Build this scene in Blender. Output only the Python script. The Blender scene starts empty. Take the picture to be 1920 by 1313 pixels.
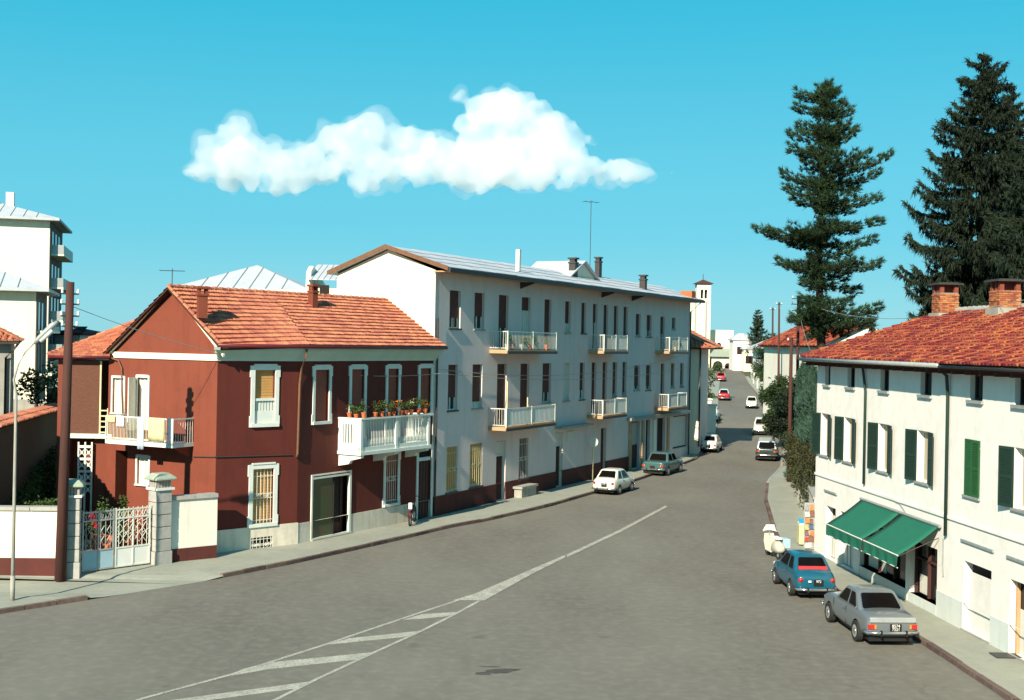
import bpy, bmesh, math, random
from mathutils import Vector, Matrix, noise
random.seed(7)
R = math.radians
scene = bpy.context.scene
C = scene.collection
# ------------------------------------------------------------------ camera, sky, sun
CAMH = 8.4
F_PX = 2300.0
ROLL = R(1.08)
cam_d = bpy.data.cameras.new('camera')
cam_d.sensor_width = 36.0
cam_d.lens = F_PX / 1920 * 36.0
cam_d.shift_y = -13.5 / 1920
cam_d.clip_end = 8000
cam = bpy.data.objects.new('camera', cam_d)
C.objects.link(cam)
cam.matrix_world = Matrix.Translation((0, 0, CAMH)) @ Matrix.Rotation(R(90), 4, 'X') @ Matrix.Rotation(ROLL, 4, 'Z')
scene.camera = cam

SUN_AZ = R(180 + 23.3)      # clockwise from +Y, where the sun stands
SUN_EL = R(30.5)
world = bpy.data.worlds.new('World')
scene.world = world
world.use_nodes = True
wn = world.node_tree
for n in list(wn.nodes): wn.nodes.remove(n)
w_out = wn.nodes.new('ShaderNodeOutputWorld')
w_bg = wn.nodes.new('ShaderNodeBackground')
w_sky = wn.nodes.new('ShaderNodeTexSky')
w_sky.sky_type = 'NISHITA'
w_sky.sun_disc = False
w_sky.sun_elevation = SUN_EL
w_sky.sun_rotation = SUN_AZ
w_sky.air_density = 1.0
w_sky.dust_density = 0.3
w_sky.ozone_density = 3.0
w_tc = wn.nodes.new('ShaderNodeTexCoord'); w_sep = wn.nodes.new('ShaderNodeSeparateXYZ')
w_rmp = wn.nodes.new('ShaderNodeValToRGB')
w_rmp.color_ramp.interpolation = 'EASE'
for i_, (p_, c_) in enumerate(((0.0, (0.95, 2.80, 3.30)), (0.10, (0.42, 2.55, 3.30)), (0.30, (0.05, 2.15, 3.05)), (1.0, (0.16, 1.0, 2.1)))):
    e_ = w_rmp.color_ramp.elements[i_] if i_ < 2 else w_rmp.color_ramp.elements.new(p_)
    e_.position = p_; e_.color = (*[c / 10 for c in c_], 1)
w_mul = wn.nodes.new('ShaderNodeMix'); w_mul.data_type = 'RGBA'; w_mul.blend_type = 'MIX'
w_mul.inputs[0].default_value = 0.93
w_sc = wn.nodes.new('ShaderNodeVectorMath'); w_sc.operation = 'SCALE'; w_sc.inputs[3].default_value = 10.0
wn.links.new(w_tc.outputs['Generated'], w_sep.inputs[0])
wn.links.new(w_sep.outputs[2], w_rmp.inputs[0])
wn.links.new(w_rmp.outputs[0], w_sc.inputs[0])
wn.links.new(w_sky.outputs[0], w_mul.inputs[6])
wn.links.new(w_sc.outputs[0], w_mul.inputs[7])
wn.links.new(w_mul.outputs[2], w_bg.inputs[0])
w_bg.inputs[1].default_value = 0.13
wn.links.new(w_bg.outputs[0], w_out.inputs[0])

sun_d = bpy.data.lights.new('sun', 'SUN')
sun_d.energy = 5.0
sun_d.angle = R(0.5)
sun_d.color = (1.0, 0.905, 0.745)
sun = bpy.data.objects.new('sun', sun_d)
C.objects.link(sun)
sd = Vector((math.sin(SUN_AZ) * math.cos(SUN_EL), math.cos(SUN_AZ) * math.cos(SUN_EL), math.sin(SUN_EL)))
sun.rotation_euler = sd.to_track_quat('Z', 'Y').to_euler()
sun.location = (-60, -40, 60)
vs = scene.view_settings
vs.view_transform = 'Standard'; vs.look = 'None'; vs.gamma = 1; vs.use_curve_mapping = False
vs.exposure = 0.82
cy = scene.cycles
cy.max_bounces = 6; cy.diffuse_bounces = 3; cy.glossy_bounces = 2; cy.transmission_bounces = 3
cy.volume_bounces = 3; cy.transparent_max_bounces = 6
cy.use_denoising = True
cy.caustics_reflective = False; cy.caustics_refractive = False

# ------------------------------------------------------------------ picture measurements -> places in the world
_c, _s = math.cos(ROLL), math.sin(ROLL)
def uv(px, py):
    return ((px - 960) * _c - (643 - py) * _s) / F_PX, ((px - 960) * _s + (643 - py) * _c) / F_PX
def hgt(Y):                       # the street climbs beyond 90 m
    if Y < 84: return 0.0
    if Y < 96: return 0.03 * (Y - 84) ** 2 / 24
    if Y < 232: return 0.03 * (Y - 90)
    return 0.03 * 142
def G(px, py):
    u, v = uv(px, py)
    Y = 10.0
    while Y < 900:
        if CAMH + v * Y <= hgt(Y): break
        Y += 0.05
    return (u * Y, Y)
def AT(px, py, Y):
    u, v = uv(px, py)
    return (u * Y, Y, CAMH + v * Y)

class Fr:
    """vertical plane: a along it (to the right seen from outside), o outwards, z up"""
    def __init__(s, A, d):
        s.A = Vector(A[:2]); s.d = Vector(d[:2]).normalized(); s.n = Vector((s.d.y, -s.d.x))
    def w(s, a, o, z):
        p = s.A + s.d * a + s.n * o
        return (p.x, p.y, z)
    def hit(s, px, py, o=0.0):
        u, v = uv(px, py)
        r = Vector((u, 1.0))
        t = (s.A.dot(s.n) + o) / r.dot(s.n)
        return (t * r.dot(s.d) - s.A.dot(s.d), CAMH + v * t)
    def rect(s, x0, x1, y0, y1, o=0.0):
        ym = (y0 + y1) / 2; xm = (x0 + x1) / 2
        return (s.hit(x0, ym, o)[0], s.hit(x1, ym, o)[0], s.hit(xm, y1, o)[1], s.hit(xm, y0, o)[1])
    def shift(s, o):
        return Fr(s.A + s.n * o, s.d)
    def ang(s):
        return math.atan2(s.d.y, s.d.x)

def between(a, b):
    A, B = Vector(a[:2]), Vector(b[:2])
    return Fr(A, B - A)

# ------------------------------------------------------------------ mesh collecting
OFF = {}
class MB:
    def __init__(s): s.v = []; s.f = []; s.mi = []; s.rn = []; s.cur = 0; s.r = 0.5
    def poly(s, pts, mi=None):
        b = len(s.v); s.v += [tuple(p) for p in pts]
        s.f.append(tuple(range(b, b + len(pts)))); s.mi.append(s.cur if mi is None else mi); s.rn.append(s.r)
    def faces(s, verts, faces, mi=None):
        b = len(s.v); s.v += [tuple(p) for p in verts]
        for f in faces:
            s.f.append(tuple(i + b for i in f)); s.mi.append(s.cur if mi is None else mi); s.rn.append(s.r)
    def hexa(s, p, mi=None):      # p: 4 bottom (ccw from above) + 4 top
        s.faces(p, [(3, 2, 1, 0), (4, 5, 6, 7), (0, 1, 5, 4), (1, 2, 6, 5), (2, 3, 7, 6), (3, 0, 4, 7)], mi)
    def box(s, fr, a0, a1, o0, o1, z0, z1, mi=None):
        s.hexa([fr.w(a0, o1, z0), fr.w(a1, o1, z0), fr.w(a1, o0, z0), fr.w(a0, o0, z0),
                fr.w(a0, o1, z1), fr.w(a1, o1, z1), fr.w(a1, o0, z1), fr.w(a0, o0, z1)], mi)
    def bx(s, x0, x1, y0, y1, z0, z1, mi=None):
        s.hexa([(x0, y0, z0), (x1, y0, z0), (x1, y1, z0), (x0, y1, z0), (x0, y0, z1), (x1, y0, z1), (x1, y1, z1), (x0, y1, z1)], mi)
    def prism(s, pts, vec, mi=None):   # polygon + extrusion vector
        n = len(pts); vec = Vector(vec)
        P = [Vector(p) for p in pts]; Q = [p + vec for p in P]
        s.faces([tuple(p) for p in P + Q], [tuple(range(n))[::-1], tuple(range(n, 2 * n))] +
                [(i, (i + 1) % n, n + (i + 1) % n, n + i) for i in range(n)], mi)
    def tube(s, pts, r, n=8, mi=None, r2=None, caps=True):
        P = [Vector(p) for p in pts]; m = len(P)
        rr = r if isinstance(r, (list, tuple)) else [r + ((r2 if r2 is not None else r) - r) * i / max(1, m - 1) for i in range(m)]
        verts = []
        for i, p in enumerate(P):
            t = (P[min(i + 1, m - 1)] - P[max(i - 1, 0)]).normalized()
            up = Vector((0, 0, 1)) if abs(t.z) < 0.9 else Vector((1, 0, 0))
            a = t.cross(up).normalized(); b = a.cross(t).normalized()
            for k in range(n):
                th = 2 * math.pi * k / n
                verts.append(p + a * math.cos(th) * rr[i] + b * math.sin(th) * rr[i])
        fs = []
        for i in range(m - 1):
            for k in range(n):
                k2 = (k + 1) % n
                fs.append((i * n + k, i * n + k2, (i + 1) * n + k2, (i + 1) * n + k))
        if caps: fs += [tuple(range(n))[::-1], tuple(range((m - 1) * n, m * n))]
        s.faces(verts, fs, mi)
    def lathe(s, c, prof, n=16, mi=None):   # prof: (r, z) pairs
        verts = []; m = len(prof)
        for r_, z in prof:
            for k in range(n):
                th = 2 * math.pi * k / n
                verts.append((c[0] + r_ * math.cos(th), c[1] + r_ * math.sin(th), c[2] + z))
        fs = []
        for i in range(m - 1):
            for k in range(n):
                k2 = (k + 1) % n
                fs.append((i * n + k, i * n + k2, (i + 1) * n + k2, (i + 1) * n + k))
        fs += [tuple(range(n))[::-1], tuple(range((m - 1) * n, m * n))]
        s.faces(verts, fs, mi)
    def build(s, name, mats, parent=None, origin=None, smooth=False, kind=None, bevel=0, sub=0):
        if parent is not None: off = OFF[parent]
        else: off = Vector(origin) if origin is not None else Vector((0, 0, 0))
        me = bpy.data.meshes.new(name)
        me.from_pydata([(v[0] - off.x, v[1] - off.y, v[2] - off.z) for v in s.v], [], s.f)
        ms = mats if isinstance(mats, (list, tuple)) else [mats]
        for m in ms: me.materials.append(m)
        if len(ms) > 1: me.polygons.foreach_set('material_index', s.mi)
        if len(set(s.rn)) > 1:
            at = me.attributes.new('rnd', 'FLOAT', 'FACE'); at.data.foreach_set('value', s.rn)
        if smooth: me.polygons.foreach_set('use_smooth', [True] * len(me.polygons))
        me.update()
        o = bpy.data.objects.new(name, me)
        C.objects.link(o)
        if parent is not None: o.parent = parent
        else: o.location = off
        OFF[o] = off
        if bevel:
            b = o.modifiers.new('bevel', 'BEVEL'); b.width = bevel; b.segments = 2; b.limit_method = 'ANGLE'; b.angle_limit = R(40)
        if sub:
            b = o.modifiers.new('sub', 'SUBSURF'); b.levels = sub; b.render_levels = sub
        if kind: o['kind'] = kind
        return o

def tag(o, label=None, cat=None, group=None, kind=None):
    if label: o['label'] = label
    if cat: o['category'] = cat
    if group: o['group'] = group
    if kind: o['kind'] = kind
    return o
def thing(name, label, cat, loc=(0, 0, 0), rotz=0, group=None):
    o = bpy.data.objects.new(name, None); C.objects.link(o)
    o.empty_display_size = 0.3
    o.location = loc; o.rotation_euler = (0, 0, rotz)
    OFF[o] = Vector((0, 0, 0)) if rotz else Vector(loc)
    return tag(o, label, cat, group)
def local_thing(name, label, cat, loc, rotz, group=None):
    o = thing(name, label, cat, loc, rotz, group); OFF[o] = Vector((0, 0, 0)); return o
def copy_tree(o, parent=None):
    c = o.copy(); C.objects.link(c); c.parent = parent
    for ch in list(o.children): copy_tree(ch, c)
    return c

# ------------------------------------------------------------------ materials
def mat(name, col, col2=None, rough=0.85, var=0.5, scale=1.5, stretch=(1, 1, 1), bump=0.0, bscale=40.0, metal=0.0,
        rnd=0.0, speck=None, speck_amt=0.5, speck_scale=90, spec=0.3, coat=0.0, trans=0.0, detail=6, streak=0.0, crack=0.0):
    m = bpy.data.materials.new(name); m.use_nodes = True
    nt = m.node_tree; N = nt.nodes; L = nt.links
    bs = N['Principled BSDF']
    bs.inputs['Roughness'].default_value = rough
    bs.inputs['Metallic'].default_value = metal
    bs.inputs['Specular IOR Level'].default_value = spec
    if coat: bs.inputs['Coat Weight'].default_value = coat; bs.inputs['Coat Roughness'].default_value = 0.08
    c1 = (*col, 1)
    c2 = (*(col2 if col2 else [x * 0.8 for x in col]), 1)
    geo = N.new('ShaderNodeNewGeometry')
    mp = N.new('ShaderNodeMapping'); mp.inputs['Scale'].default_value = stretch
    L.new(geo.outputs['Position'], mp.inputs[0])
    no = N.new('ShaderNodeTexNoise'); no.inputs['Scale'].default_value = scale; no.inputs['Detail'].default_value = detail
    no.inputs['Roughness'].default_value = 0.65
    L.new(mp.outputs[0], no.inputs['Vector'])
    rp = N.new('ShaderNodeMapRange'); rp.inputs[1].default_value = 0.5 - var / 2; rp.inputs[2].default_value = 0.5 + var / 2
    L.new(no.outputs[0], rp.inputs[0])
    mx = N.new('ShaderNodeMix'); mx.data_type = 'RGBA'; mx.inputs[6].default_value = c1; mx.inputs[7].default_value = c2
    L.new(rp.outputs[0], mx.inputs[0])
    out = mx.outputs[2]
    if speck:
        n2 = N.new('ShaderNodeTexNoise'); n2.inputs['Scale'].default_value = speck_scale; n2.inputs['Detail'].default_value = 3
        L.new(geo.outputs['Position'], n2.inputs['Vector'])
        r2 = N.new('ShaderNodeMapRange'); r2.inputs[1].default_value = 0.45; r2.inputs[2].default_value = 0.75; r2.inputs[4].default_value = speck_amt
        L.new(n2.outputs[0], r2.inputs[0])
        m2 = N.new('ShaderNodeMix'); m2.data_type = 'RGBA'; m2.inputs[7].default_value = (*speck, 1)
        L.new(r2.outputs[0], m2.inputs[0]); L.new(out, m2.inputs[6]); out = m2.outputs[2]
    if crack:
        dn = N.new('ShaderNodeTexNoise'); dn.inputs['Scale'].default_value = 1.3; dn.inputs['Detail'].default_value = 6; L.new(geo.outputs['Position'], dn.inputs['Vector'])
        va = N.new('ShaderNodeVectorMath'); va.operation = 'MULTIPLY_ADD'; va.inputs[1].default_value = (1.1, 1.1, 0); L.new(dn.outputs['Color'], va.inputs[0]); L.new(geo.outputs['Position'], va.inputs[2])
        vo = N.new('ShaderNodeTexVoronoi'); vo.feature = 'DISTANCE_TO_EDGE'; vo.inputs['Scale'].default_value = 0.16; L.new(va.outputs[0], vo.inputs['Vector'])
        cr_ = N.new('ShaderNodeMapRange'); cr_.inputs[1].default_value = 0.0; cr_.inputs[2].default_value = 0.006; cr_.inputs[3].default_value = crack; cr_.inputs[4].default_value = 0.0; L.new(vo.outputs['Distance'], cr_.inputs[0])
        cn_ = N.new('ShaderNodeMapRange'); cn_.inputs[1].default_value = 0.46; cn_.inputs[2].default_value = 0.56; L.new(no.outputs[0], cn_.inputs[0])
        cm2 = N.new('ShaderNodeMath'); cm2.operation = 'MULTIPLY'; L.new(cr_.outputs[0], cm2.inputs[0]); L.new(cn_.outputs[0], cm2.inputs[1])
        xc_ = N.new('ShaderNodeMix'); xc_.data_type = 'RGBA'; xc_.inputs[7].default_value = (0.05, 0.045, 0.04, 1); L.new(cm2.outputs[0], xc_.inputs[0]); L.new(out, xc_.inputs[6]); out = xc_.outputs[2]
        sn = N.new('ShaderNodeTexNoise'); sn.inputs['Scale'].default_value = 0.9; sn.inputs['Detail'].default_value = 4; L.new(geo.outputs['Position'], sn.inputs['Vector'])
        sr_ = N.new('ShaderNodeMapRange'); sr_.inputs[1].default_value = 0.66; sr_.inputs[2].default_value = 0.76; sr_.inputs[4].default_value = 0.45; L.new(sn.outputs[0], sr_.inputs[0])
        xs2 = N.new('ShaderNodeMix'); xs2.data_type = 'RGBA'; xs2.inputs[7].default_value = (0.075, 0.065, 0.055, 1); L.new(sr_.outputs[0], xs2.inputs[0]); L.new(out, xs2.inputs[6]); out = xs2.outputs[2]
    if streak:
        m3 = N.new('ShaderNodeMapping'); m3.inputs['Scale'].default_value = (2.6, 2.6, 0.16); L.new(geo.outputs['Position'], m3.inputs[0])
        n3 = N.new('ShaderNodeTexNoise'); n3.inputs['Scale'].default_value = 1.0; n3.inputs['Detail'].default_value = 8; n3.inputs['Roughness'].default_value = 0.7; L.new(m3.outputs[0], n3.inputs['Vector'])
        r3 = N.new('ShaderNodeMapRange'); r3.inputs[1].default_value = 0.50; r3.inputs[2].default_value = 0.78; r3.inputs[4].default_value = streak; L.new(n3.outputs[0], r3.inputs[0])
        x3 = N.new('ShaderNodeMix'); x3.data_type = 'RGBA'; x3.inputs[7].default_value = (*[c * 0.45 for c in c2[:3]], 1); L.new(r3.outputs[0], x3.inputs[0]); L.new(out, x3.inputs[6]); out = x3.outputs[2]
        n4 = N.new('ShaderNodeTexNoise'); n4.inputs['Scale'].default_value = 0.45; n4.inputs['Detail'].default_value = 9; n4.inputs['Roughness'].default_value = 0.75; L.new(geo.outputs['Position'], n4.inputs['Vector'])
        r4 = N.new('ShaderNodeMapRange'); r4.inputs[1].default_value = 0.52; r4.inputs[2].default_value = 0.60; r4.inputs[4].default_value = streak * .45; L.new(n4.outputs[0], r4.inputs[0])
        x4 = N.new('ShaderNodeMix'); x4.data_type = 'RGBA'; x4.inputs[7].default_value = (*[c * 0.7 for c in c2[:3]], 1); L.new(r4.outputs[0], x4.inputs[0]); L.new(out, x4.inputs[6]); out = x4.outputs[2]
    if rnd:
        at = N.new('ShaderNodeAttribute'); at.attribute_name = 'rnd'
        hs = N.new('ShaderNodeHueSaturation')
        mr = N.new('ShaderNodeMapRange'); mr.inputs[3].default_value = 1 - rnd; mr.inputs[4].default_value = 1 + rnd * 0.8
        L.new(at.outputs['Fac'], mr.inputs[0]); L.new(mr.outputs[0], hs.inputs['Value'])
        mh = N.new('ShaderNodeMapRange'); mh.inputs[3].default_value = 0.5 - rnd * 0.05; mh.inputs[4].default_value = 0.5 + rnd * 0.035
        L.new(at.outputs['Fac'], mh.inputs[0]); L.new(mh.outputs[0], hs.inputs['Hue'])
        L.new(out, hs.inputs['Color']); out = hs.outputs[0]
    L.new(out, bs.inputs['Base Color'])
    if bump:
        nb = N.new('ShaderNodeTexNoise'); nb.inputs['Scale'].default_value = bscale; nb.inputs['Detail'].default_value = 4
        L.new(mp.outputs[0], nb.inputs['Vector'])
        bp = N.new('ShaderNodeBump'); bp.inputs['Strength'].default_value = bump; bp.inputs['Distance'].default_value = 0.02
        L.new(nb.outputs[0], bp.inputs['Height']); L.new(bp.outputs[0], bs.inputs['Normal'])
    if trans:
        tr = N.new('ShaderNodeBsdfTranslucent'); L.new(out, tr.inputs[0])
        ms = N.new('ShaderNodeMixShader'); ms.inputs[0].default_value = trans
        L.new(bs.outputs[0], ms.inputs[1]); L.new(tr.outputs[0], ms.inputs[2])
        L.new(ms.outputs[0], N['Material Output'].inputs['Surface'])
    return m

M = {}
M['asphalt'] = mat('asphalt', (0.186, 0.176, 0.138), (0.120, 0.107, 0.088), rough=0.95, var=0.42, scale=0.16, stretch=(1, 0.45, 1), bump=0.25, bscale=110,
                   speck=(0.27, 0.25, 0.20), speck_amt=0.30, speck_scale=3.2, detail=12, crack=0.22)
M['pave'] = mat('pavement_asphalt', (0.35, 0.35, 0.275), (0.25, 0.255, 0.205), var=0.6, scale=0.6, bump=0.4, bscale=50, speck=(0.3, 0.32, 0.27), speck_amt=0.25, speck_scale=9, streak=0.3)
M['kerb'] = mat('kerb_granite', (0.17, 0.125, 0.10), (0.09, 0.05, 0.042), var=0.5, scale=5, bump=0.4, rnd=0.3)
M['kerbtop'] = mat('kerb_top_stone', (0.34, 0.34, 0.29), (0.24, 0.24, 0.2), var=0.5, scale=5, bump=0.3, rnd=0.15)
M['paint'] = mat('road_paint', (0.50, 0.48, 0.38), (0.30, 0.285, 0.23), var=0.4, scale=1.7, speck=(0.13, 0.13, 0.11), speck_amt=0.8, speck_scale=14, rough=0.8)
M['earth'] = mat('earth', (0.10, 0.085, 0.05), (0.05, 0.06, 0.025), scale=0.3, bump=0.3)
M['gravel'] = mat('gravel', (0.30, 0.32, 0.31), (0.17, 0.18, 0.18), scale=2.5, bump=0.6, bscale=30, speck=(0.45, 0.45, 0.42), speck_scale=14)
M['cream'] = mat('cream_plaster', (0.82, 0.77, 0.60), (0.73, 0.67, 0.50), var=0.9, scale=0.5, stretch=(1, 1, 0.35), bump=0.15, bscale=25, streak=0.2)
M['white'] = mat('white_plaster', (0.84, 0.79, 0.66), (0.72, 0.67, 0.56), var=0.7, scale=0.7, stretch=(1, 1, 0.4), bump=0.2, bscale=20, streak=0.35)
M['white_right'] = mat('white_limewash', (0.85, 0.81, 0.74), (0.76, 0.72, 0.65), var=0.6, scale=0.6, stretch=(1, 1, 0.3), bump=0.25, bscale=14, speck=(0.62, 0.58, 0.5), speck_amt=0.35, speck_scale=2.5, streak=0.14)
M['grey'] = mat('grey_roughcast', (0.74, 0.62, 0.56), (0.63, 0.53, 0.485), var=0.8, scale=0.5, stretch=(1, 1, 0.3), bump=0.35, bscale=18, streak=0.28)
M['redwall'] = mat('oxblood_plaster', (0.132, 0.025, 0.016), (0.094, 0.019, 0.013), var=0.7, scale=0.8, stretch=(1, 1, 0.4), bump=0.25, bscale=22, streak=0.45)
M['redside'] = mat('brick_red_plaster', (0.215, 0.052, 0.027), (0.165, 0.040, 0.022), var=0.7, scale=0.9, bump=0.3, bscale=22, streak=0.35)
M['plinth'] = mat('plinth_render', (0.78, 0.71, 0.56), (0.56, 0.50, 0.40), var=0.7, scale=1.1, bump=0.25, bscale=15, streak=0.7)
M['darkplinth'] = mat('oxblood_plinth', (0.115, 0.028, 0.020), (0.075, 0.022, 0.018), var=0.6, scale=1.2, bump=0.2, streak=0.5)
M['trim'] = mat('white_trim', (0.72, 0.74, 0.66), (0.58, 0.62, 0.55), var=0.5, scale=2, bump=0.1)
M['trimgreen'] = mat('pale_green_cornice', (0.62, 0.68, 0.56), (0.48, 0.56, 0.46), var=0.6, scale=1.2)
M['tile'] = mat('terracotta_tile', (0.52, 0.195, 0.105), (0.37, 0.125, 0.07), var=0.6, scale=1.5, rnd=0.22, bump=0.2)
M['tile2'] = mat('red_clay_tile', (0.36, 0.070, 0.028), (0.13, 0.032, 0.020), var=0.35, scale=2.6, rnd=0.6, bump=0.2)
M['tilegap'] = mat('tile_underlay', (0.07, 0.025, 0.015), (0.04, 0.015, 0.01))
M['slate'] = mat('grey_cement_sheet', (0.52, 0.54, 0.55), (0.40, 0.42, 0.44), var=0.7, scale=0.8, rough=0.7, bump=0.1, streak=0.35)
M['blind'] = mat('brown_roller_blind', (0.135, 0.048, 0.034), (0.09, 0.035, 0.026), var=0.5, scale=3)
M['blindred'] = mat('red_brown_roller_blind', (0.30, 0.085, 0.055), (0.24, 0.07, 0.045), var=0.5, scale=3)
M['blindyel'] = mat('ochre_blind', (0.55, 0.30, 0.10), (0.45, 0.24, 0.08), var=0.5, scale=3)
M['dark'] = mat('dark_interior', (0.018, 0.013, 0.012), (0.03, 0.02, 0.018), rough=0.9)
M['glass'] = mat('window_glass', (0.02, 0.02, 0.022), (0.012, 0.012, 0.014), rough=0.12, spec=0.3)
M['curtain'] = mat('curtain_cloth', (0.72, 0.68, 0.58), (0.55, 0.52, 0.45), scale=8, stretch=(4, 4, 0.1))
M['curtain_dim'] = mat('ecru_curtain', (0.50, 0.43, 0.31), (0.34, 0.29, 0.21), scale=8, stretch=(4, 4, 0.1))
M['palebase'] = mat('pale_base_render', (0.66, 0.68, 0.62), (0.54, 0.58, 0.53), var=0.7, scale=1.2, bump=0.2, streak=0.4)
M['whitemetal'] = mat('white_painted_metal', (0.74, 0.74, 0.64), (0.6, 0.6, 0.5), scale=4, rough=0.5)
M['yelmetal'] = mat('yellowed_painted_metal', (0.70, 0.62, 0.34), (0.58, 0.5, 0.27), scale=4, rough=0.5)
M['concrete'] = mat('concrete', (0.40, 0.38, 0.32), (0.27, 0.26, 0.22), scale=2, bump=0.3, bscale=12, streak=0.5)
M['soffit'] = mat('ochre_concrete', (0.50, 0.32, 0.17), (0.40, 0.25, 0.14), scale=2)
M['stone'] = mat('post_stone', (0.52, 0.50, 0.44), (0.36, 0.35, 0.31), scale=4, bump=0.3, bscale=18, rnd=0.15, streak=0.4)
M['greenstone'] = mat('mossy_capstone', (0.38, 0.42, 0.33), (0.22, 0.27, 0.2), scale=5, bump=0.3)
M['wood'] = mat('tarred_wood', (0.085, 0.032, 0.023), (0.045, 0.02, 0.016), scale=3, stretch=(3, 3, 0.3), bump=0.4, bscale=12)
M['darkmetal'] = mat('dark_metal', (0.035, 0.032, 0.03), (0.06, 0.05, 0.045), rough=0.5, scale=5)
M['brownmetal'] = mat('brown_copper_pipe', (0.20, 0.10, 0.05), (0.13, 0.06, 0.035), rough=0.5, scale=5)
M['galv'] = mat('galvanised_metal', (0.42, 0.44, 0.42), (0.30, 0.32, 0.30), rough=0.45, scale=4, metal=0.3)
M['greenshut'] = mat('dark_green_shutter', (0.017, 0.042, 0.030), (0.012, 0.031, 0.023), rough=0.5, scale=3)  # on open leaves, the louvres' shade is put into this green
M['greenshut_lit'] = mat('lit_green_shutter', (0.026, 0.115, 0.036), (0.02, 0.09, 0.03), rough=0.5, scale=3)  # lit copy of the shutter green: light on closed louvres painted in
M['awning'] = mat('green_canvas', (0.016, 0.150, 0.092), (0.013, 0.125, 0.077), rough=0.85, var=0.6, scale=3, trans=0.12)
M['terracotta'] = mat('terracotta_pot', (0.55, 0.14, 0.05), (0.42, 0.11, 0.04), scale=6)
M['leaf'] = mat('leaf', (0.075, 0.125, 0.028), (0.035, 0.065, 0.016), scale=2, rnd=0.45, trans=0.2, rough=0.7)
M['darkleaf'] = mat('dark_leaf', (0.036, 0.066, 0.018), (0.018, 0.034, 0.012), scale=1.5, rnd=0.5, trans=0.15, rough=0.75)
M['needle'] = mat('needle_green', (0.030, 0.060, 0.019), (0.016, 0.032, 0.013), scale=0.6, rnd=0.5, trans=0.15, rough=0.8)
M['needledark'] = mat('needle_dark', (0.018, 0.034, 0.014), (0.010, 0.019, 0.010), scale=0.5, rnd=0.5, trans=0.1, rough=0.8)
M['cypress'] = mat('blue_green_scale_leaf', (0.055, 0.115, 0.075), (0.03, 0.065, 0.045), scale=1.5, rnd=0.45, trans=0.15)
M['bark'] = mat('bark', (0.05, 0.034, 0.026), (0.025, 0.018, 0.014), scale=4, stretch=(3, 3, 0.5), bump=0.6, bscale=10)
M['autumn'] = mat('dry_leaf', (0.062, 0.062, 0.020), (0.036, 0.040, 0.015), scale=2, rnd=0.5, trans=0.2)
M['brick'] = mat('chimney_brick', (0.42, 0.15, 0.06), (0.30, 0.10, 0.045), scale=6, rnd=0.4, bump=0.3)
M['mortar'] = mat('mortar', (0.30, 0.22, 0.16), (0.22, 0.16, 0.12), scale=6)
M['rubber'] = mat('tyre_rubber', (0.02, 0.019, 0.018), (0.03, 0.028, 0.026), rough=0.8)
M['chrome'] = mat('chrome', (0.62, 0.64, 0.62), (0.5, 0.52, 0.5), rough=0.18, metal=0.9, scale=3)
M['carglass'] = mat('car_glass', (0.004, 0.0035, 0.0035), (0.007, 0.006, 0.006), rough=0.10, spec=0.12, scale=2)
M['lamp_red'] = mat('red_lens', (0.55, 0.03, 0.015), (0.4, 0.02, 0.01), rough=0.2)
M['lamp_orange'] = mat('orange_lens', (0.75, 0.25, 0.04), (0.65, 0.2, 0.03), rough=0.2)
M['lens'] = mat('headlamp_glass', (0.75, 0.75, 0.68), (0.6, 0.6, 0.55), rough=0.15)
M['black'] = mat('black_paint', (0.012, 0.012, 0.012), (0.02, 0.02, 0.02), rough=0.4)
M['whitepaint'] = mat('white_enamel', (0.78, 0.77, 0.70), (0.7, 0.69, 0.62), rough=0.5)
M['maroon'] = mat('maroon_enamel', (0.13, 0.018, 0.02), (0.10, 0.015, 0.017), rough=0.35)
M['redseat'] = mat('red_upholstery', (0.50, 0.03, 0.03), (0.4, 0.025, 0.025), rough=0.6)
M['cloth_blue'] = mat('pale_blue_cloth', (0.55, 0.66, 0.72), (0.45, 0.56, 0.62), scale=5)
M['cloth_white'] = mat('white_cloth', (0.80, 0.80, 0.76), (0.68, 0.68, 0.64), scale=5)
M['cloth_yel'] = mat('yellow_cloth', (0.66, 0.60, 0.30), (0.55, 0.5, 0.25), scale=5)
M['screen'] = mat('brown_reed_screen', (0.15, 0.06, 0.035), (0.09, 0.035, 0.022), scale=9, stretch=(1, 1, 3), bump=0.4)
M['bluepaint'] = mat('pale_blue_paint', (0.35, 0.5, 0.55), (0.28, 0.42, 0.46))
M['blueice'] = mat('bright_blue_enamel', (0.03, 0.30, 0.50), (0.02, 0.24, 0.42), rough=0.4)
M['stain'] = mat('oil_stain', (0.055, 0.04, 0.035), (0.10, 0.09, 0.075), var=0.5, scale=3, rough=0.7)
def paint(name, col): return mat(name, col, [x * 0.93 for x in col], rough=0.28, var=0.6, scale=1.2, spec=0.5, coat=0.5)

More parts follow.
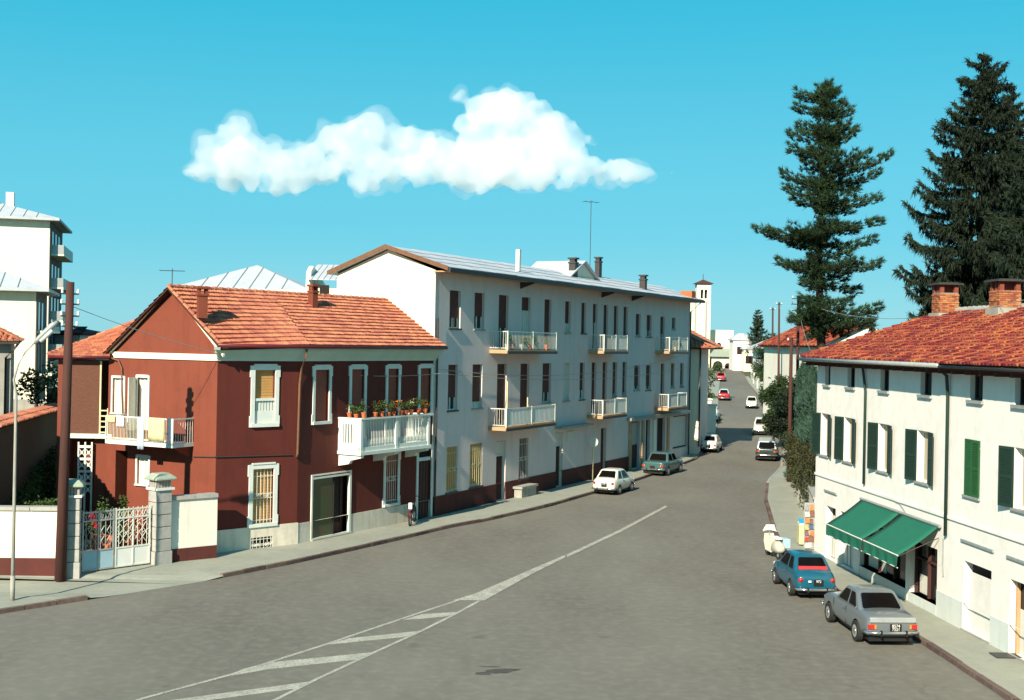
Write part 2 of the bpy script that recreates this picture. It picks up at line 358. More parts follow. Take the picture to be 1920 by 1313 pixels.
# ------------------------------------------------------------------ generic builders
def wall_mb(mb, fr, a0, a1, z0, z1, holes, depth=0.2, mi=0, o=0.0, thick=None):
    """front sheet at o with rectangular openings and their reveals (holes: a0,a1,z0,z1[,depth])"""
    hs = [h for h in holes if h[1] > a0 and h[0] < a1]
    A = sorted(set([a0, a1] + [min(max(x, a0), a1) for h in hs for x in h[:2]]))
    Z = sorted(set([z0, z1] + [min(max(x, z0), z1) for h in hs for x in h[2:4]]))
    for i in range(len(A) - 1):
        for j in range(len(Z) - 1):
            ca, cz = (A[i] + A[i + 1]) / 2, (Z[j] + Z[j + 1]) / 2
            if any(h[0] < ca < h[1] and h[2] < cz < h[3] for h in hs): continue
            mb.poly([fr.w(A[i], o, Z[j]), fr.w(A[i + 1], o, Z[j]), fr.w(A[i + 1], o, Z[j + 1]), fr.w(A[i], o, Z[j + 1])], mi)
    for h in hs:
        d = h[4] if len(h) > 4 else depth
        b, c_, e, g = h[:4]
        top_in, bot_in = g < z1 - 1e-6, e > z0 + 1e-6
        e, g = max(e, z0), min(g, z1)
        mb.poly([fr.w(b, o, e), fr.w(b, o - d, e), fr.w(b, o - d, g), fr.w(b, o, g)], mi)
        mb.poly([fr.w(c_, o - d, e), fr.w(c_, o, e), fr.w(c_, o, g), fr.w(c_, o - d, g)], mi)
        if bot_in: mb.poly([fr.w(b, o, e), fr.w(c_, o, e), fr.w(c_, o - d, e), fr.w(b, o - d, e)], mi)
        if top_in: mb.poly([fr.w(b, o - d, g), fr.w(c_, o - d, g), fr.w(c_, o, g), fr.w(b, o, g)], mi)

def window(fr, h, parent, kind='blind', depth=0.2, blind=0.7, sill=True, glow=None, bm='blind', lit_right=False, name='window', fm='whitemetal', sm='concrete'):
    """sash in an opening h=(a0,a1,z0,z1) of the facade"""
    a0, a1, z0, z1 = h[:4]; w = a1 - a0; hh = z1 - z0; o = -depth
    t = min(0.06, w * 0.09)
    m = MB()
    for (x0, x1, y0, y1) in ((a0, a0 + t, z0, z1), (a1 - t, a1, z0, z1), (a0 + t, a1 - t, z0, z0 + t), (a0 + t, a1 - t, z1 - t, z1),
                             ((a0 + a1) / 2 - t * .7, (a0 + a1) / 2 + t * .7, z0 + t, z1 - t)):
        m.box(fr, x0, x1, o, o + 0.045, y0, y1)
    root = m.build(name, M[fm], parent)
    g = MB(); g.box(fr, a0, a1, o - 0.03, o + 0.002, z0, z1)
    g.build('pane', M['glass'], root)
    if kind == 'curtain' or (kind == 'blind' and glow):
        c = MB(); c.box(fr, a0 + t, a1 - t, o + 0.004, o + 0.012, z0 + t, z1 - t); c.build('curtain', M['curtain'], root)
    if kind == 'dimcurtain':
        c = MB(); c.box(fr, a0 + t, a1 - t, o + 0.004, o + 0.012, z0 + t, z1 - t); c.build('curtain', M['curtain_dim'], root)
    if kind in ('blind', 'rblind') and blind > 0:
        b = MB(); zb = z1 - hh * blind; n = max(3, int(hh * blind / 0.11)); st = (z1 - zb) / n
        for k in range(n):
            b.box(fr, a0 + 0.012, a1 - 0.012, o + 0.05, o + 0.066, zb + k * st + 0.012, zb + (k + 1) * st)
        b.box(fr, a0 + 0.012, a1 - 0.012, o + 0.047, o + 0.055, zb, z1)
        b.build('roller_blind', M[bm], root)
    if sill:
        s_ = MB(); s_.box(fr, a0 - 0.08, a1 + 0.08, -0.05, 0.07, z0 - 0.07, z0); s_.build('sill', M[sm], root)
    return root

def grille(fr, h, parent, o=0.02, nb=6, mat_='whitemetal', orn=True, name='grille', bar=0.011):
    a0, a1, z0, z1 = h[:4]; m = MB()
    zs = [z0 + (z1 - z0) * f for f in ((0.06, 0.46, 0.54, 0.86) if orn else (0.1, 0.9))]
    for z in zs: m.box(fr, a0 - 0.03, a1 + 0.03, o, o + 0.015, z - 0.012, z + 0.012)
    for k in range(nb):
        a = a0 + (a1 - a0) * (k + 0.5) / nb
        m.tube([fr.w(a, o + 0.01, z0 - 0.02), fr.w(a, o + 0.01, z1)], bar, 5)
    if orn:
        for k in (1.5, nb - 1.5):
            a = a0 + (a1 - a0) * k / nb; zc = (zs[1] + zs[2]) / 2
            for q in range(8):
                th = q * math.pi / 4
                m.tube([fr.w(a, o + 0.012, zc), fr.w(a + math.cos(th) * 0.13, o + 0.012, zc + math.sin(th) * 0.10)], 0.01, 4)
    return m.build(name, M[mat_], parent)

def surround(fr, h, parent, t=0.16, ears=True, proud=0.05, name='window_surround', material='trim', foot=True):
    a0, a1, z0, z1 = h[:4]; m = MB()
    m.box(fr, a0 - t, a0, 0, proud, z0, z1); m.box(fr, a1, a1 + t, 0, proud, z0, z1)
    m.box(fr, a0 - t, a1 + t, 0, proud, z1, z1 + t * 1.05)
    m.box(fr, a0 - t * 0.3, a1 + t * 0.3, 0.002, proud + 0.03, z1 + t * 1.05, z1 + t * 1.4)
    if foot: m.box(fr, a0 - t, a1 + t, 0.0, proud + 0.05, z0 - t * 0.8, z0)
    if ears:
        for sgn, a in ((-1, a0 - t), (1, a1 + t)):
            x0, x1 = (a - 0.05, a) if sgn < 0 else (a, a + 0.05)
            m.box(fr, x0, x1, 0, proud, z1 - 0.28, z1 + t)
            m.box(fr, x0, x1, 0, proud, z0 - t * 0.8, z0 + 0.3)
    return m.build(name, M[material], parent)

def tiles(P0, P1, P2, P3, tw, tl, kind, parent, mats, name='roof_tiles', under='tilegap', lift=0.0, jit=1.0, seed=1, thick=0.10):
    """P0-P1 eave (left to right seen from outside), P2-P3 ridge (right to left). Tiles joined as one part."""
    rg = random.Random(seed)
    P = [Vector(p) for p in (P0, P1, P2, P3)]
    nav = (P[1] - P[0]).cross(P[3] - P[0]); nav2 = (P[2] - P[1]).cross(P[2] - P[3])
    nrm = (nav + nav2).normalized() if (nav + nav2).length > 1e-6 else nav.normalized()
    flip = nrm.z < 0
    if flip: nrm = -nrm
    q = [P[0], P[1], P[2], P[3]]
    ub = MB(); G_ = 8
    gp = [[(P[0].lerp(P[1], i / G_)).lerp(P[3].lerp(P[2], i / G_), j / G_) for i in range(G_ + 1)] for j in range(G_ + 1)]
    vv = [p for r__ in gp for p in r__] + [p - nrm * thick for r__ in gp for p in r__]; W_ = G_ + 1; N2 = W_ * W_; ff_ = []
    for j in range(G_):
        for i in range(G_):
            a_ = j * W_ + i; ff_.append((a_, a_ + 1, a_ + W_ + 1, a_ + W_)); ff_.append((N2 + a_ + W_, N2 + a_ + W_ + 1, N2 + a_ + 1, N2 + a_))
    for k in range(G_):
        ff_ += [(k + 1, k, N2 + k, N2 + k + 1), (G_ * W_ + k, G_ * W_ + k + 1, N2 + G_ * W_ + k + 1, N2 + G_ * W_ + k), (k * W_, (k + 1) * W_, N2 + (k + 1) * W_, N2 + k * W_), ((k + 1) * W_ + G_, k * W_ + G_, N2 + k * W_ + G_, N2 + (k + 1) * W_ + G_)]
    ub.faces([tuple(p) for p in vv], ff_)
    ub.build('roof_deck', M[under], parent)
    m = MB()
    sl = ((P[3] - P[0]).length + (P[2] - P[1]).length) / 2
    exa = (P[1] - P[0]).normalized()
    sl = min(sl, max((P[3] - P[0]).cross(exa).length, (P[2] - P[1]).cross(exa).length))
    rows = max(1, round(sl / tl)); tl = sl / rows
    for r in range(rows):
        v0 = r / rows
        La, Ra_ = P[0].lerp(P[3], v0), P[1].lerp(P[2], v0)
        Lb, Rb = P[0].lerp(P[3], min(1, (r + 1) / rows)), P[1].lerp(P[2], min(1, (r + 1) / rows))
        row = Ra_ - La; W = row.length
        if W < tw * 0.6: continue
        ex = row / W
        ey = nrm.cross(ex); ey.normalize()
        if ey.dot((Lb + Rb) / 2 - (La + Ra_) / 2) < 0: ey = -ey
        up = ((Lb + Rb) / 2 - (La + Ra_) / 2); up = up - ex * up.dot(ex); up.normalize()
        nn = ex.cross(up)
        if nn.z < 0: nn = -nn
        ey = up
        wob = rg.uniform(-0.012, 0.012) * jit
        # where the next row starts and ends keeps slanting edges filled
        x_start = min(0.0, (Lb - La).dot(ex)) if False else 0.0
        cols = max(1, round(W / tw)); t_ = W / cols
        sag = [rg.uniform(-1, 1) for _ in range(4)]
        for c in range(cols):
            x = c * t_ + rg.uniform(-.008, .008) * jit; y = wob + rg.uniform(-0.012, 0.012) * jit + 0.012 * math.sin(c * 0.13 + sag[0] * 3) * jit
            m.r = rg.random()
            lo, hi = 0.078 + rg.uniform(0, 0.014) * jit, 0.012
            L = tl * 1.12
            def pt(a, b, h): return La + ex * a + ey * b + nn * (h + lift)
            if kind == 'flat':
                prof = [(0, 0), (0.16, .022), (0.3, 0.004), (0.62, .006), (0.78, .026), (1, 0.0)]
                v = [pt(x + f * t_, y - 0.03, lo + h) for f, h in prof] + [pt(x + f * t_, y + L, hi + h) for f, h in prof] + [pt(x + f * t_, y - 0.028, 0.0) for f, h in prof]
                n = len(prof); fs = []
                for k in range(n - 1):
                    fs.append((k, k + 1, n + k + 1, n + k)); fs.append((2 * n + k, 2 * n + k + 1, k + 1, k))
                m.faces(v, fs)
            else:
                tilt = rg.uniform(-0.02, 0.02) * jit
                prof = [(math.cos(math.pi * (1 - k / 4)), math.sin(math.pi * (1 - k / 4))) for k in range(5)]
                rad = t_ * 0.40
                v = [pt(x + t_ / 2 + ca * rad * 1.1 - tilt, y - 0.04, 0.03 + sa * rad * 1.0) for ca, sa in prof] + \
                    [pt(x + t_ / 2 + ca * rad * 0.85 + tilt, y + L, 0.0 + sa * rad * 0.8) for ca, sa in prof]
                fs = [(k, k + 1, 5 + k + 1, 5 + k) for k in range(4)] + [(0, 1, 2, 3, 4)]
                m.faces(v, fs)
                m.r = rg.random() * 0.6
                v = [pt(x - t_ * .25, y - 0.02, 0.045), pt(x, y - 0.02, 0.01), pt(x + t_ * .25, y - 0.02, 0.045), pt(x + t_ * .25, y + L, 0.02), pt(x, y + L, 0.0), pt(x - t_ * .25, y + L, 0.02)]
                m.faces(v, [(0, 1, 4, 5), (1, 2, 3, 4)])
    if not m.f: return
    m.build(name, mats, parent, kind='stuff')

def ridge_caps(A, B, parent, mat_, r=0.11, step=0.38, seed=3, name='ridge_tile'):
    A, B = Vector(A), Vector(B); L = (B - A).length; n = max(1, int(L / step)); rg = random.Random(seed)
    m = MB(); d = (B - A) / n
    side = d.cross(Vector((0, 0, 1))).normalized()
    for k in range(n):
        m.r = rg.random(); p, q = A + d * k, A + d * (k + 1.06)
        v = []
        for (c, rr, zz) in ((p, r * 1.1, 0.03), (q, r * 0.9, 0.0)):
            for j in range(6):
                th = math.pi * j / 5
                v.append(c + side * math.cos(th) * rr + Vector((0, 0, math.sin(th) * rr + zz + rg.uniform(-.006, .006))))
        m.faces(v, [(j, j + 1, 7 + j, 6 + j) for j in range(5)] + [(0, 1, 2, 3, 4, 5)])
    return m.build(name, mat_, parent, kind='stuff')

def pipe(pts, r, parent, mat_, name='downpipe', n=8):
    m = MB(); m.tube(pts, r, n); return m.build(name, mat_, parent, smooth=True)

# ================================================================== THE GROUND
def solve_o(fr, px_front, px_wall, py):
    """how far a corner seen at px_front stands off the wall it meets at px_wall"""
    a = fr.hit(px_wall, py, 0)[0]
    lo, hi = 0.0, 4.0
    f = lambda o: fr.hit(px_front, py, o)[0] - a
    s0 = f(lo)
    for _ in range(40):
        mid = (lo + hi) / 2
        if (f(mid) > 0) == (s0 > 0): lo = mid
        else: hi = mid
    return (lo + hi) / 2

def X_at(pl, Y):
    for (x0, y0), (x1, y1) in zip(pl, pl[1:]):
        if y0 <= Y <= y1: return x0 + (x1 - x0) * (Y - y0) / (y1 - y0)
    return pl[0][0] if Y < pl[0][1] else pl[-1][0]

mb = MB()
Ys = [-60, -20] + [5 + 5 * i for i in range(60)] + [320, 400, 600, 1000, 2000, 4000]
Xs = [-3000, -600, -200, -60, -20, 0, 20, 60, 200, 600, 3000]
for j in range(len(Ys) - 1):
    for i in range(len(Xs) - 1):
        mb.poly([(Xs[i], Ys[j], hgt(Ys[j]) - 0.05), (Xs[i + 1], Ys[j], hgt(Ys[j]) - 0.05), (Xs[i + 1], Ys[j + 1], hgt(Ys[j + 1]) - 0.05), (Xs[i], Ys[j + 1], hgt(Ys[j + 1]) - 0.05)])
mb.build('ground', M['earth'], kind='structure')

P0 = Vector((-11.24, 46.9)); P1 = Vector((-8.53, 49.4)); P2 = Vector((-3.65, 57.8))
g_dir = Vector((math.sin(R(26.4)), math.cos(R(26.4))))
GE = P2 + g_dir * 38.2
LK = [(-60, -16), (-44, 2), G(0, 1152), G(215, 1118), G(400, 1088), G(544, 1059), G(663, 1033), G(759, 1011), G(855, 998 - 10), G(908, 979), G(1033, 950), G(1111, 927), G(1198, 901), G(1306, 862)]
LK = [LK[0], LK[1]] + sorted(LK[2:], key=lambda p: p[1]) + [G(1343, 820), G(1347, 760), G(1350, 715), (35.6, 213), (40, 260)]
RK = [(13.5, -16), (12.6, 10), G(1866, 1299), G(1726, 1207), (11.25, 42), (11.1, 49), (11.9, 55), G(1433, 940), G(1437, 905), G(1462, 880), G(1470, 820), G(1452, 780), G(1403, 722), (40.3, 214), (45, 260)]
RK = sorted(RK, key=lambda p: p[1])
ys = [-16 + i * 2.0 for i in range(138)]
mb = MB()
for a, b in zip(ys, ys[1:]):
    if b > 258: break
    mb.poly([(X_at(LK, a) - .3, a, hgt(a)), (X_at(RK, a) + .3, a, hgt(a)), (X_at(RK, b) + .3, b, hgt(b)), (X_at(LK, b) - .3, b, hgt(b))])
mb.build('road', M['asphalt'], kind='structure')

# pavements
LB = [(-80, 6), (-24, 41.4), (-15.6, 42.1), (-14.9, 42.6), (-12.9, 44.6), (-11.0, 47.4), (-8.3, 49.9), (-3.3, 58.2), (13.6, 92.4), (17.0, 110), (20.5, 145), (31, 205), (34, 214)]
def z_left(x, y):
    p0, p1 = G(215, 1118), G(400, 1088)
    if p0[1] - 0.8 < y < p1[1] + 0.6:
        t = min((y - p0[1] + 0.8) / 0.8, (p1[1] + 0.6 - y) / 0.8, 1)
        return 0.13 - 0.12 * t
    return 0.13
mb = MB(); yl = [8 + i * 0.6 for i in range(int((213 - 8) / 0.6))]
for a, b in zip(yl, yl[1:]):
    ka = 0.16 if z_left(0, a) > .1 else -0.03; kb = 0.16 if z_left(0, b) > .1 else -0.03
    A0, A1, B0, B1 = X_at(LB, a), X_at(LK, a) - ka, X_at(LB, b), X_at(LK, b) - kb
    if a < 41.5: A0 = B0 = -60
    A1, B1 = X_at(LK, a) - 0.16, X_at(LK, b) - 0.16
    za, zb_ = hgt(a) + z_left(0, a), hgt(b) + z_left(0, b)
    mb.poly([(A0, a, hgt(a) + 0.15), (A1, a, za), (B1, b, zb_), (B0, b, hgt(b) + 0.15)])
    mb.poly([(A1, a, za), (A1 + .15, a, max(za - .035, hgt(a) + .006)), (B1 + .15, b, max(zb_ - .035, hgt(b) + .006)), (B1, b, zb_)])
mb.build('pavement', M['pave'], kind='structure')
def z_r(y): return 0.13
RB = [(22, -16), (22, 50), (19.5, 70)] + [(X_at(RK, y_) + 0.75, y_) for y_ in (84, 92, 100, 108, 116, 124, 132, 142, 152, 164, 178, 196, 214)]
mb = MB()
for a, b in zip(ys, ys[1:]):
    if b > 205: break
    mb.poly([(X_at(RK, a) + 0.16, a, hgt(a) + 0.13), (X_at(RB, a), a, hgt(a) + 0.16), (X_at(RB, b), b, hgt(b) + 0.16), (X_at(RK, b) + 0.16, b, hgt(b) + 0.13)])
mb.build('pavement', M['pave'], kind='structure')

def kerb_line(pl, y_start, y_end, side, step, skip=None, root=None):
    """separate kerb stones laid end to end"""
    y = y_start; rg = random.Random(5); n = 0
    while y < y_end:
        x = X_at(pl, y)
        dx = X_at(pl, y + 0.2) - X_at(pl, y - 0.2); k = math.hypot(dx, 0.4) / 0.4
        L = step * (1 if y < 75 else 2.5 if y < 110 else 6)
        y2 = y + L / k
        if skip and skip(y, y2):
            y = y2; continue
        p = Vector((x, y)); q = Vector((X_at(pl, y2), y2)); d = (q - p).normalized(); s = Vector((d.y, -d.x)) * side
        p = p + d * 0.012; q = q - d * 0.012
        m = MB(); m.r = rg.random()
        z0, z1 = hgt(y), hgt(y2); h = 0.135 + rg.uniform(-0.006, 0.008)
        sh = rg.uniform(-0.01, 0.012)
        a, b, c, e = p + s * sh, q + s * sh, q + s * 0.17, p + s * 0.17
        lst = [a, b, c, e] if side < 0 else [a, e, c, b]
        zz = lambda v: z0 if (v - p).length < (v - q).length else z1
        m.hexa([(v.x, v.y, zz(v) - 0.1) for v in lst] + [(v.x, v.y, zz(v) + h) for v in lst])
        m.rn = [m.r] * len(m.f)
        m.f.append(m.f[0]); m.f.pop()
        o = m.build('kerb_stone', M['kerb' if y < 75 or side < 0 else 'kerbtop'], root); n += 1
        at = o.data.attributes.get('rnd') or o.data.attributes.new('rnd', 'FLOAT', 'FACE')
        at.data.foreach_set('value', [m.r] * len(o.data.polygons))
        y = y2
kl = thing('kerb', None, None, (0, 0, 0)); kl['kind'] = 'structure'; del_keys = None
g0, g1 = G(215, 1118)[1], G(400, 1088)[1]
kerb_line(LK, 30, 112, -1, 1.05, lambda a, b: b > g0 and a < g1, kl)
kr = thing('kerb', None, None, (0, 0, 0)); kr['kind'] = 'structure'
kerb_line(RK, 26, 112, 1, 1.1, None, kr)

# painted markings (sheets 4 mm above the asphalt), measured on the road plane
def paint_poly(name, pts, lift=0.004):
    m = MB(); m.poly([(x, y, hgt(y) + lift) for x, y in pts][::-1]); return m.build(name, M['paint'], mk)
mk = thing('road_marking', None, None, (0, 0, 0)); mk['kind'] = 'structure'
def line_strip(pix, w):
    P = [Vector(G(*p)) for p in pix]
    for a, b in zip(P, P[1:]):
        d = (b - a).normalized(); n = Vector((-d.y, d.x)) * w / 2
        paint_poly('painted_line', [tuple(a - n), tuple(b - n), tuple(b + n), tuple(a + n)], 0.008 if w < .119 else 0.0083)
line_strip([(150, 1352), (267, 1311), (433, 1266), (608, 1210), (775, 1154), (866, 1124)], 0.12)
line_strip([(440, 1348), (521, 1311), (592, 1275), (704, 1223), (792, 1183), (858, 1150), (899, 1127)], 0.118)
for pts in ([(300, 1316), (591, 1277), (562, 1291), (379, 1316)], [(452, 1256), (500, 1243), (704, 1223), (680, 1236), (500, 1256), (433, 1268)],
            [(608, 1210), (654, 1198), (792, 1183), (760, 1195), (645, 1207)], [(754, 1163), (792, 1152), (861, 1148), (838, 1156), (790, 1161)],
            [(60, 1400), (380, 1352), (340, 1368), (180, 1400)]):
    paint_poly('hatch_bar', [G(*p) for p in pts][::-1])
paint_poly('painted_nose', [G(*p) for p in [(850, 1127), (895, 1112), (1000, 1067), (1060, 1041), (1060, 1046), (1000, 1076), (908, 1127)]][::-1], 0.012)
paint_poly('painted_line', [G(*p) for p in [(1062, 1041), (1160, 995), (1247, 949), (1252, 951), (1165, 998), (1064, 1046)]][::-1], 0.016)

m = MB(); rg = random.Random(2)
cx, cyy = G(935, 1259)
for (ox, oy, rx, ry) in ((0, 0, 0.34, 0.22), (-0.38, -0.25, 0.20, 0.14), (0.28, 0.16, 0.24, 0.13), (-0.22, 0.42, 0.3, 0.05)):
    pts = []
    for k in range(22):
        th = k * 2 * math.pi / 22; q = 1 + 0.3 * noise.noise(Vector((math.cos(th) * 2, math.sin(th) * 2, ox * 9)))
        pts.append((cx + ox + rx * q * math.cos(th), cyy + oy + ry * q * math.sin(th), 0.004 + 0.001 * abs(ox)))
    m.poly(pts)
m.build('oil_stain', M['stain'], kind='structure')

# ================================================================== OXBLOOD HOUSE
F1 = between(P0, P1); F2 = between(P1, P2)
gd = Vector((math.cos(R(28)), -math.sin(R(28))))
GL = P0 - gd * 5.7
FG = Fr(GL, gd)
L1 = (P1 - P0).length; L2 = (P2 - P1).length
house = thing('red_house', 'oxblood red corner house with tiled roof, white window trims and flowered balcony', 'house', (P0.x, P0.y, 0))
w1 = F1.rect(477, 515, 694, 794); w1 = (w1[0], w1[1], w1[2], w1[3])
w1g = F1.rect(473, 512, 879, 981)
w1b = F1.rect(470, 510, 1007, 1035)
u2 = [F2.rect(*r) for r in ((590, 616, 694, 790), (658, 682, 693, 800), (726, 746, 691, 800), (787, 807, 690, 775))]
shop = F2.rect(583, 656, 889, 1014); shop = (shop[0], shop[1], 0.16, shop[3])
g2 = F2.rect(722, 745, 852, 944)
dr = F2.rect(783, 807, 843, 965); dr = (dr[0], dr[1], 0.16, dr[3])
zb = F2.hit(700, 838, 0.9)[1]
# keep the windows of one floor level
zt = sum(r[3] for r in u2) / 4
u2 = [(r[0], r[1], (zb + 0.02 if i in (1, 2) else r[2]), zt) for i, r in enumerate(u2)]
TOPZ = 7.72
mb = MB()
mb.cur = 0
wall_mb(mb, F1, 0, L1, 1.0, TOPZ, [w1, w1g], 0.2)
wall_mb(mb, F2, 0, L2, 0.95, TOPZ, u2 + [shop, g2, dr], 0.22)
FB = Fr(P2 - F2.n * 5.6, P2 - (P2 - F2.n * 5.6))
mb.poly([(*GL, 0), (*(P2 - F2.n * 5.6), 0), (*(P2 - F2.n * 5.6), 8), (*GL, 8)], 0)
mb.poly([(*(P2 - F2.n * 5.6), 0), (*P2, 0), (*P2, 8), (*(P2 - F2.n * 5.6), 8)], 0)
red_front = mb.build('wall', M['redwall'], house)
# gable side
win_a = FG.rect(212, 233, 709, 774); door_a = FG.rect(258, 278, 708, 792); win_b = FG.rect(258, 279, 858, 908)
door_a = (door_a[0], door_a[1], FG.hit(268, 806, 0)[1], door_a[3])
dark_a = FG.rect(216, 238, 845, 960); dark_a = (dark_a[0], dark_a[1], 0.1, dark_a[3], 1.2)
mb = MB()
wall_mb(mb, FG, 0, 5.7, 0, 7.6, [win_a, door_a, win_b, dark_a], 0.18)
mb.prism([FG.w(0.15, 0, 7.6), FG.w(5.7, 0, 7.6), FG.w(5.7, 0, 8.0), FG.w(3.4, 0, 10.15), FG.w(0.15, 0, 7.6)][:4], (-FG.n.x * 0.3, -FG.n.y * 0.3, 0))
mb.build('wall', M['redside'], house)['label'] = 'brick red gable wall'
m = MB(); m.box(FG, -0.3, 5.74, 0.003, 0.06, 7.50, 7.74); m.build('string_course', M['cream'], house)
m = MB()
for (a, z, b, y) in ((-0.15, 7.5, 3.4, 10.3), (6.1, 7.72, 3.4, 10.3)):
    s = 1 if b > a else -1
    m.prism([FG.w(a, 0.16, z - 0.07), FG.w(b, 0.16, y - 0.07), FG.w(b, 0.16, y + 0.03), FG.w(a, 0.16, z + 0.03)], (-FG.n.x * .12, -FG.n.y * .12, 0))
m.build('verge_board', M['cream'], house)
# plinth
m = MB()
wall_mb(m, F1, -0.02, L1 + 0.04, 0, 1.0, [w1b], 0.15, o=0.04)
m.poly([F1.w(-.02, .04, 1.0), F1.w(L1 + .04, .04, 1.0), F1.w(L1, -.05, 1.0), F1.w(0, -.05, 1.0)])
wall_mb(m, F2, 0.0, L2, 0, 0.95, [(shop[0], shop[1], 0.0, 2), (dr[0] - 0.12, dr[1] + .12, 0.0, 2)], 0.2, o=0.03)
m.poly([F2.w(0, .03, .95), F2.w(L2, .03, .95), F2.w(L2, -.05, .95), F2.w(0, -.05, .95)])
m.box(FG, 5.2, 5.72, 0, 0.04, 0, 1.0)
m.build('plinth', M['plinth'], house)
# cornice (mitred over the bend) and gutter
def cornice(steps, fr1, l1, fr2, l2, name, material, gap=0):
    m = MB()
    for (o, z0, z1) in steps:
        nA = (fr1.n + fr2.n).normalized(); kk = 1 / nA.dot(fr1.n)
        A0 = Vector(fr1.w(-o * 0.9, o, 0)[:2]); A1 = fr2.A + nA * o * kk; A2 = Vector(fr2.w(l2 + 0.1, o, 0)[:2])
        B0 = Vector(fr1.w(0, -.05, 0)[:2]); B1 = fr2.A - nA * 0.05; B2 = Vector(fr2.w(l2 + 0.1, -.05, 0)[:2])
        for (a, b, c, d) in ((A0, A1, B1, B0), (A1, A2, B2, B1)):
            m.hexa([(*a, z0), (*b, z0), (*c, z0), (*d, z0), (*a, z1), (*b, z1), (*c, z1), (*d, z1)])
    return m.build(name, M[material], house)
cornice([(0.08, 7.50, 7.60), (0.14, 7.602, 7.70), (0.24, 7.702, 7.80), (0.36, 7.802, 7.92), (0.46, 7.922, 8.05)], F1, L1, F2, L2, 'cornice', 'trimgreen')
nA = (F1.n + F2.n).normalized()
def eave_pt(i, o, z):
    if i == 0: return Vector(F1.w(-0.35, o, z))
    if i == 1: q = P1 + nA * o / nA.dot(F1.n); return Vector((q.x, q.y, z))
    return Vector(F2.w(L2 + 0.12, o, z))
pipe([eave_pt(0, .62, 8.10), eave_pt(1, .62, 8.09), eave_pt(2, .62, 8.10)], 0.075, house, M['maroon'], 'gutter')
# roof
RZ = 10.32
rdir = Vector((0.55, 0.835)).normalized()
Ra = Vector((*(FG.A + FG.d * 3.4), RZ)) + Vector((FG.n.x, FG.n.y, 0)) * 0.28
def ridge_at(t): return Vector((Ra.x + rdir.x * t, Ra.y + rdir.y * t, RZ))
R1 = ridge_at(5.6); RB_ = ridge_at(13.4)
E0, E1, E2 = eave_pt(0, .58, 8.14), eave_pt(1, .58, 8.14), eave_pt(2, .58, 8.14)
E0 = Vector(FG.w(6.15, 0.28, 8.0))
tiles(E0, E1, R1, Ra, 0.245, 0.29, 'flat', house, M['tile'], seed=3)
tiles(E1, E2, RB_, R1, 0.245, 0.29, 'flat', house, M['tile'], seed=4)
Bk0 = Vector(FG.w(-0.05, .28, 7.62)); Bk1 = RB_ + Vector((-F2.n.x * 3.4, -F2.n.y * 3.4, -2.6))
tiles(Bk1, Bk0, Ra, RB_, 0.26, 0.30, 'flat', house, M['tile'], seed=5)
ridge_caps(Ra, RB_, house, M['tile'], 0.10)
ridge_caps(E0 + Vector((0, 0, .05)), Ra + Vector((0, 0, .0)), house, M['tile'], 0.09, 0.34)
# chimney on the gable side
def chimney(parent, c, w, h, material='redside', cap=True, ang=0.5, name='chimney'):
    m = MB(); f = Fr((c[0], c[1]), (math.cos(ang), math.sin(ang))); z = c[2]
    m.box(f, -w / 2, w / 2, -w / 2, w / 2, z, z + h)
    o = m.build(name, M[material], parent)
    if cap:
        m = MB(); m.box(f, -w * .62, w * .62, -w * .62, w * .62, z + h, z + h + 0.09)
        for s in (-1, 1): m.box(f, s * w * .4 - .05, s * w * .4 + .05, -w * .4, w * .4, z + h + .09, z + h + .27)
        m.box(f, -w * .66, w * .66, -w * .66, w * .66, z + h + .27, z + h + .36)
        m.build('chimney_cap', M[material], o)
    return o
c = AT(379, 582, 46.9); chimney(house, (c[0], c[1] , c[2] - .3), 0.34, 0.85, 'redside', True, 0.5)
c = AT(587, 560, 53.3); chimney(house, (c[0], c[1], c[2] - .5), 0.30, 0.75, 'redside', True, 0.9)

# windows of the front
def reg(fr, h, kind, parent, **k): return window(fr, h, parent, kind, **k)
r = reg(F1, w1, 'blind', house, bm='blindyel', blind=0.97, sill=False, depth=0.18)
surround(F1, w1, r, 0.17)
m = MB(); a0, a1, z0, z1 = w1; zt_ = z0 + (z1 - z0) * 0.47
m.box(F1, a0, a1, -0.10, -0.02, z0, z0 + (zt_ - z0) * 0.5); m.box(F1, a0, a1, -0.12, 0.02, zt_ - 0.10, zt_)
for k in range(8):
    a = a0 + (a1 - a0) * k / 7; m.box(F1, max(a0, a - 0.045), min(a1, a + 0.045), -0.10, -0.03, z0 + (zt_ - z0) * 0.5, zt_ - 0.10)
m.build('parapet', M['trim'], r)
r = reg(F1, w1g, 'blind', house, bm='blindyel', blind=0.99, sill=False, depth=0.18)
surround(F1, w1g, r, 0.17); grille(F1, w1g, r, -0.06, 6, 'whitemetal', True)
b = MB(); b.box(F1, w1b[0], w1b[1], -0.15, -0.13, w1b[2], w1b[3]); rb = b.build('cellar_window', M['dark'], house)
grille(F1, w1b, rb, 0.02, 6, 'whitemetal', True)
for i, h in enumerate(u2):
    r = reg(F2, h, 'blind', house, bm='blindred', blind=(1.0, 1.0, 0.62, 1.0)[i], sill=False, depth=0.16)
    surround(F2, h, r, 0.15)
r = reg(F2, g2, 'blind', house, bm='blindred', blind=0.99, sill=False, depth=0.16)
surround(F2, g2, r, 0.14); grille(F2, g2, r, -0.05, 6, 'whitemetal', True)
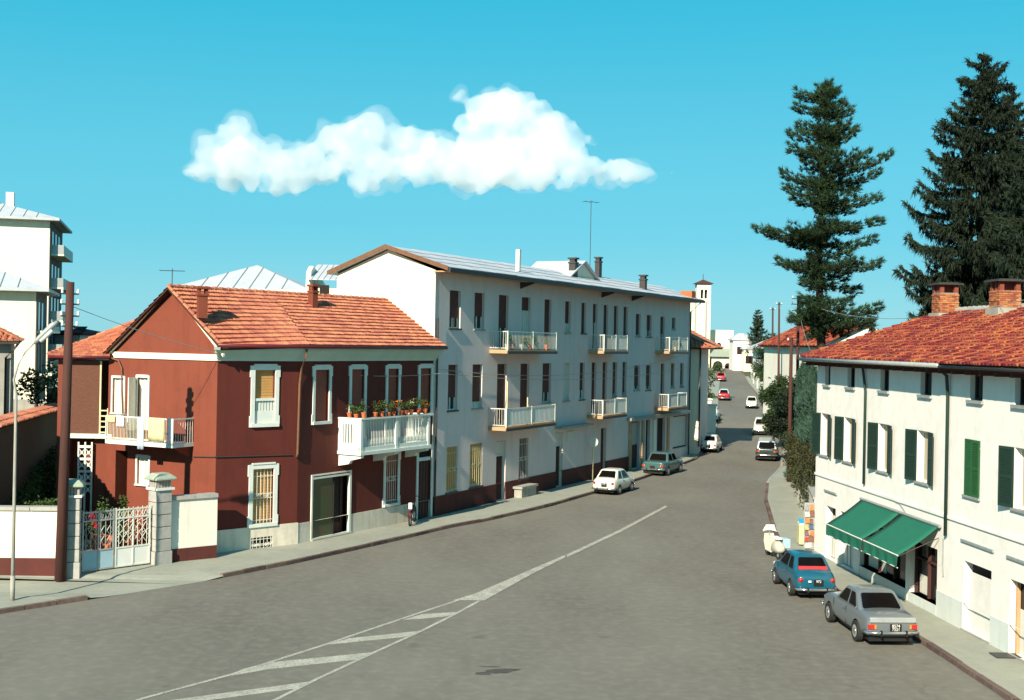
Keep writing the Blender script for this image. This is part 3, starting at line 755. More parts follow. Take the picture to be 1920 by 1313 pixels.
# shop front
a0, a1, z0, z1 = shop
zs = F2.hit(620, 893, 0)[1]
m = MB()
for (x0, x1, y0, y1) in ((a0 - .03, a0 + .06, z0, z1 + .06), (a1 - .10, a1 + .03, z0, z1 + .06), (a0 + .06, a1 - .10, zs - .04, zs + .04), (a0 + .06, a1 - .10, z1, z1 + .06), (a0 + .06, a1 - .1, z0, z0 + 0.08)):
    m.box(F2, x0, x1, -0.06, 0.05, y0, y1)
sf = m.build('shop_front', M['whitemetal'], house)
m = MB(); m.box(F2, a0 + .06, a1 - .10, -0.04, 0.02, zs + .04, z1); m.build('fascia_board', M['maroon'], sf)
am = a0 + (a1 - a0) * 0.56
mg = mat('green_shop_glass', (0.045, 0.075, 0.035), (0.075, 0.06, 0.025), rough=0.15, scale=1.2, spec=0.6)
m = MB(); m.box(F2, a0 + .06, am, -0.05, -0.02, z0 + .08, zs - .04); m.build('pane', mg, sf)
m = MB(); m.box(F2, am, am + .05, -0.05, 0.02, z0, zs); m.box(F2, am + .05, a1 - .1, -0.35, -0.3, z0, zs)
m.build('door_recess', M['dark'], sf)
m = MB(); m.box(F2, am + 0.15, am + 0.2, -.3, -.24, z0, zs - .1); m.box(F2, a1 - .35, a1 - .3, -.3, -.24, z0, zs - .1); m.box(F2, am + .2, a1 - .35, -.3, -.26, z0 + .0, z0 + .5)
m.build('shop_door', M['wood'], sf)
m = MB(); m.box(F2, a0 - .05, a1 + .05, 0.0, .16, 0.0, z0 + 0.04); m.build('doorstep', M['concrete'], sf)
# entrance door with striped fly curtain
a0, a1, z0, z1 = dr
ztr = F2.hit(795, 861, 0)[1]
m = MB(); m.box(F2, a0, a1, -.2, -.16, z0, z1); dd = m.build('door', M['dark'], house)
m = MB(); m.box(F2, a0, a1, -.14, -.02, ztr - .08, ztr + .08); m.build('transom', M['trim'], dd)
n = 9
for k in range(n):
    x0 = a0 + (a1 - a0) * k / n
    m = MB(); m.box(F2, x0 + .006, a0 + (a1 - a0) * (k + 1) / n - .006, -.12, -.10 + .01 * (k % 2), z0 + .02, ztr - .08); m.build('curtain_strip', M['blind' if k % 2 else 'bark'], dd)
surround(F2, dr, dd, 0.14, ears=False, foot=False)
# balcony
ob = solve_o(F2, 676, 634, 820)
ba0 = F2.hit(634, 820, 0)[0]; ba1 = F2.hit(806, 800, ob)[0]; ba1 = min(ba1, L2 - 0.05)
bz0 = F2.hit(676, 849, ob)[1]; bz1 = F2.hit(676, 788, ob)[1]
balc = MB(); balc.box(F2, ba0 - .05, ba1 + .05, 0.002, ob + .06, bz0 - .12, bz0 + .02)
bal = balc.build('balcony', M['trim'], house)
m = MB()
T = 0.07
mid = (ba0 + ba1) / 2
for (x0, x1) in ((ba0, ba0 + .16), (mid - .08, mid + .08), (ba1 - .16, ba1)): m.box(F2, x0, x1, ob - .14, ob + .02, bz0 + .02, bz1)
m.box(F2, ba0 - .03, ba1 + .03, ob - .16, ob + .05, bz1, bz1 + .07)
m.box(F2, ba0, ba1, ob - .12, ob, bz0 + .02, bz0 + .2)
for a_ in (ba0 - 0.0, ba1 - .12):
    m.box(F2, a_, a_ + .12, 0, ob - .14, bz0 + .02, bz0 + .35); m.box(F2, a_ - .03, a_ + .15, 0, ob - .16, bz1, bz1 + .07)
    m.box(F2, a_, a_ + .12, 0, ob - .14, bz1 - .2, bz1)
    m.box(F2, a_, a_ + .12, 0, ob * .22, bz0 + .35, bz1 - .2); m.box(F2, a_, a_ + .12, ob * .7, ob - .14, bz0 + .35, bz1 - .2)
    for q in range(4): m.box(F2, a_ + .01, a_ + .11, ob * (.25 + .12 * q), ob * (.31 + .12 * q), bz0 + .35, bz1 - .2)
m.build('parapet', M['trim'], bal)
for k in range(44):
    a_ = ba0 + .2 + (ba1 - ba0 - .4) * k / 43
    if abs(a_ - mid) < .1: continue
    m = MB(); m.lathe(F2.w(a_, ob - .07, bz0 + .2), [(.02, 0), (.035, .12), (.028, .26), (.018, .36), (.03, bz1 - bz0 - .2)], 6); m.build('baluster', M['trim'], bal)
for a_ in (ba0 + .05, mid - .1, ba1 - .25):
    m = MB(); m.prism([F2.w(a_, 0.002, bz0 - .12), F2.w(a_, ob, bz0 - .12), F2.w(a_, ob, bz0 - .24), F2.w(a_, ob * .55, bz0 - .36), F2.w(a_, ob * .45, bz0 - .52), F2.w(a_, 0.002, bz0 - .62)], (F2.d.x * .2, F2.d.y * .2, 0))
    m.build('console', M['trim'], bal)
# downpipe at the bend
def fp(px, py, fr, o): a, z = fr.hit(px, py, o); return fr.w(a, o, z)
pipe([fp(576, 655, F1, .55), fp(573, 668, F1, .5), fp(566, 690, F1, .10), fp(562, 720, F1, .09), fp(558, 850, F1, .09), fp(556, 858, F1, .05)], 0.05, house, M['brownmetal'])
m = MB(); m.tube([F1.w(-.01, .03, F1.hit(412, 857)[1]), F1.w(L1 - .3, .03, F1.hit(552, 853)[1])], 0.022, 5); m.tube([FG.w(4.6, .03, F1.hit(412, 857)[1] - .05), FG.w(5.7, .03, F1.hit(412, 857)[1])], 0.022, 5); m.build('conduit', M['darkmetal'], house)
# gable windows
wa = window(FG, win_a, house, 'curtain', depth=.12, sill=False); surround(FG, win_a, wa, .07, ears=False)
wd = window(FG, door_a, house, 'curtain', depth=.14, sill=False, name='balcony_door'); surround(FG, door_a, wd, .08, ears=False, foot=False)
m = MB(); a1_ = door_a[1]; q0, q1 = FG.w(a1_ + .02, 0.03, 0), FG.w(a1_ + .2, .55, 0)
ff = between(FG.w(door_a[0] - .06, 0.06, 0), FG.w(door_a[0] + .12, .62, 0))
m.box(ff, 0, .6, -.02, .02, door_a[2], door_a[3]); m.build('shutter', M['whitemetal'], wd)
wb = window(FG, win_b, house, 'curtain', depth=.12, sill=False); surround(FG, win_b, wb, .08, ears=False)
m = MB(); m.box(FG, dark_a[0], dark_a[1], -1.2, -1.1, 0, dark_a[3]); m.build('doorway', M['dark'], house)
# side balcony
os_ = solve_o(FG, 323, 363, 840)
sa0 = FG.hit(197, 832, os_)[0]; sa1 = FG.hit(363, 840, 0)[0]; sz = FG.hit(300, 838, os_)[1]; sr = FG.hit(260, 783, os_)[1]
m = MB(); m.box(FG, sa0, sa1, 0.002, os_, sz - .02, sz + .13); sb = m.build('balcony', M['trim'], house)
m = MB()
m.box(FG, sa0, sa1, os_ - .05, os_, sr - .03, sr + .02); m.box(FG, sa0, sa1, os_ - .05, os_, sz + .2, sz + .23)
for a_ in (sa0, sa1 - .04): m.box(FG, a_, a_ + .04, 0, os_, sr - .03, sr + .02)
for (a_, o_) in [(sa0, os_ - .05), (sa1 - .04, os_ - .05), ((sa0 + sa1) / 2, os_ - .05)]: m.box(FG, a_, a_ + .05, o_, o_ + .05, sz + .13, sr)
m.build('railing', M['whitemetal'], sb)
nb = 46
for k in range(nb):
    a_ = sa0 + (sa1 - sa0) * (k + .5) / nb
    m = MB(); m.tube([FG.w(a_, os_ - .02, sz + .13), FG.w(a_, os_ - .02, sr)], 0.011, 5); m.build('railing_bar', M['whitemetal' if k % 3 else 'yelmetal'], sb)
for k in range(9):
    o_ = os_ * (k + .5) / 9
    m = MB(); m.tube([FG.w(sa1 - .02, o_, sz + .13), FG.w(sa1 - .02, o_, sr)], 0.011, 5); m.build('railing_bar', M['whitemetal'], sb)
m = MB(); m.prism([FG.w(sa1 - .3, .002, sz - .02), FG.w(sa1 - .3, os_ * .8, sz - .02), FG.w(sa1 - .3, .002, sz - .5)], (FG.d.x * .15, FG.d.y * .15, 0)); m.build('console', M['redside'], sb)

# wing at the back left
wy = 49.6
WL = AT(107, 800, wy); WR = AT(200, 800, 49.5)
FW = between((WL[0], wy), (FG.A.x + 0.05, FG.A.y + 0.02))
LW = (Vector((FG.A.x, FG.A.y)) - FW.A).length
scr = FW.rect(128, 186, 672, 806); slabz = FW.hit(160, 816)[1]
m = MB()
m.box(FW, 0, FW.hit(124, 800)[0], -3.4, 0, 0, 7.4)
m.box(FW, FW.hit(124, 800)[0], LW, -3.4, -0.9, 0, 7.35)
m.box(FW, FW.hit(172, 880)[0], FW.hit(216, 880)[0], -.9, -0.25, 0, slabz - .1)
m.build('wall', M['redside'], house)
m = MB(); m.box(FW, FW.hit(124, 800)[0] + .01, LW + .3, -.89, 0.12, slabz - .12, slabz + .06); m.build('slab', M['trimgreen'], house)
m = MB(); m.box(FW, scr[0], scr[1], -.06, -.02, slabz + .06, 7.35); m.build('reed_screen', M['screen'], house)
m = MB(); m.box(FW, scr[1] + .02, scr[1] + .08, -.04, .02, slabz + .06, 7.35)
for k in range(5):
    z = slabz + .1 + k * .22; m.box(FW, scr[1] + .08, scr[1] + .34, -.02, .02, z, z + .05)
m.box(FW, scr[1] + .34, scr[1] + .38, -.02, .02, slabz + .06, slabz + 1.1)
m.build('post_frame', M['yelmetal'], house)
m = MB()   # white ornamental lattice
la, lb = FW.hit(147, 880, -.1)[0], FW.hit(172, 880, -.1)[0]; zt2 = FW.hit(160, 829, -.1)[1]; zb2 = FW.hit(160, 926, -.1)[1]
for a_ in (la, (la + lb) / 2, lb): m.box(FW, a_ - .03, a_ + .03, -.12, -.06, zb2 - .8, zt2)
z = zb2
while z < zt2 - .3:
    for (x0, x1) in ((la, (la + lb) / 2), ((la + lb) / 2, lb)):
        m.tube([FW.w(x0, -.09, z), FW.w(x1, -.09, z + .34)], .018, 4); m.tube([FW.w(x1, -.09, z), FW.w(x0, -.09, z + .34)], .018, 4)
        xm = (x0 + x1) / 2; m.box(FW, xm - .05, xm + .05, -.11, -.07, z + .11, z + .23)
        m.box(FW, x0, x1, -.11, -.07, z + .36, z + .46)
    z += .5
m.build('lattice_screen', M['whitemetal'], house)
# wing roof
wz = 7.62
e0 = Vector(FW.w(-.25, .35, wz - .06)); e1 = Vector(FW.w(LW + .15, .35, wz - .06))
t1 = Vector(AT(262, 600, 52.6)); t0 = Vector(AT(150, 644, 52.6))
tiles(e0, e1, t1, t0, .25, .27, 'flat', house, M['tile'], seed=9)
ridge_caps(e0, t0, house, M['tile'], .10); ridge_caps(t0, t1, house, M['tile'], .10)
pipe([e0 + Vector((0, -.04, -.06)), e1 + Vector((0, -.04, -.06))], .06, house, M['maroon'], 'gutter')
pipe([fp(197, 668, FW, .2), fp(222, 676, FG, .08), fp(228, 690, FG, .08), fp(231, 800, FG, .08)], .035, house, M['brownmetal'])

# ================================================================== GREY APARTMENT HOUSE
FA = Fr(P2, g_dir); LA = 38.2
apt = thing('apartment_house', 'long three storey grey apartment house with white balconies and cream gable end', 'apartment house', (P2.x, P2.y, 0))
TZ = 11.72
ob1 = 1.05
def balc_z(px, py): return FA.hit(px, py, ob1)[1]
flo2 = FA.hit(957, 658, ob1)[1]; flo1 = FA.hit(954, 803, ob1)[1]
top = [(843, 863.5, 546, 617, 'w', .72), (889.5, 908, 549.5, 618, 'w', .65), (935, 953, 553.5, 627, 'd', .6), (978, 994.5, 557, 627, 'd', .25), (1020.7, 1033.5, 561, 627, 'd', 1),
       (1059.5, 1070, 563.6, 624.6, 'w', .7), (1090, 1099, 567, 625, 'w', 1), (1111.5, 1120, 570, 627, 'd', .4), (1132, 1140, 572.5, 627, 'd', 1), (1151, 1159, 575, 627, 'd', .9), (1169, 1177, 576.5, 627, 'w', 1),
       (1192, 1201, 589, 631, 'w', .9), (1212.5, 1221.7, 591, 632, 'w', .7), (1238, 1246, 594, 640, 'd', .5), (1260.5, 1266, 596, 618, 'w', .9)]
sec = [(840, 858, 685, 770, 'w', .72), (885.6, 904, 684, 768, 'w', .85), (932, 949.5, 683.5, 760, 'd', .9), (975.5, 992, 682.5, 760, 'd', .85), (1017, 1033, 682, 754.6, 'w', .75), (1056, 1067.6, 681, 753, 'c', 0),
       (1087, 1095.8, 680.6, 750.5, 'w', .75), (1109.6, 1117.7, 679.5, 745, 'd', .9), (1129.6, 1138, 679, 745, 'd', .9), (1149.4, 1156, 678.5, 741, 'w', .9), (1167, 1174.6, 678, 741, 'w', .9),
       (1189, 1199.5, 685.5, 731.6, 'w', .85), (1211, 1220.6, 685, 731.6, 'w', .85), (1238.8, 1245.6, 682, 730, 'd', .9), (1258, 1264.5, 681.5, 727, 'w', .9), (1276, 1280.8, 681, 725, 'w', .9)]
def conv(L_, flo):
    out = []
    for (x0, x1, y0, y1, k, b) in L_:
        h = list(FA.rect(x0, x1, y0, y1))
        if h[1] - h[0] < 0.72: c = (h[0] + h[1]) / 2; h[0], h[1] = c - .38, c + .38
        if k == 'd': h[2] = flo + .04
        out.append((h, k, b))
    mt = sum(o[0][3] for o in out[:11]) / 11
    mw = [o[0][2] for o in out[:11] if o[1] in 'wc']; mw = sum(mw) / len(mw)
    for o in out[:11]:
        o[0][3] = mt
        if o[1] in 'wc': o[0][2] = mw
    return out
W2 = conv(top, flo2); W1 = conv(sec, flo1)
gh = {'g1': FA.rect(837, 857.4, 838, 923), 'g2': FA.rect(881, 904, 832, 912), 'd1': FA.rect(930, 947.6, 827, 946), 'g3': FA.rect(973, 990.4, 822, 898), 'd2': FA.rect(1042, 1054.6, 811, 916), 'd3': FA.rect(1126, 1136, 803, 890)}
gh = {k: list(v) for k, v in gh.items()}
for k in ('d1', 'd2', 'd3'): gh[k][2] = 0.16
sh = []
for (x0, x1, y0, y1) in ((1184, 1200, 760, 862), (1211, 1219, 762, 850), (1232, 1247, 768, 856), (1262, 1290, 772, 836)):
    r_ = list(FA.rect(x0, x1, y0, y1)); r_[3] = 3.3; r_[2] = 0.16; sh.append(r_)
sh[3][2] = 0.9
holes = [w[0] for w in W2 + W1] + list(gh.values()) + sh
mb = MB()
wall_mb(mb, FA, 0, LA, 0, TZ, holes, 0.24)
wd_ = 5.55; n_ = FA.n
eb = Vector((*(FA.A + FA.d * LA), 0)); 
gab = between(P2 - n_ * wd_, P2)          # gable plane frame seen from the camera side
mb.poly([FA.w(LA, 0, 0), FA.w(LA, -wd_, 0), FA.w(LA, -wd_, TZ), FA.w(LA, -wd_ / 2, TZ + 1), FA.w(LA, 0, TZ)])
mb.poly([FA.w(LA, -wd_, 0), FA.w(0, -wd_, 0), FA.w(0, -wd_, TZ), FA.w(LA, -wd_, TZ)])
mb.build('wall', M['grey'], apt)
m = MB(); m.prism([FA.w(-.004, 0.02, 0), FA.w(-.004, -wd_, 0), FA.w(-.004, -wd_, 11.6), FA.w(-.004, -wd_ + 2.95, 12.75), FA.w(-.004, 0.02, 11.75)], (-FA.d.x * .05, -FA.d.y * .05, 0))
m.box(FA, -.05, 4.0, -wd_ - 2.4, -wd_, 0, 10.1)
m.build('gable_wall', M['cream'], apt)
m = MB(); wall_mb(m, FA, 0, FA.hit(1178, 880)[0], 0, 1.05, [(*gh[k][:2], -1, 2) for k in ('d1', 'd2', 'd3')], .1, o=.04)
m.poly([FA.w(0, .04, 1.05), FA.w(FA.hit(1178, 880)[0], .04, 1.05), FA.w(FA.hit(1178, 880)[0], -.02, 1.05), FA.w(0, -.02, 1.05)])
m.build('plinth', M['darkplinth'], apt)
# roof: light cement sheets in courses
ov = 0.85
ez = 11.86; rz = 12.95
def rp(a, o, z): return Vector(FA.w(a, o, z))
def sheet_roof(parent, p, e, z0, zr, a0, a1, o_e, o_r, courses=5, material='slate'):
    for k in range(courses):
        t0, t1 = k / courses, (k + 1) / courses
        o0, o1 = o_e + (o_r - o_e) * t0, o_e + (o_r - o_e) * min(1, t1 + .03)
        q0, q1 = z0 + (zr - z0) * t0 + .035, z0 + (zr - z0) * min(1, t1 + .03)
        n = max(1, int((a1 - a0) / 2.4))
        for j in range(n):
            x0, x1 = a0 + (a1 - a0) * j / n + .004, a0 + (a1 - a0) * (j + 1) / n - .004
            jj = 0.008 * ((j * 7 + k * 3) % 3)
            m = MB(); m.hexa([rp(x0, o0, q0 - .03 + jj), rp(x1, o0, q0 - .03 + jj), rp(x1, o1, q1 - .03 + jj), rp(x0, o1, q1 - .03 + jj), rp(x0, o0, q0 + jj), rp(x1, o0, q0 + jj), rp(x1, o1, q1 + jj), rp(x0, o1, q1 + jj)])
            m.build('roof_sheet', M[material], parent)
rr = MB(); rr.prism([rp(-.35, ov, ez - .12), rp(-.35, ov, ez), rp(-.35, -2.6, rz), rp(-.35, -wd_ - .35, ez - .16), rp(-.35, -wd_ - .35, ez - .28), rp(-.35, -2.6, rz - .14)], Vector((*FA.d, 0)) * (LA + .9))
roof = rr.build('roof', M['slate'], apt)
sheet_roof(roof, None, None, ez, rz, -.35, LA + .55, ov, -2.6, 4)
m = MB(); m.prism([rp(-.40, ov + .02, ez - .15), rp(-.40, ov + .02, ez + .06), rp(-.40, -2.6, rz + .05), rp(-.40, -2.6, rz - .16)], Vector((*FA.d, 0)) * .05)
m.prism([rp(-.40, -2.6, rz + .05), rp(-.40, -wd_ - .37, ez - .1), rp(-.40, -wd_ - .37, ez - .3), rp(-.40, -2.6, rz - .16)][::-1], Vector((*FA.d, 0)) * .05)
m.build('verge_board', M['brownmetal'], roof)
m = MB(); m.box(FA, -.34, LA + .5, ov - .02, ov + .13, ez - .22, ez - .02); m.build('gutter', M['darkmetal'], roof)
m = MB(); m.box(FA, -.2, LA + .4, 0.0, ov - .03, ez - .2, ez - .14); m.build('soffit', M['soffit'], roof)
for px in (975, 1128, 1185):
    a = FA.hit(px, 540)[0]; m = MB(); m.prism([FA.w(a, 0, ez - .2), FA.w(a, ov, ez - .2), FA.w(a, ov, ez - .26), FA.w(a, .0, ez - .55)], (FA.d.x * .08, FA.d.y * .12, 0)); m.build('eave_bracket', M['darkmetal'], apt)
# chimneys and the small gabled dormer
def rchim(px, py, Yd, w, h, material, cap=True):
    c = AT(px, py, Yd); o = chimney(roof, (c[0], c[1], c[2] - .6), w, h + .6, material, cap, 1.1)
    return o
rchim(972, 488, 66.5, .22, .58, 'whitemetal', False)
rchim(1075, 505, 75.5, .42, .35, 'darkmetal')
rchim(1122, 503, 82, .36, .38, 'darkmetal')
rchim(1206, 538, 83.5, .40, .45, 'darkmetal')
rchim(1290, 550, 91, .9, .15, 'terracotta', False)
da = FA.hit(1120, 540, 0)[0]
m = MB(); dz = 12.3
m.prism([rp(da - 1.9, -1.2, dz), rp(da + 3.0, -1.2, dz), rp(da + 0.5, -1.2, dz + 1.15)], Vector((-FA.n.x, -FA.n.y, 0)) * 3.0)
m.build('dormer', M['cream'], roof)
for (a, b, zz, y) in ((da - 2.2, da + .5, dz - .05, dz + 1.22), (da + 3.3, da + .5, dz - .05, dz + 1.22)):
    m = MB(); q = [rp(a, -1.0, zz), rp(b, -1.0, y), rp(b, -4.4, y), rp(a, -4.4, zz)]
    m.prism(q if a < b else q[::-1], (0, 0, .09)); m.build('dormer_roof', M['slate'], roof)
# windows
for i, (h, k, b) in enumerate(W2 + W1):
    window(FA, h, apt, 'curtain' if k == 'c' else 'blind', depth=.2, blind=b, sill=(k != 'd'), bm='blind', sm='darkmetal' if i % 3 == 0 else 'concrete', name='balcony_door' if k == 'd' else 'window', glow=(i in (3, 5, 16)))
for k in ('g1', 'g2', 'g3'):
    r = window(FA, gh[k], apt, 'blind', depth=.2, blind=.97, bm='blindyel' if k != 'g3' else 'blind', sm='darkmetal'); grille(FA, gh[k], r, -.03, 6, 'yelmetal' if k != 'g3' else 'whitemetal', True)
for k in ('d1', 'd2', 'd3'):
    a0, a1, z0, z1 = gh[k]; m = MB(); m.box(FA, a0, a1, -.24, -.2, z0, z1); d = m.build('door', M['wood'], apt)
    ztr = z1 - .75
    if k != 'd3':
        m = MB(); m.box(FA, a0 + .05, a1 - .05, -.19, -.17, ztr, z1 - .05); m.build('pane', M['curtain'], d)
        m = MB()
        for q in (a0, a1 - .05): m.box(FA, q, q + .05, -.2, -.12, z0, z1)
        m.box(FA, a0 + .05, a1 - .05, -.2, -.12, ztr - .06, ztr); m.build('door_frame', M['whitemetal'], d)
    m = MB()
    for (f0, f1) in ((.08, .45), (.53, .92)): m.box(FA, a0 + (a1 - a0) * f0, a0 + (a1 - a0) * f1, -.2, -.185, z0 + .15, z0 + 1.0); m.box(FA, a0 + (a1 - a0) * f0, a0 + (a1 - a0) * f1, -.2, -.185, z0 + 1.1, ztr - .12)
    m.build('door_panel', M['wood'], d)
# plate beside the second door
pl = FA.rect(1062.7, 1074, 809, 827); m = MB(); m.box(FA, pl[0], pl[1], .0, .05, pl[2], pl[3]); m.build('wall_plate', M['curtain'], apt)
cn = FA.rect(1040, 1096, 795, 802); m = MB(); m.box(FA, cn[0], cn[1] + .2, 0.0, .5, cn[2] + .05, cn[2] + .17); m.build('door_canopy', M['concrete'], apt)
# shop bays at the far end
for i, r_ in enumerate(sh):
    a0, a1, z0, z1 = r_; m = MB(); m.box(FA, a0, a1, -.24, -.2, z0, z1); s_ = m.build('shop_bay', M[('wood', 'dark', 'dark', 'dark')[i]], apt)
    if i in (0, 3):
        m = MB(); m.box(FA, a0 + .1, a1 - .1, -.19, -.17, (z0 + z1) / 2 if i == 0 else z0 + .1, z1 - .1); m.build('pane', M['curtain' if i == 3 else 'galv'], s_)
for px in (1181, 1205, 1226, 1252):
    a = FA.hit(px, 800)[0]; m = MB(); m.box(FA, a - .22, a + .22, .003, .09, .1, 3.25); m.build('pilaster', M['soffit' if px != 1226 else 'cream'], apt)
m = MB(); m.box(FA, FA.hit(1176, 760)[0], LA - .1, .0, .32, 3.42, 3.62); m.build('shop_cornice', M['concrete'], apt)
# balconies
def apt_balcony(a0, a1, zf, kind, rh=1.0, panel=None):
    m = MB(); m.box(FA, a0, a1, .003, ob1, zf - .14, zf + .05)
    b = m.build('balcony', M['soffit'], apt)
    m = MB(); m.box(FA, a0 - .03, a1 + .03, ob1 - .02, ob1 + .04, zf - .16, zf - .02); m.build('slab_edge', M['darkmetal'], b)
    m = MB(); zt = zf + rh
    m.box(FA, a0, a1, ob1 - .05, ob1 - .01, zt - .04, zt); m.box(FA, a0, a1, ob1 - .05, ob1 - .01, zf + .12, zf + .15)
    for q in (a0, a1 - .04): m.box(FA, q, q + .04, 0, ob1 - .05, zt - .04, zt); m.box(FA, q, q + .04, 0, ob1 - .05, zf + .12, zf + .15)
    L = a1 - a0
    for q in (a0, a0 + L * .5 - .03, a1 - .06): m.box(FA, q, q + .06, ob1 - .06, ob1, zf + .05, zt + .02)
    m.build('railing', M['whitemetal'], b)
    n = int(L / .16)
    for k in range(n):
        a = a0 + L * (k + .5) / n; m = MB(); m.tube([FA.w(a, ob1 - .03, zf + .12), FA.w(a, ob1 - .03, zt)], .011, 4); m.build('railing_bar', M['whitemetal'], b)
    for k in range(7):
        o = ob1 * (k + .5) / 7.5; m = MB(); m.tube([FA.w(a0 + .02, o, zf + .12), FA.w(a0 + .02, o, zt)], .011, 4); m.build('railing_bar', M['whitemetal'], b)
    if panel:
        m = MB(); m.box(FA, a0 + L * panel[0], a0 + L * panel[1], ob1 - .075, ob1 - .06, zf + .15, zt - .05); m.build('windscreen_cloth', M[panel[2]], b)
    return b
def span(x_wall, x_front): return FA.hit(x_wall, 650, 0)[0], FA.hit(x_front, 650, ob1)[0]
s1, s2, s3 = span(918, 1044), span(1103, 1177), span(1229, 1290)
apt_balcony(*s1, flo2, 0); apt_balcony(*s2, flo2, 0, panel=(.35, 1, 'cloth_white')); apt_balcony(*s3, flo2, 0, panel=(.5, 1, 'cloth_white'))
apt_balcony(*s1, flo1, 0, panel=(.0, .98, 'cloth_white')); apt_balcony(*s2, flo1, 0, panel=(.3, 1, 'cloth_white')); apt_balcony(*s3, flo1, 0, panel=(.0, 1, 'bluepaint'))
# yellow awning posts on the lower balcony
for q in (.02, .42):
    a = s1[0] + (s1[1] - s1[0]) * q; m = MB(); m.box(FA, a, a + .06, ob1 - .08, ob1 - .03, flo1 - .1, flo1 + (1.5 if q > .1 else 2.4)); m.build('balcony_post', M['yelmetal'], apt)
pipe([FA.w(LA - .15, ov, ez - .2), FA.w(LA - .15, .1, ez - .9), FA.w(LA - .15, .1, .3)], .05, apt, M['darkmetal'])
pipe([FA.w(.12, .1, 9.5), FA.w(.12, .1, .3)], .05, apt, M['darkmetal'])

# things that stand against it
m = MB(); a = FA.hit(975, 915)[0]
bn = thing('stone_bench', 'low stone block bench under the grilled window of the grey apartment house', 'bench', FA.w(a, .4, 0.14))
m.box(FA, a - .9, a + .9, .1, .55, .14, .62); m.build('block', M['concrete'], bn)
m = MB(); m.box(FA, a - 1.0, a + 1.0, .06, .62, .62, .74); m.build('slab', M['concrete'], bn)

# ================================================================== WHITE HOUSE ON THE RIGHT
RD = Vector((0.0787, -0.9969)).normalized()
RA = Vector((12.47, 50.0))
FR_ = Fr(RA, RD); LR = 25.0
rt = thing('white_house', 'white rendered house with green shutters, red clay roof and shops below', 'house', (RA.x, RA.y, 0))
attic = [FR_.rect(*r) for r in ((1547, 1557, 676, 722), (1589, 1603, 678, 726), (1651, 1667, 680, 733), (1726, 1747, 684, 740), (1819, 1843, 690, 752.5))]
az = sum(r[2] for r in attic) / 5
attic = [(r[0], r[1], az, 7.72) for r in attic]
extra = attic[4][1] + 1.9
attic.append((extra, extra + .8, az, 7.72))
ops = [FR_.rect(*r) for r in ((1541, 1551.5, 776, 852), (1584, 1597, 782, 864), (1649, 1663, 795, 885), (1722, 1739, 810, 908), (1810, 1838, 824, 932), (1905, 1930, 843, 957))]
oz0 = sum(r[2] for r in ops[:5]) / 5; oz1 = sum(r[3] for r in ops[:5]) / 5
ops = [((r[0] + r[1]) / 2 - .46, (r[0] + r[1]) / 2 + .46, oz0, oz1) for r in ops]
gr = [list(FR_.rect(*r)) for r in ((1548, 1566, 960, 1060), (1574, 1600, 965, 1075), (1612, 1692, 1000, 1100), (1706, 1757, 1010, 1140), (1806, 1858, 1062, 1205), (1893, 1930, 1090, 1240))]
gz = FR_.hit(1806, 1050)[1]
for r in gr: r[2] = .16; r[3] = gz
gr[1][2] = .16; gr[2][2] = .5; gr[3][2] = .45
gr[2][1] = gr[3][0] - .35
mb = MB(); wall_mb(mb, FR_, 0, LR, 0, 7.95, attic + ops + [tuple(r) + (.3,) for r in gr], .22)
DW = 12.0
mb.poly([FR_.w(0, -DW, 0), FR_.w(0, 0, 0), FR_.w(0, 0, 7.95), FR_.w(0, -5.6, 9.85), FR_.w(0, -DW, 7.9)])
mb.poly([FR_.w(LR, 0, 0), FR_.w(LR, -DW, 0), FR_.w(LR, -DW, 7.9), FR_.w(LR, -5.6, 9.85), FR_.w(LR, 0, 7.95)])
mb.poly([FR_.w(LR, -DW, 0), FR_.w(0, -DW, 0), FR_.w(0, -DW, 7.9), FR_.w(LR, -DW, 7.9)])
mb.build('wall', M['white_right'], rt)
m = MB(); wall_mb(m, FR_, gr[3][1] + .02, LR, 0, .95, [(r[0], r[1], -1, 2) for r in gr[4:]], .05, o=.025)
m.poly([FR_.w(gr[3][1], .025, .95), FR_.w(LR, .025, .95), FR_.w(LR, -.02, .95), FR_.w(gr[3][1], -.02, .95)]); m.build('plinth', M['palebase'], rt)
m = MB(); zc = FR_.hit(1620, 917)[1]; m.box(FR_, 0, LR, .002, .05, zc - .05, zc + .04); m.build('string_course', M['white_right'], rt)
# roof
e0 = Vector(FR_.w(-.25, .62, 8.02)); e1 = Vector(FR_.w(LR, .62, 8.02)); r1 = Vector(FR_.w(LR, -5.5, 10.0)); r0 = Vector(FR_.w(-.25, -5.5, 10.0))
tiles(e0, e1, r1, r0, .19, .34, 'coppo', rt, M['tile2'], seed=21, jit=1.7)
bk0 = Vector(FR_.w(-.25, -DW - .5, 7.9)); bk1 = Vector(FR_.w(LR, -DW - .5, 7.9))
tiles(bk1, bk0, r0, r1, .4, .5, 'coppo', rt, M['tile2'], seed=22)
ridge_caps(r0, r1, rt, M['concrete'], .15, .42)
ridge_caps(e0, r0, rt, M['tile2'], .13, .4)
m = MB(); m.tube([e0 + Vector((0, 0, -.06)) + Vector((*FR_.n, 0)) * .06, Vector(FR_.w(FR_.hit(1800, 680)[0], .68, 7.96))], .07, 8); m.build('gutter', M['galv'], rt, smooth=True)
m = MB(); m.tube([Vector(FR_.w(FR_.hit(1800, 680)[0] + .02, .66, 7.93)), Vector(FR_.w(LR, .66, 7.93))], .05, 6); m.build('gutter', M['darkmetal'], rt, smooth=True)
m = MB(); m.box(FR_, -.2, LR, .0, .6, 7.84, 7.9); m.build('soffit', M['darkplinth'], rt)
for k in range(28):
    a = .2 + k * .9; m = MB(); m.box(FR_, a, a + .1, .0, .56, 7.72, 7.84); m.build('rafter_end', M['wood'], rt)
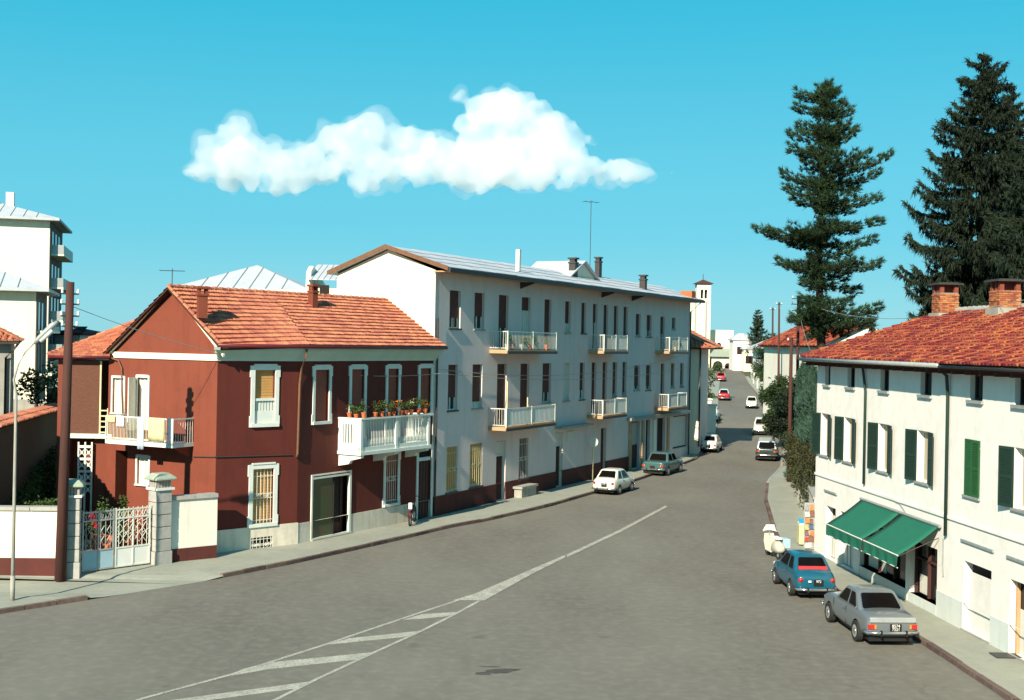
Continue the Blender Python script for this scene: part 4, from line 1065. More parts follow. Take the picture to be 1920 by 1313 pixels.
# brick chimneys
def brick_chimney(px, py, Yd, w, h, tops=True):
    c = AT(px, py, Yd); x, y, z = c; z -= .35; h += .35
    f = Fr((x, y), RD); root = MB()
    root.box(f, -w / 2 + .012, w / 2 - .012, -w / 2 + .012, w / 2 - .012, z, z + h - .42)
    co = root.build('chimney', M['mortar'], rt)
    rg = random.Random(int(px)); nrow = int((h - .42) / .075)
    for r_ in range(nrow):
        zz = z + r_ * .075
        if zz < z + .25: continue
        for side in range(4):
            n = 4
            for k in range(n):
                t0 = -w / 2 + w * (k + (.5 if r_ % 2 else 0)) / n; t1 = t0 + w / n - .012
                t0, t1 = max(t0, -w / 2), min(t1, w / 2)
                if t1 - t0 < .04: continue
                pr = rg.uniform(.0, .012) + (0.02 if r_ in (nrow - 1, nrow - 5) else 0)
                if side == 0: bb = (t0, t1, w / 2 - .02, w / 2 + pr)
                elif side == 1: bb = (t0, t1, -w / 2 - pr, -w / 2 + .02)
                elif side == 2: bb = (-w / 2 - pr, -w / 2 + .02, t0, t1)
                else: bb = (w / 2 - .02, w / 2 + pr, t0, t1)
                m = MB(); m.box(f, *bb, zz + .005, zz + .068); o = m.build('brick', M['brick'], co)
                at = o.data.attributes.new('rnd', 'FLOAT', 'FACE'); at.data.foreach_set('value', [rg.random()] * len(o.data.polygons))
    m = MB(); zt = z + h - .42
    for a in (-1, 1):
        for b in (-1, 1): m.box(f, a * w * .38 - .08, a * w * .38 + .08, b * w * .38 - .08, b * w * .38 + .08, zt, zt + .32)
    m.box(f, -w * .08, w * .08, -w * .45, w * .45, zt, zt + .32)
    m.build('chimney_pillar', M['brick'], co)
    m = MB(); m.box(f, -w * .68, w * .68, -w * .68, w * .68, zt + .32, zt + .38); m.box(f, -w * .5, w * .5, -w * .5, w * .5, zt + .38, zt + .42); m.build('chimney_cap', M['darkmetal'], co)
    m = MB(); m.box(f, -w * .62, w * .62, -w * .62, w * .62, z + .05, z + .36); m.build('flashing', M['concrete'], co)
brick_chimney(1772, 588, 50.0, .78, 1.25)
brick_chimney(1884, 578, 44.5, .80, 1.05)
# windows
for h in attic:
    r = window(FR_, h, rt, 'plain', depth=.2, sill=False, fm='bark')
    m = MB(); m.box(FR_, h[0] - .08, h[1] + .08, -.05, .09, h[2] - .09, h[2]); m.build('sill', M['galv'], r)
def leaf(fr, a0, a1, z0, z1, ang, hinge, parent, material):
    """louvred shutter leaf, ang from the wall plane outwards, hinged at a=hinge"""
    w = abs(a1 - a0); s = 1 if a1 > a0 else -1
    p0 = Vector(fr.w(hinge, .03, 0)); dr_ = Vector((*(fr.d * s * math.cos(ang) + fr.n * math.sin(ang)), 0))
    f2 = Fr(p0, dr_ if s > 0 else dr_)
    m = MB(); t = .03
    m.box(f2, 0, .06, -t / 2, t / 2, z0, z1); m.box(f2, w - .06, w, -t / 2, t / 2, z0, z1)
    for z in (z0, (z0 + z1) / 2 - .04, z1 - .08): m.box(f2, .06, w - .06, -t / 2, t / 2, z, z + .08)
    o = m.build('shutter', M[material], parent)
    m = MB(); n = int((z1 - z0) / .055)
    for k in range(n):
        z = z0 + .08 + (z1 - z0 - .18) * k / n
        m.hexa([f2.w(.06, .016, z), f2.w(w - .06, .016, z), f2.w(w - .06, .01, z), f2.w(.06, .01, z),
                f2.w(.06, -.012, z + .045), f2.w(w - .06, -.012, z + .045), f2.w(w - .06, -.018, z + .045), f2.w(.06, -.018, z + .045)])
    m.box(f2, .06, w - .06, -.004, .004, z0 + .08, z1 - .08)
    m.build('slats', M[material], o, kind='stuff')
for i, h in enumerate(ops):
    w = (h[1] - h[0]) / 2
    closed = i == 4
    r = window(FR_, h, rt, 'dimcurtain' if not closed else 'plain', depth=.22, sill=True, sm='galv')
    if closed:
        leaf(FR_, h[0], h[0] + w, h[2], h[3], R(3), h[0], r, 'greenshut_lit'); leaf(FR_, h[1], h[1] - w, h[2], h[3], R(3), h[1], r, 'greenshut_lit')
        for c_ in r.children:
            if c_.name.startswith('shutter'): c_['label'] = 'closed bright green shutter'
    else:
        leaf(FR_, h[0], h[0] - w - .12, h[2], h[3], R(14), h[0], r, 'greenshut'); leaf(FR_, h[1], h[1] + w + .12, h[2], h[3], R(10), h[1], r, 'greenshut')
# ground floor bays
def lintel(r): m = MB(); m.box(FR_, r[0] - .15, r[1] + .15, .0, .06, r[3] + .55, r[3] + .62); return m.build('lintel_moulding', M['galv'], rt)
for i in (0, 4, 5): lintel(gr[i])
for i in (0, 1):
    r = gr[i]; m = MB(); m.box(FR_, r[0], r[1], -.3, -.27, r[2], r[3]); b = m.build('shop_door', M['dark'], rt)
    n = 8
    for k in range(n):
        x0 = r[0] + (r[1] - r[0]) * k / n; m = MB(); m.box(FR_, x0 + .01, x0 + (r[1] - r[0]) / n - .01, -.2 + .02 * (k % 2), -.185 + .02 * (k % 2), r[2] + .05, r[3] - .35); m.build('curtain_strip', M['curtain'], b)
for i in (2, 3):
    r = gr[i]; m = MB(); m.box(FR_, r[0], r[1], -.3, -.27, r[2], r[3]); b = m.build('shop_window', M['glass'], rt)
    m = MB(); n = 3 if i == 2 else 2
    for k in range(n + 1):
        x = r[0] + (r[1] - r[0] - .06) * k / n; m.box(FR_, x, x + .06, -.26, -.16, r[2], r[3])
    m.box(FR_, r[0], r[1], -.25, -.17, r[3] - .6, r[3] - .54)
    m.build('window_frame', M['wood'], b)
    m = MB(); m.box(FR_, r[0] - .02, r[1] + .02, -.28, .03, .14, r[2]); m.build('stone_sill', M['palebase'], b)
    m = MB(); m.box(FR_, r[0] + .2, r[0] + (r[1] - r[0]) * .45, -.265, -.262, r[2] + .05, r[3] - 1.1); m.build('curtain', M['curtain'], b)
r = gr[4]; m = MB(); m.box(FR_, r[0], r[1], -.3, -.28, r[2], r[3]); b = m.build('roller_shutter', M['dark'], rt)
m = MB(); n = 40
for k in range(n):
    z = r[2] + (r[3] - .32 - r[2]) * k / n; m.box(FR_, r[0] + .02, r[1] - .02, -.2, -.17, z + .008, z + (r[3] - .32 - r[2]) / n)
m.box(FR_, r[0] + .02, r[1] - .02, -.2, -.19, r[2], r[3] - .32)
m.build('slats', M['white_right'], b, kind='stuff')
r = gr[5]; m = MB(); m.box(FR_, r[0], r[1] + .5, -.3, -.27, r[2], r[3]); b = m.build('glazed_door', M['glass'], rt)
m = MB(); m.box(FR_, r[0], r[0] + .09, -.26, -.16, r[2], r[3]); m.box(FR_, r[0] + .5, r[0] + .58, -.26, -.18, r[2], r[3]); m.build('door_frame', M['soffit'], b)
m = MB(); m.box(FR_, r[0] + .1, r[0] + .48, -.26, -.25, r[2], r[3] - .8); m.build('curtain', M['curtain'], b)
for i in (4, 5):
    r = gr[i]; m = MB(); m.box(FR_, r[0] - .04, r[1] + .04, 0, .06, .1, .18); m.build('doorstep', M['concrete'], rt)
def fr2(px, py, o): a, z = FR_.hit(px, py, o); return FR_.w(a, o, z)
ax, az_ = FR_.hit(1622, 760, .08)
pipe([fr2(1597, 672, .6), fr2(1606, 678, .55), fr2(1618, 692, .10), FR_.w(ax, .08, 6.9), FR_.w(ax, .08, FR_.hit(1620, 908, .08)[1])], .05, rt, M['greenshut'])
ax = FR_.hit(1776, 800, .08)[0]
pipe([fr2(1745, 680, .6), fr2(1757, 688, .55), fr2(1775, 705, .12), FR_.w(ax, .08, 7.0), FR_.w(ax, .08, FR_.hit(1776, 1006, .08)[1])], .055, rt, M['greenshut'])
# wiring on the wall
m = MB(); m.tube([fr2(x, y, .04) for x, y in ((1640, 924), (1665, 933), (1686, 944), (1694, 955), (1698, 962))], .012, 4)
m.tube([fr2(x, y, .04) for x, y in ((1768, 1010), (1767, 1060), (1768, 1080))], .02, 4)
m.build('cable', M['galv'], rt)

# awning: two canvas bays with a gap between
aw = thing('awning', 'green canvas awning in two bays stretched out over the shop window', 'awning', fr2(1690, 960, 0))
a0_, z_t = FR_.hit(1615, 936, .08)
a1_ = FR_.hit(1760, 989, .08)[0]
z_t = (z_t + FR_.hit(1760, 989, .08)[1]) / 2
def oso(px, py, a):
    lo, hi = 0.0, 4.0
    for _ in range(40):
        mid = (lo + hi) / 2
        if FR_.hit(px, py, mid)[0] < a: lo = mid
        else: hi = mid
    return (lo + hi) / 2
o_f = oso(1549, 990, a0_)
print('awning', a0_, a1_, o_f, z_t)
o_f = min(max(o_f, 0.9), 3.2)
z_f = FR_.hit(1549, 986, o_f)[1]; z_v = FR_.hit(1549, 1004, o_f)[1]
z_f2 = FR_.hit(1684, 1038, o_f)[1]
z_f = (z_f + z_f2) / 2; z_v = z_f - .38
print('awn z', z_f, z_v)
mid0, mid1 = (a0_ + a1_) / 2 - .1 + .35, (a0_ + a1_) / 2 + .06 + .35
for (x0, x1) in ((a0_, mid0), (mid1, a1_)):
    m = MB(); n = 14; T_ = .008
    vv = []
    for j in range(n + 1):
        t = j / n; o = .08 + (o_f - .08) * t; z = z_t + (z_f - z_t) * t - .05 * math.sin(math.pi * t)
        for i in range(9):
            a = x0 + (x1 - x0) * i / 8; vv.append(FR_.w(a, o, z - .012 * math.sin(math.pi * i / 8) * (1 + math.sin(j))))
    fs = [(j * 9 + i, j * 9 + i + 1, (j + 1) * 9 + i + 1, (j + 1) * 9 + i) for j in range(n) for i in range(8)]
    m.faces(vv, fs)
    o = m.build('canvas', M['awning'], aw, smooth=True)
    so = o.modifiers.new('solid', 'SOLIDIFY'); so.thickness = .006
    m = MB(); vv = []
    for j in range(3):
        for i in range(17):
            a = x0 + (x1 - x0) * i / 16; vv.append(FR_.w(a, o_f + .02 * math.sin(i * 1.7) * j, z_f - (z_f - z_v) * j / 2))
    m.faces(vv, [(j * 17 + i, j * 17 + i + 1, (j + 1) * 17 + i + 1, (j + 1) * 17 + i) for j in range(2) for i in range(16)])
    o2 = m.build('valance', M['awning'], o); so = o2.modifiers.new('solid', 'SOLIDIFY'); so.thickness = .006
    m = MB(); m.tube([FR_.w(x0, o_f, z_f), FR_.w(x1, o_f, z_f)], .022, 6); m.tube([FR_.w(x0, o_f, z_v), FR_.w(x1, o_f, z_v)], .016, 6, 0); m.build('front_bar', M['whitemetal'], aw)
    for a in (x0 + .04, x1 - .04):
        m = MB(); m.tube([FR_.w(a, .05, z_t - .35), FR_.w(a, o_f - .02, z_f - .03)], .014, 6); m.build('arm', M['darkmetal'], aw)
m = MB(); m.tube([FR_.w(a0_ - .05, .09, z_t + .03), FR_.w(a1_ + .1, .09, z_t + .03)], .05, 8); m.build('roller', M['galv'], aw)

# ================================================================== THE LEFT FOREGROUND: wall, gate, posts
def stone_post(c, fr, w, z_base, h, label, hood=True):
    t = thing('gate_post', label, 'gate post', (c[0], c[1], z_base), group=None)
    hb = .46; n = 5; body = h - .62
    m = MB(); m.box(fr, -w / 2 - .03, w / 2 + .03, -w / 2 - .03, w / 2 + .03, z_base - .1, z_base + hb); m.build('plinth', M['stone'], t)
    z = z_base + hb; bh = (body - hb) / n; rg = random.Random(int(h * 100))
    m = MB(); m.box(fr, -w / 2 + .03, w / 2 - .03, -w / 2 + .03, w / 2 - .03, z, z_base + h - .1); m.build('core', M['mortar'], t)
    for k in range(n):
        j = rg.uniform(-.006, .006)
        m = MB(); m.box(fr, -w / 2 + j, w / 2 + j, -w / 2 - j, w / 2 - j, z + .015, z + bh - .015); o = m.build('stone_block', M['stone'], t, bevel=.012); z += bh
    m = MB(); m.box(fr, -w / 2 - .07, w / 2 + .07, -w / 2 - .07, w / 2 + .07, z, z + .08); m.build('moulding', M['trim'], t)
    m = MB(); m.box(fr, -w * .36, w * .36, -w * .36, w * .36, z + .08, z + .36)
    for k in range(5):
        q = -w * .4 + w * .8 * k / 4; m.box(fr, q - .03, q + .03, w * .36, w * .36 + .06, z + .08, z + .36); m.box(fr, -w * .36 - .06, -w * .36, q - .03, q + .03, z + .08, z + .36); m.box(fr, w * .36, w * .36 + .06, q - .03, q + .03, z + .08, z + .36)
    m.build('neck', M['stone'], t)
    m = MB(); e = w / 2 + .13; zc = z + .36
    v = [fr.w(x, y, zc) for x, y in ((-e, e), (e, e), (e, -e), (-e, -e))] + [fr.w(x, y, zc + .08) for x, y in ((-e, e), (e, e), (e, -e), (-e, -e))] + [fr.w(x * .55, y * .55, zc + .24) for x, y in ((-e, e), (e, e), (e, -e), (-e, -e))]
    m.faces(v, [(3, 2, 1, 0), (0, 1, 5, 4), (1, 2, 6, 5), (2, 3, 7, 6), (3, 0, 4, 7), (4, 5, 9, 8), (5, 6, 10, 9), (6, 7, 11, 10), (7, 4, 8, 11), (8, 9, 10, 11)]); m.build('capstone', M['greenstone'], t, bevel=.03)
    return t
gA = Vector(G(134, 1086)); gB = Vector(G(298, 1064))
gate_d = (gB - gA).normalized()
fpA = Fr(gA, gate_d); fpB = Fr(gB, gate_d)
stone_post(gA, Fr(gA, Vector((math.cos(R(-12)), math.sin(R(12))))), .52, .15, 3.3, 'shaded stone gate post behind the leaning wooden pole')
stone_post(gB, fpB, .60, .15, 3.3, 'sunlit stone gate post beside the white wall panel')
# left wall
wl = thing('garden_wall', 'cream garden wall with dark red base at the left edge, before the wooden pole', 'wall', (-18, 41.9, .15))
fL = between((-24.5, 41.5), (gA.x - .25, gA.y - .05)); LL = (Vector((gA.x - .25, gA.y - .05)) - fL.A).length
m = MB(); m.box(fL, 0, LL, -.25, 0, 0, 2.35); m.build('wall_panel', M['cream'], wl)
m = MB(); m.box(fL, 0, LL, 0.0, .03, .0, .72); m.build('base_course', M['darkplinth'], wl)
for k in range(8):
    a = LL * k / 8; m = MB(); m.box(fL, a + .01, LL * (k + 1) / 8 - .01, -.33, .08, 2.35, 2.47 + .006 * (k % 2)); m.build('coping_stone', M['stone'], wl)
# right white panel
pa, pb = Vector(G(322, 1062)), Vector(G(408, 1046))
fW = Fr(pa, (math.sin(R(51)), math.cos(R(51)))); LWp = 1.76
wp = thing('garden_wall', 'bright white wall panel with dark red base between stone post and red house', 'wall', (pa.x, pa.y, .15))
m = MB(); m.box(fW, -.1, LWp, -.25, 0, 0, 2.42); m.build('wall_panel', M['white'], wp)
m = MB(); m.box(fW, -.1, LWp - .01, 0.0, .03, 0, .62); m.build('base_course', M['darkplinth'], wp)
for k in range(2):
    a = -.1 + (LWp + .1) * k / 2; m = MB(); m.box(fW, a + .01, a + (LWp + .1) / 2 - .01, -.33, .08, 2.42, 2.56); m.build('coping_stone', M['stone'], wp)
# gate leaves
gt = thing('driveway_gate', 'white iron double gate with lattice leaves between two stone posts', 'gate', (*((gA + gB) / 2), .15))
p0 = gA + gate_d * .34; L_ = (gB - gA).length - .70
fG = Fr(p0, gate_d)
ztop = FG_h = 2.35
for li, (x0, x1) in enumerate(((0.02, L_ * .46), (L_ * .46 + .04, L_ - .02))):
    lm = M['galv'] if li == 0 else M['whitemetal']  # left leaf: its shade is put into grey metal and a bluish panel
    m = MB()
    for a in (x0, x1 - .05, (x0 + x1) / 2 - .02): m.box(fG, a, a + .05, -.02, .02, .2, 2.3 if a != (x0 + x1) / 2 - .02 else 2.25)
    for z in (.2, .86, 1.9, 2.2): m.box(fG, x0 + .05, x1 - .05, -.02, .02, z, z + .05)
    lf = m.build('gate_leaf', lm, gt); lf['label'] = 'gate leaf with its shade painted grey' if li == 0 else 'white gate leaf'
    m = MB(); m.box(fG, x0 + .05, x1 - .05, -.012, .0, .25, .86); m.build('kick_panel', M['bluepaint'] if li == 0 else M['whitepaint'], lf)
    n = 7 if li else 6
    for k in range(n):
        a = x0 + .05 + (x1 - x0 - .1) * (k + .5) / n
        m = MB(); m.tube([fG.w(a, 0, .9), fG.w(a, 0, 2.3)], .012, 5); m.build('bar', lm, lf)
    m = MB(); st = (x1 - x0 - .1) / 5
    for k in range(5):
        a = x0 + .05 + st * k
        m.tube([fG.w(a, 0, 1.93), fG.w(a + st / 2, 0, 2.2), fG.w(a + st, 0, 1.93)], .012, 4); m.tube([fG.w(a, 0, 2.2), fG.w(a + st / 2, 0, 1.93), fG.w(a + st, 0, 2.2)], .012, 4)
        for zc in (1.2, 1.55): m.tube([fG.w(a, 0, zc), fG.w(a + st / 2, 0, zc + .17), fG.w(a + st, 0, zc), fG.w(a + st / 2, 0, zc - .17), fG.w(a, 0, zc)], .012, 4)
        if li:
            for zc in (1.35, 1.75): m.tube([fG.w(a, 0, zc), fG.w(a + st, 0, zc + .12)], .01, 4)
    m.build('scrollwork', lm, lf, kind='stuff')
# driveway and garden behind
m = MB(); q = [gA + gate_d * .2, gB - gate_d * .2]
m.poly([(q[0].x, q[0].y, .05), (q[1].x, q[1].y, .05), (-13.6, 48.0, .05), (-17.0, 49.5, .05), (-19.5, 47, .05)]); m.build('driveway', M['gravel'], kind='structure')

# street lamp
lamp = thing('street_lamp', 'tall grey street lamp with curved arm at the left edge', 'street lamp', (*G(23, 1134), .13))
b = Vector(G(23, 1134))
hd = AT(98, 607, b.y); 
m = MB(); pts = []
u0 = AT(24, 740, b.y)
pts = [(b.x, b.y, .1), (b.x, b.y, 3.0), (b.x, b.y, AT(24, 740, b.y)[2])]
for (px, py) in ((26, 712), (34, 684), (48, 660), (62, 645), (70, 638)): pts.append(AT(px, py, b.y))
m.tube(pts, [.06, .05, .042, .036, .03, .028, .028, .028], 10); m.build('pole', M['concrete'], lamp, smooth=True)
m = MB(); m.tube([(b.x, b.y, .05), (b.x, b.y, .9)], .072, 10); m.build('pole_base', M['concrete'], lamp, smooth=True)
m = MB(); m.tube([AT(64, 645, b.y), AT(72, 636, b.y), AT(98, 611, b.y), AT(108, 603, b.y)], [.035, .08, .10, .04], 10); m.build('lamp_head', M['galv'], lamp, smooth=True)
m = MB(); m.tube([AT(76, 640, b.y), AT(98, 619, b.y)], [.07, .08], 8); m.build('lamp_lens', M['lens'], lamp, smooth=True)

# wooden pole
def wood_pole(name, label, base, top_z, r0, r1, lean=(0, 0), arms=(), group=None, material='wood', ins=True, ang=0.0):
    t = thing(name, label, 'utility pole', base, group=group)
    tp = (base[0] + lean[0], base[1] + lean[1], top_z)
    m = MB(); m.tube([base, [base[i] * .5 + tp[i] * .5 for i in range(3)], tp], [r0, (r0 + r1) / 2, r1], 10); m.build('pole', M[material], t, smooth=True)
    for (dz, w) in arms:
        cx, cy, cz = tp[0], tp[1], top_z - dz
        dx, dy = math.cos(ang), math.sin(ang)
        m = MB(); m.tube([(cx - dx * w, cy - dy * w, cz), (cx + dx * w, cy + dy * w, cz)], .03, 6); a = m.build('crossarm', M['darkmetal'], t)
        if ins:
            for s in (-1, 1):
                m = MB(); m.lathe((cx + dx * w * s * .9, cy + dy * w * s * .9, cz), [(.02, 0), (.05, .04), (.04, .1), (.05, .13), (.02, .17)], 8); m.build('insulator', M['trim'], a)
    return t
bp = Vector(G(120, 1088))
tp_ = AT(139, 530, bp.y)
wood_pole('utility_pole', 'thick dark wooden pole leaning in front of the stone gate post', (bp.x, bp.y - .35, .05), tp_[2], .19, .13, (tp_[0] - bp.x, 0), ((.4, .28), (.75, .3), (1.15, .3), (1.5, .26)), ang=.5)

# garden shed side with tiled edge, at the left
sx = -19.3
M['darkwall'] = mat('shade_dark_wall', (0.035, 0.025, 0.018), (0.02, 0.018, 0.013), scale=1)  # wall turned from the sun, its shade put into the colour
gw = thing('garden_outbuilding', 'dark creeper covered outbuilding wall with orange tiled edge at the left', 'outbuilding', (sx, 44, 0))
fS = between((-18.2, 43.2), (-20.6, 56.5)); LS = 13.5
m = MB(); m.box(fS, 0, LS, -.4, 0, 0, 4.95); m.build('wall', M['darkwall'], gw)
tiles(fS.w(-.1, .2, 5.08), fS.w(LS, .2, 5.0), fS.w(LS, -.4, 5.18), fS.w(-.1, -.4, 5.26), .25, .3, 'coppo', gw, M['tile'], seed=31)
fn = thing('boundary_wall', 'weathered grey wall with dark posts behind the tiled outbuilding', 'wall', (-28, 63, 0))
fF = between((-34, 62.5), (-21.5, 63.5)); m = MB(); m.box(fF, 0, 12.5, -.2, 0, 0, 5.0); m.build('wall_panel', M['concrete'], fn)
for k in range(5): m = MB(); m.box(fF, 5.0 + k * 1.5, 5.1 + k * 1.5, .0, .1, 3.9, 5.05); m.build('post', M['darkmetal'], fn)

# sliver of a house at the left edge
yl_ = 52.0
lh = thing('neighbour_house', 'shaded house corner with red tile eave at the left edge', 'house', (*AT(0, 780, yl_)[:2], 0))
xr = AT(20, 700, yl_)[0]; dH = Vector((math.cos(R(21)), math.sin(R(21)))); fH = Fr(Vector((xr, yl_)) - dH * 9, dH); zE = AT(20, 640, yl_)[2]
m = MB(); m.box(fH, 0, 9, -7, 0, 0, zE); m.build('wall', M['concrete'], lh)
tiles(fH.w(-.3, .45, zE), fH.w(9.35, .45, zE), fH.w(6.5, -3.5, zE + 1.5), fH.w(2, -3.5, zE + 1.5), .25, .3, 'coppo', lh, M['tile'], seed=33)
tiles(fH.w(9.35, .45, zE), fH.w(9.35, -7.4, zE), fH.w(6.5, -3.5, zE + 1.5), fH.w(6.5, -3.45, zE + 1.5), .25, .3, 'coppo', lh, M['tile'], seed=34)
pipe([fH.w(9.3, .4, zE - .08), fH.w(9.1, .25, zE - .35), fH.w(8.8, .1, zE - .7), fH.w(8.8, .1, .2)], .05, lh, M['darkmetal'])
m = MB(); m.box(fH, -.3, 9.3, .35, .48, zE - .12, zE - .01); m.build('gutter', M['darkmetal'], lh)

# ================================================================== HOUSES FURTHER OFF ON THE LEFT
def hip_roof(parent, x0, x1, y0, y1, z, h, ov, material='slate', inset=None, name='roof'):
    i = inset if inset is not None else (y1 - y0) / 2
    a = [(x0 - ov, y0 - ov, z), (x1 + ov, y0 - ov, z), (x1 + ov, y1 + ov, z), (x0 - ov, y1 + ov, z)]
    r0_, r1_ = (x0 + i, (y0 + y1) / 2, z + h), (x1 - i, (y0 + y1) / 2, z + h)
    m = MB(); m.faces(a + [r0_, r1_] + [(p[0], p[1], z - .22) for p in a], [(0, 1, 5, 4), (1, 2, 5), (2, 3, 4, 5), (3, 0, 4), (6, 7, 1, 0), (7, 8, 2, 1), (8, 9, 3, 2), (9, 6, 0, 3), (9, 8, 7, 6)])
    o = m.build(name, M[material], parent)
    # seams standing on the slopes
    m = MB(); n = int((x1 - x0) / 1.1)
    for k in range(1, n):
        x = x0 + (x1 - x0) * k / n
        t = min(1, max(0, (x - x0 + ov) / (i + ov)), max(0, (x1 + ov - x) / (i + ov)))
        m.tube([(x, y0 - ov, z + .02), (x, y0 - ov + ((y1 - y0) / 2 + ov) * t, z + h * t + .02)], .04, 4)
    m.build('roof_seam', M['galv'], o, kind='stuff')
    return o
def block(name, label, cat, x0, x1, y0, y1, z, material, rh, ov=.5, rmat='slate', inset=None, rotz=0):
    """rotz turns the block about its near right corner"""
    if rotz:
        t = local_thing(name, label, cat, (x1, y0, 0), rotz); x0, x1, y1, y0 = x0 - x1, 0, y1 - y0, 0
    else: t = thing(name, label, cat, ((x0 + x1) / 2, y0, 0))
    m = MB(); m.bx(x0, x1, y0, y1, 0, z); m.build('wall', M[material], t)
    if rh: hip_roof(t, x0, x1, y0, y1, z + .22, rh, ov, rmat, inset)
    return t
# tall block
Yt = 112.0
xr = AT(92, 500, Yt)[0]; zt = AT(60, 414, Yt)[2]
tb = block('apartment_tower', 'tall cream apartment block with balconies on its shaded side, far left', 'apartment block', xr - 22, xr, Yt, Yt + 13, zt, 'cream', 2.2, .9, rotz=R(15.5))
for (x, y, w, h) in ((-5.6, 4, .4, 3.4), (-4.4, 5, .7, 3.0)):
    m = MB(); m.bx(x, x + w, y, y + .8, zt + .3, zt + h); m.build('chimney', M['cream'], tb)
m = MB(); m.bx(-4.9, -4.2, -.03, .1, zt - 4.0, zt - 3.0); m.build('window', M['galv'], tb)
m = MB(); m.bx(-4.9, -4.2, -.03, .1, zt - 7.0, zt - 6.0); m.build('window', M['galv'], tb)
fT = Fr((0, 0), (0, 1))
dm = mat('side_shade_tone', (0.16, 0.13, 0.12), (0.10, 0.08, 0.08), scale=1)  # shade of the blocks' right sides put into the colour
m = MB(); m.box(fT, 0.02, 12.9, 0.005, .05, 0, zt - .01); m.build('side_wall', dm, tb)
for fl in range(6):
    zf = zt - 3.1 - fl * 3.05
    m = MB(); m.box(fT, .8, 11.5, .05, 1.2, zf, zf + .16); bb = m.build('balcony', M['cream'], tb)
    m = MB(); m.box(fT, .8, 11.5, 1.12, 1.18, zf + .16, zf + 1.0); m.box(fT, .8, .86, .05, 1.12, zf + .16, zf + 1.0); m.build('parapet', M['galv'], bb)
    for k in range(3):
        m = MB(); m.box(fT, 1.5 + 3.2 * k, 2.9 + 3.2 * k, .05, .09, zf + .2, zf + 2.3); m.build('window', M['glass'], tb)
Yb = 86.0
xr = AT(67, 600, Yb)[0]; zt = AT(60, 547, Yb)[2]
lb_ = block('apartment_block', 'lower cream apartment block with grey hipped roof before the tall one', 'apartment block', xr - 16, xr, Yb, Yb + 9, zt, 'cream', 2.0, .9, rotz=R(16.5))
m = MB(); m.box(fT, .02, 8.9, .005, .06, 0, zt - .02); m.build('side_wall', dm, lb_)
for fl in range(4):
    zf = zt - 2.9 - fl * 3.0
    m = MB(); m.box(fT, .3, 8, .05, 1.1, zf, zf + .18); bb = m.build('balcony', M['cream'], lb_)
    m = MB(); m.box(fT, .3, 8, 1.0, 1.06, zf + .18, zf + .5); m.box(fT, .3, 8, 1.0, 1.06, zf + .9, zf + .98)
    for k in range(11): m.box(fT, .3 + k * .74, .34 + k * .74, 1.0, 1.05, zf + .5, zf + .9)
    m.build('railing', M['galv'], bb)
    for k in range(2):
        m = MB(); m.box(fT, 1.0 + 2.8 * k, 2.2 + 2.8 * k, .05, .09, zf + .2, zf + 2.2); m.build('window', M['glass'], lb_)

# pale hipped house behind the red one
Yh = 84.0
c0, c1 = AT(345, 560, Yh), AT(575, 560, Yh)
hh_ = AT(460, 548, Yh)[2]
bh = block('pale_house', 'cream house with broad pale hipped roof behind the red roof ridge', 'house', AT(350, 560, Yh)[0], AT(562, 560, Yh)[0], Yh, Yh + 9, hh_, 'cream', AT(460, 497, Yh + 4.5)[2] - hh_ - .2, .8, inset=3.9)
c = AT(478, 503, Yh + 4.5); chimney(bh, (c[0], c[1], c[2] - .8), .35, .8, 'galv', False)
# gabled house behind
Yg = 78.0
x0, x1 = AT(573, 540, Yg)[0], AT(660, 540, Yg)[0]
gb = thing('cream_house', 'cream gabled house with corrugated grey roof squeezed behind the apartment house', 'house', (x0, Yg, 0))
zc = AT(573, 540, Yg)[2]; zr_ = AT(582, 494, Yg)[2]
m = MB(); m.bx(x0, x1 + 3, Yg, Yg + 9, 0, zc); m.prism([(x0, Yg, zc), (x0, Yg + 9, zc), (x0, Yg + 1.2, zr_ - .1), (x0, Yg + .2, zr_ - .5)], (.3, 0, 0)); m.build('wall', M['cream'], gb)
for k in range(16):
    xa = x0 + .1 + k * .38; m = MB(); m.hexa([(xa, Yg - .4, zc + .5), (xa + .33, Yg - .4, zc + .5), (xa + .33, Yg + 4, zr_ + .1), (xa, Yg + 4, zr_ + .1), (xa, Yg - .4, zc + .58), (xa + .33, Yg - .4, zc + .58), (xa + .33, Yg + 4, zr_ + .18), (xa, Yg + 4, zr_ + .18)]); m.build('roof_sheet', M['slate'], gb)
m = MB(); m.bx(x0 + .9, x0 + 1.5, Yg - .04, Yg, zc - .8, zc + .2); m.build('window', M['dark'], gb)

# small red roofed house in the gap, far left
Yr = 118.0
x0, x1 = AT(102, 630, Yr)[0], AT(150, 630, Yr)[0]; zz = AT(125, 628, Yr)[2]
rs = block('distant_house', 'small distant house with red roof seen beside the wooden pole', 'house', x0, x1, Yr, Yr + 7, zz, 'galv', AT(125, 612, Yr + 3)[2] - zz - .2, .4, 'tile2', 2.0)

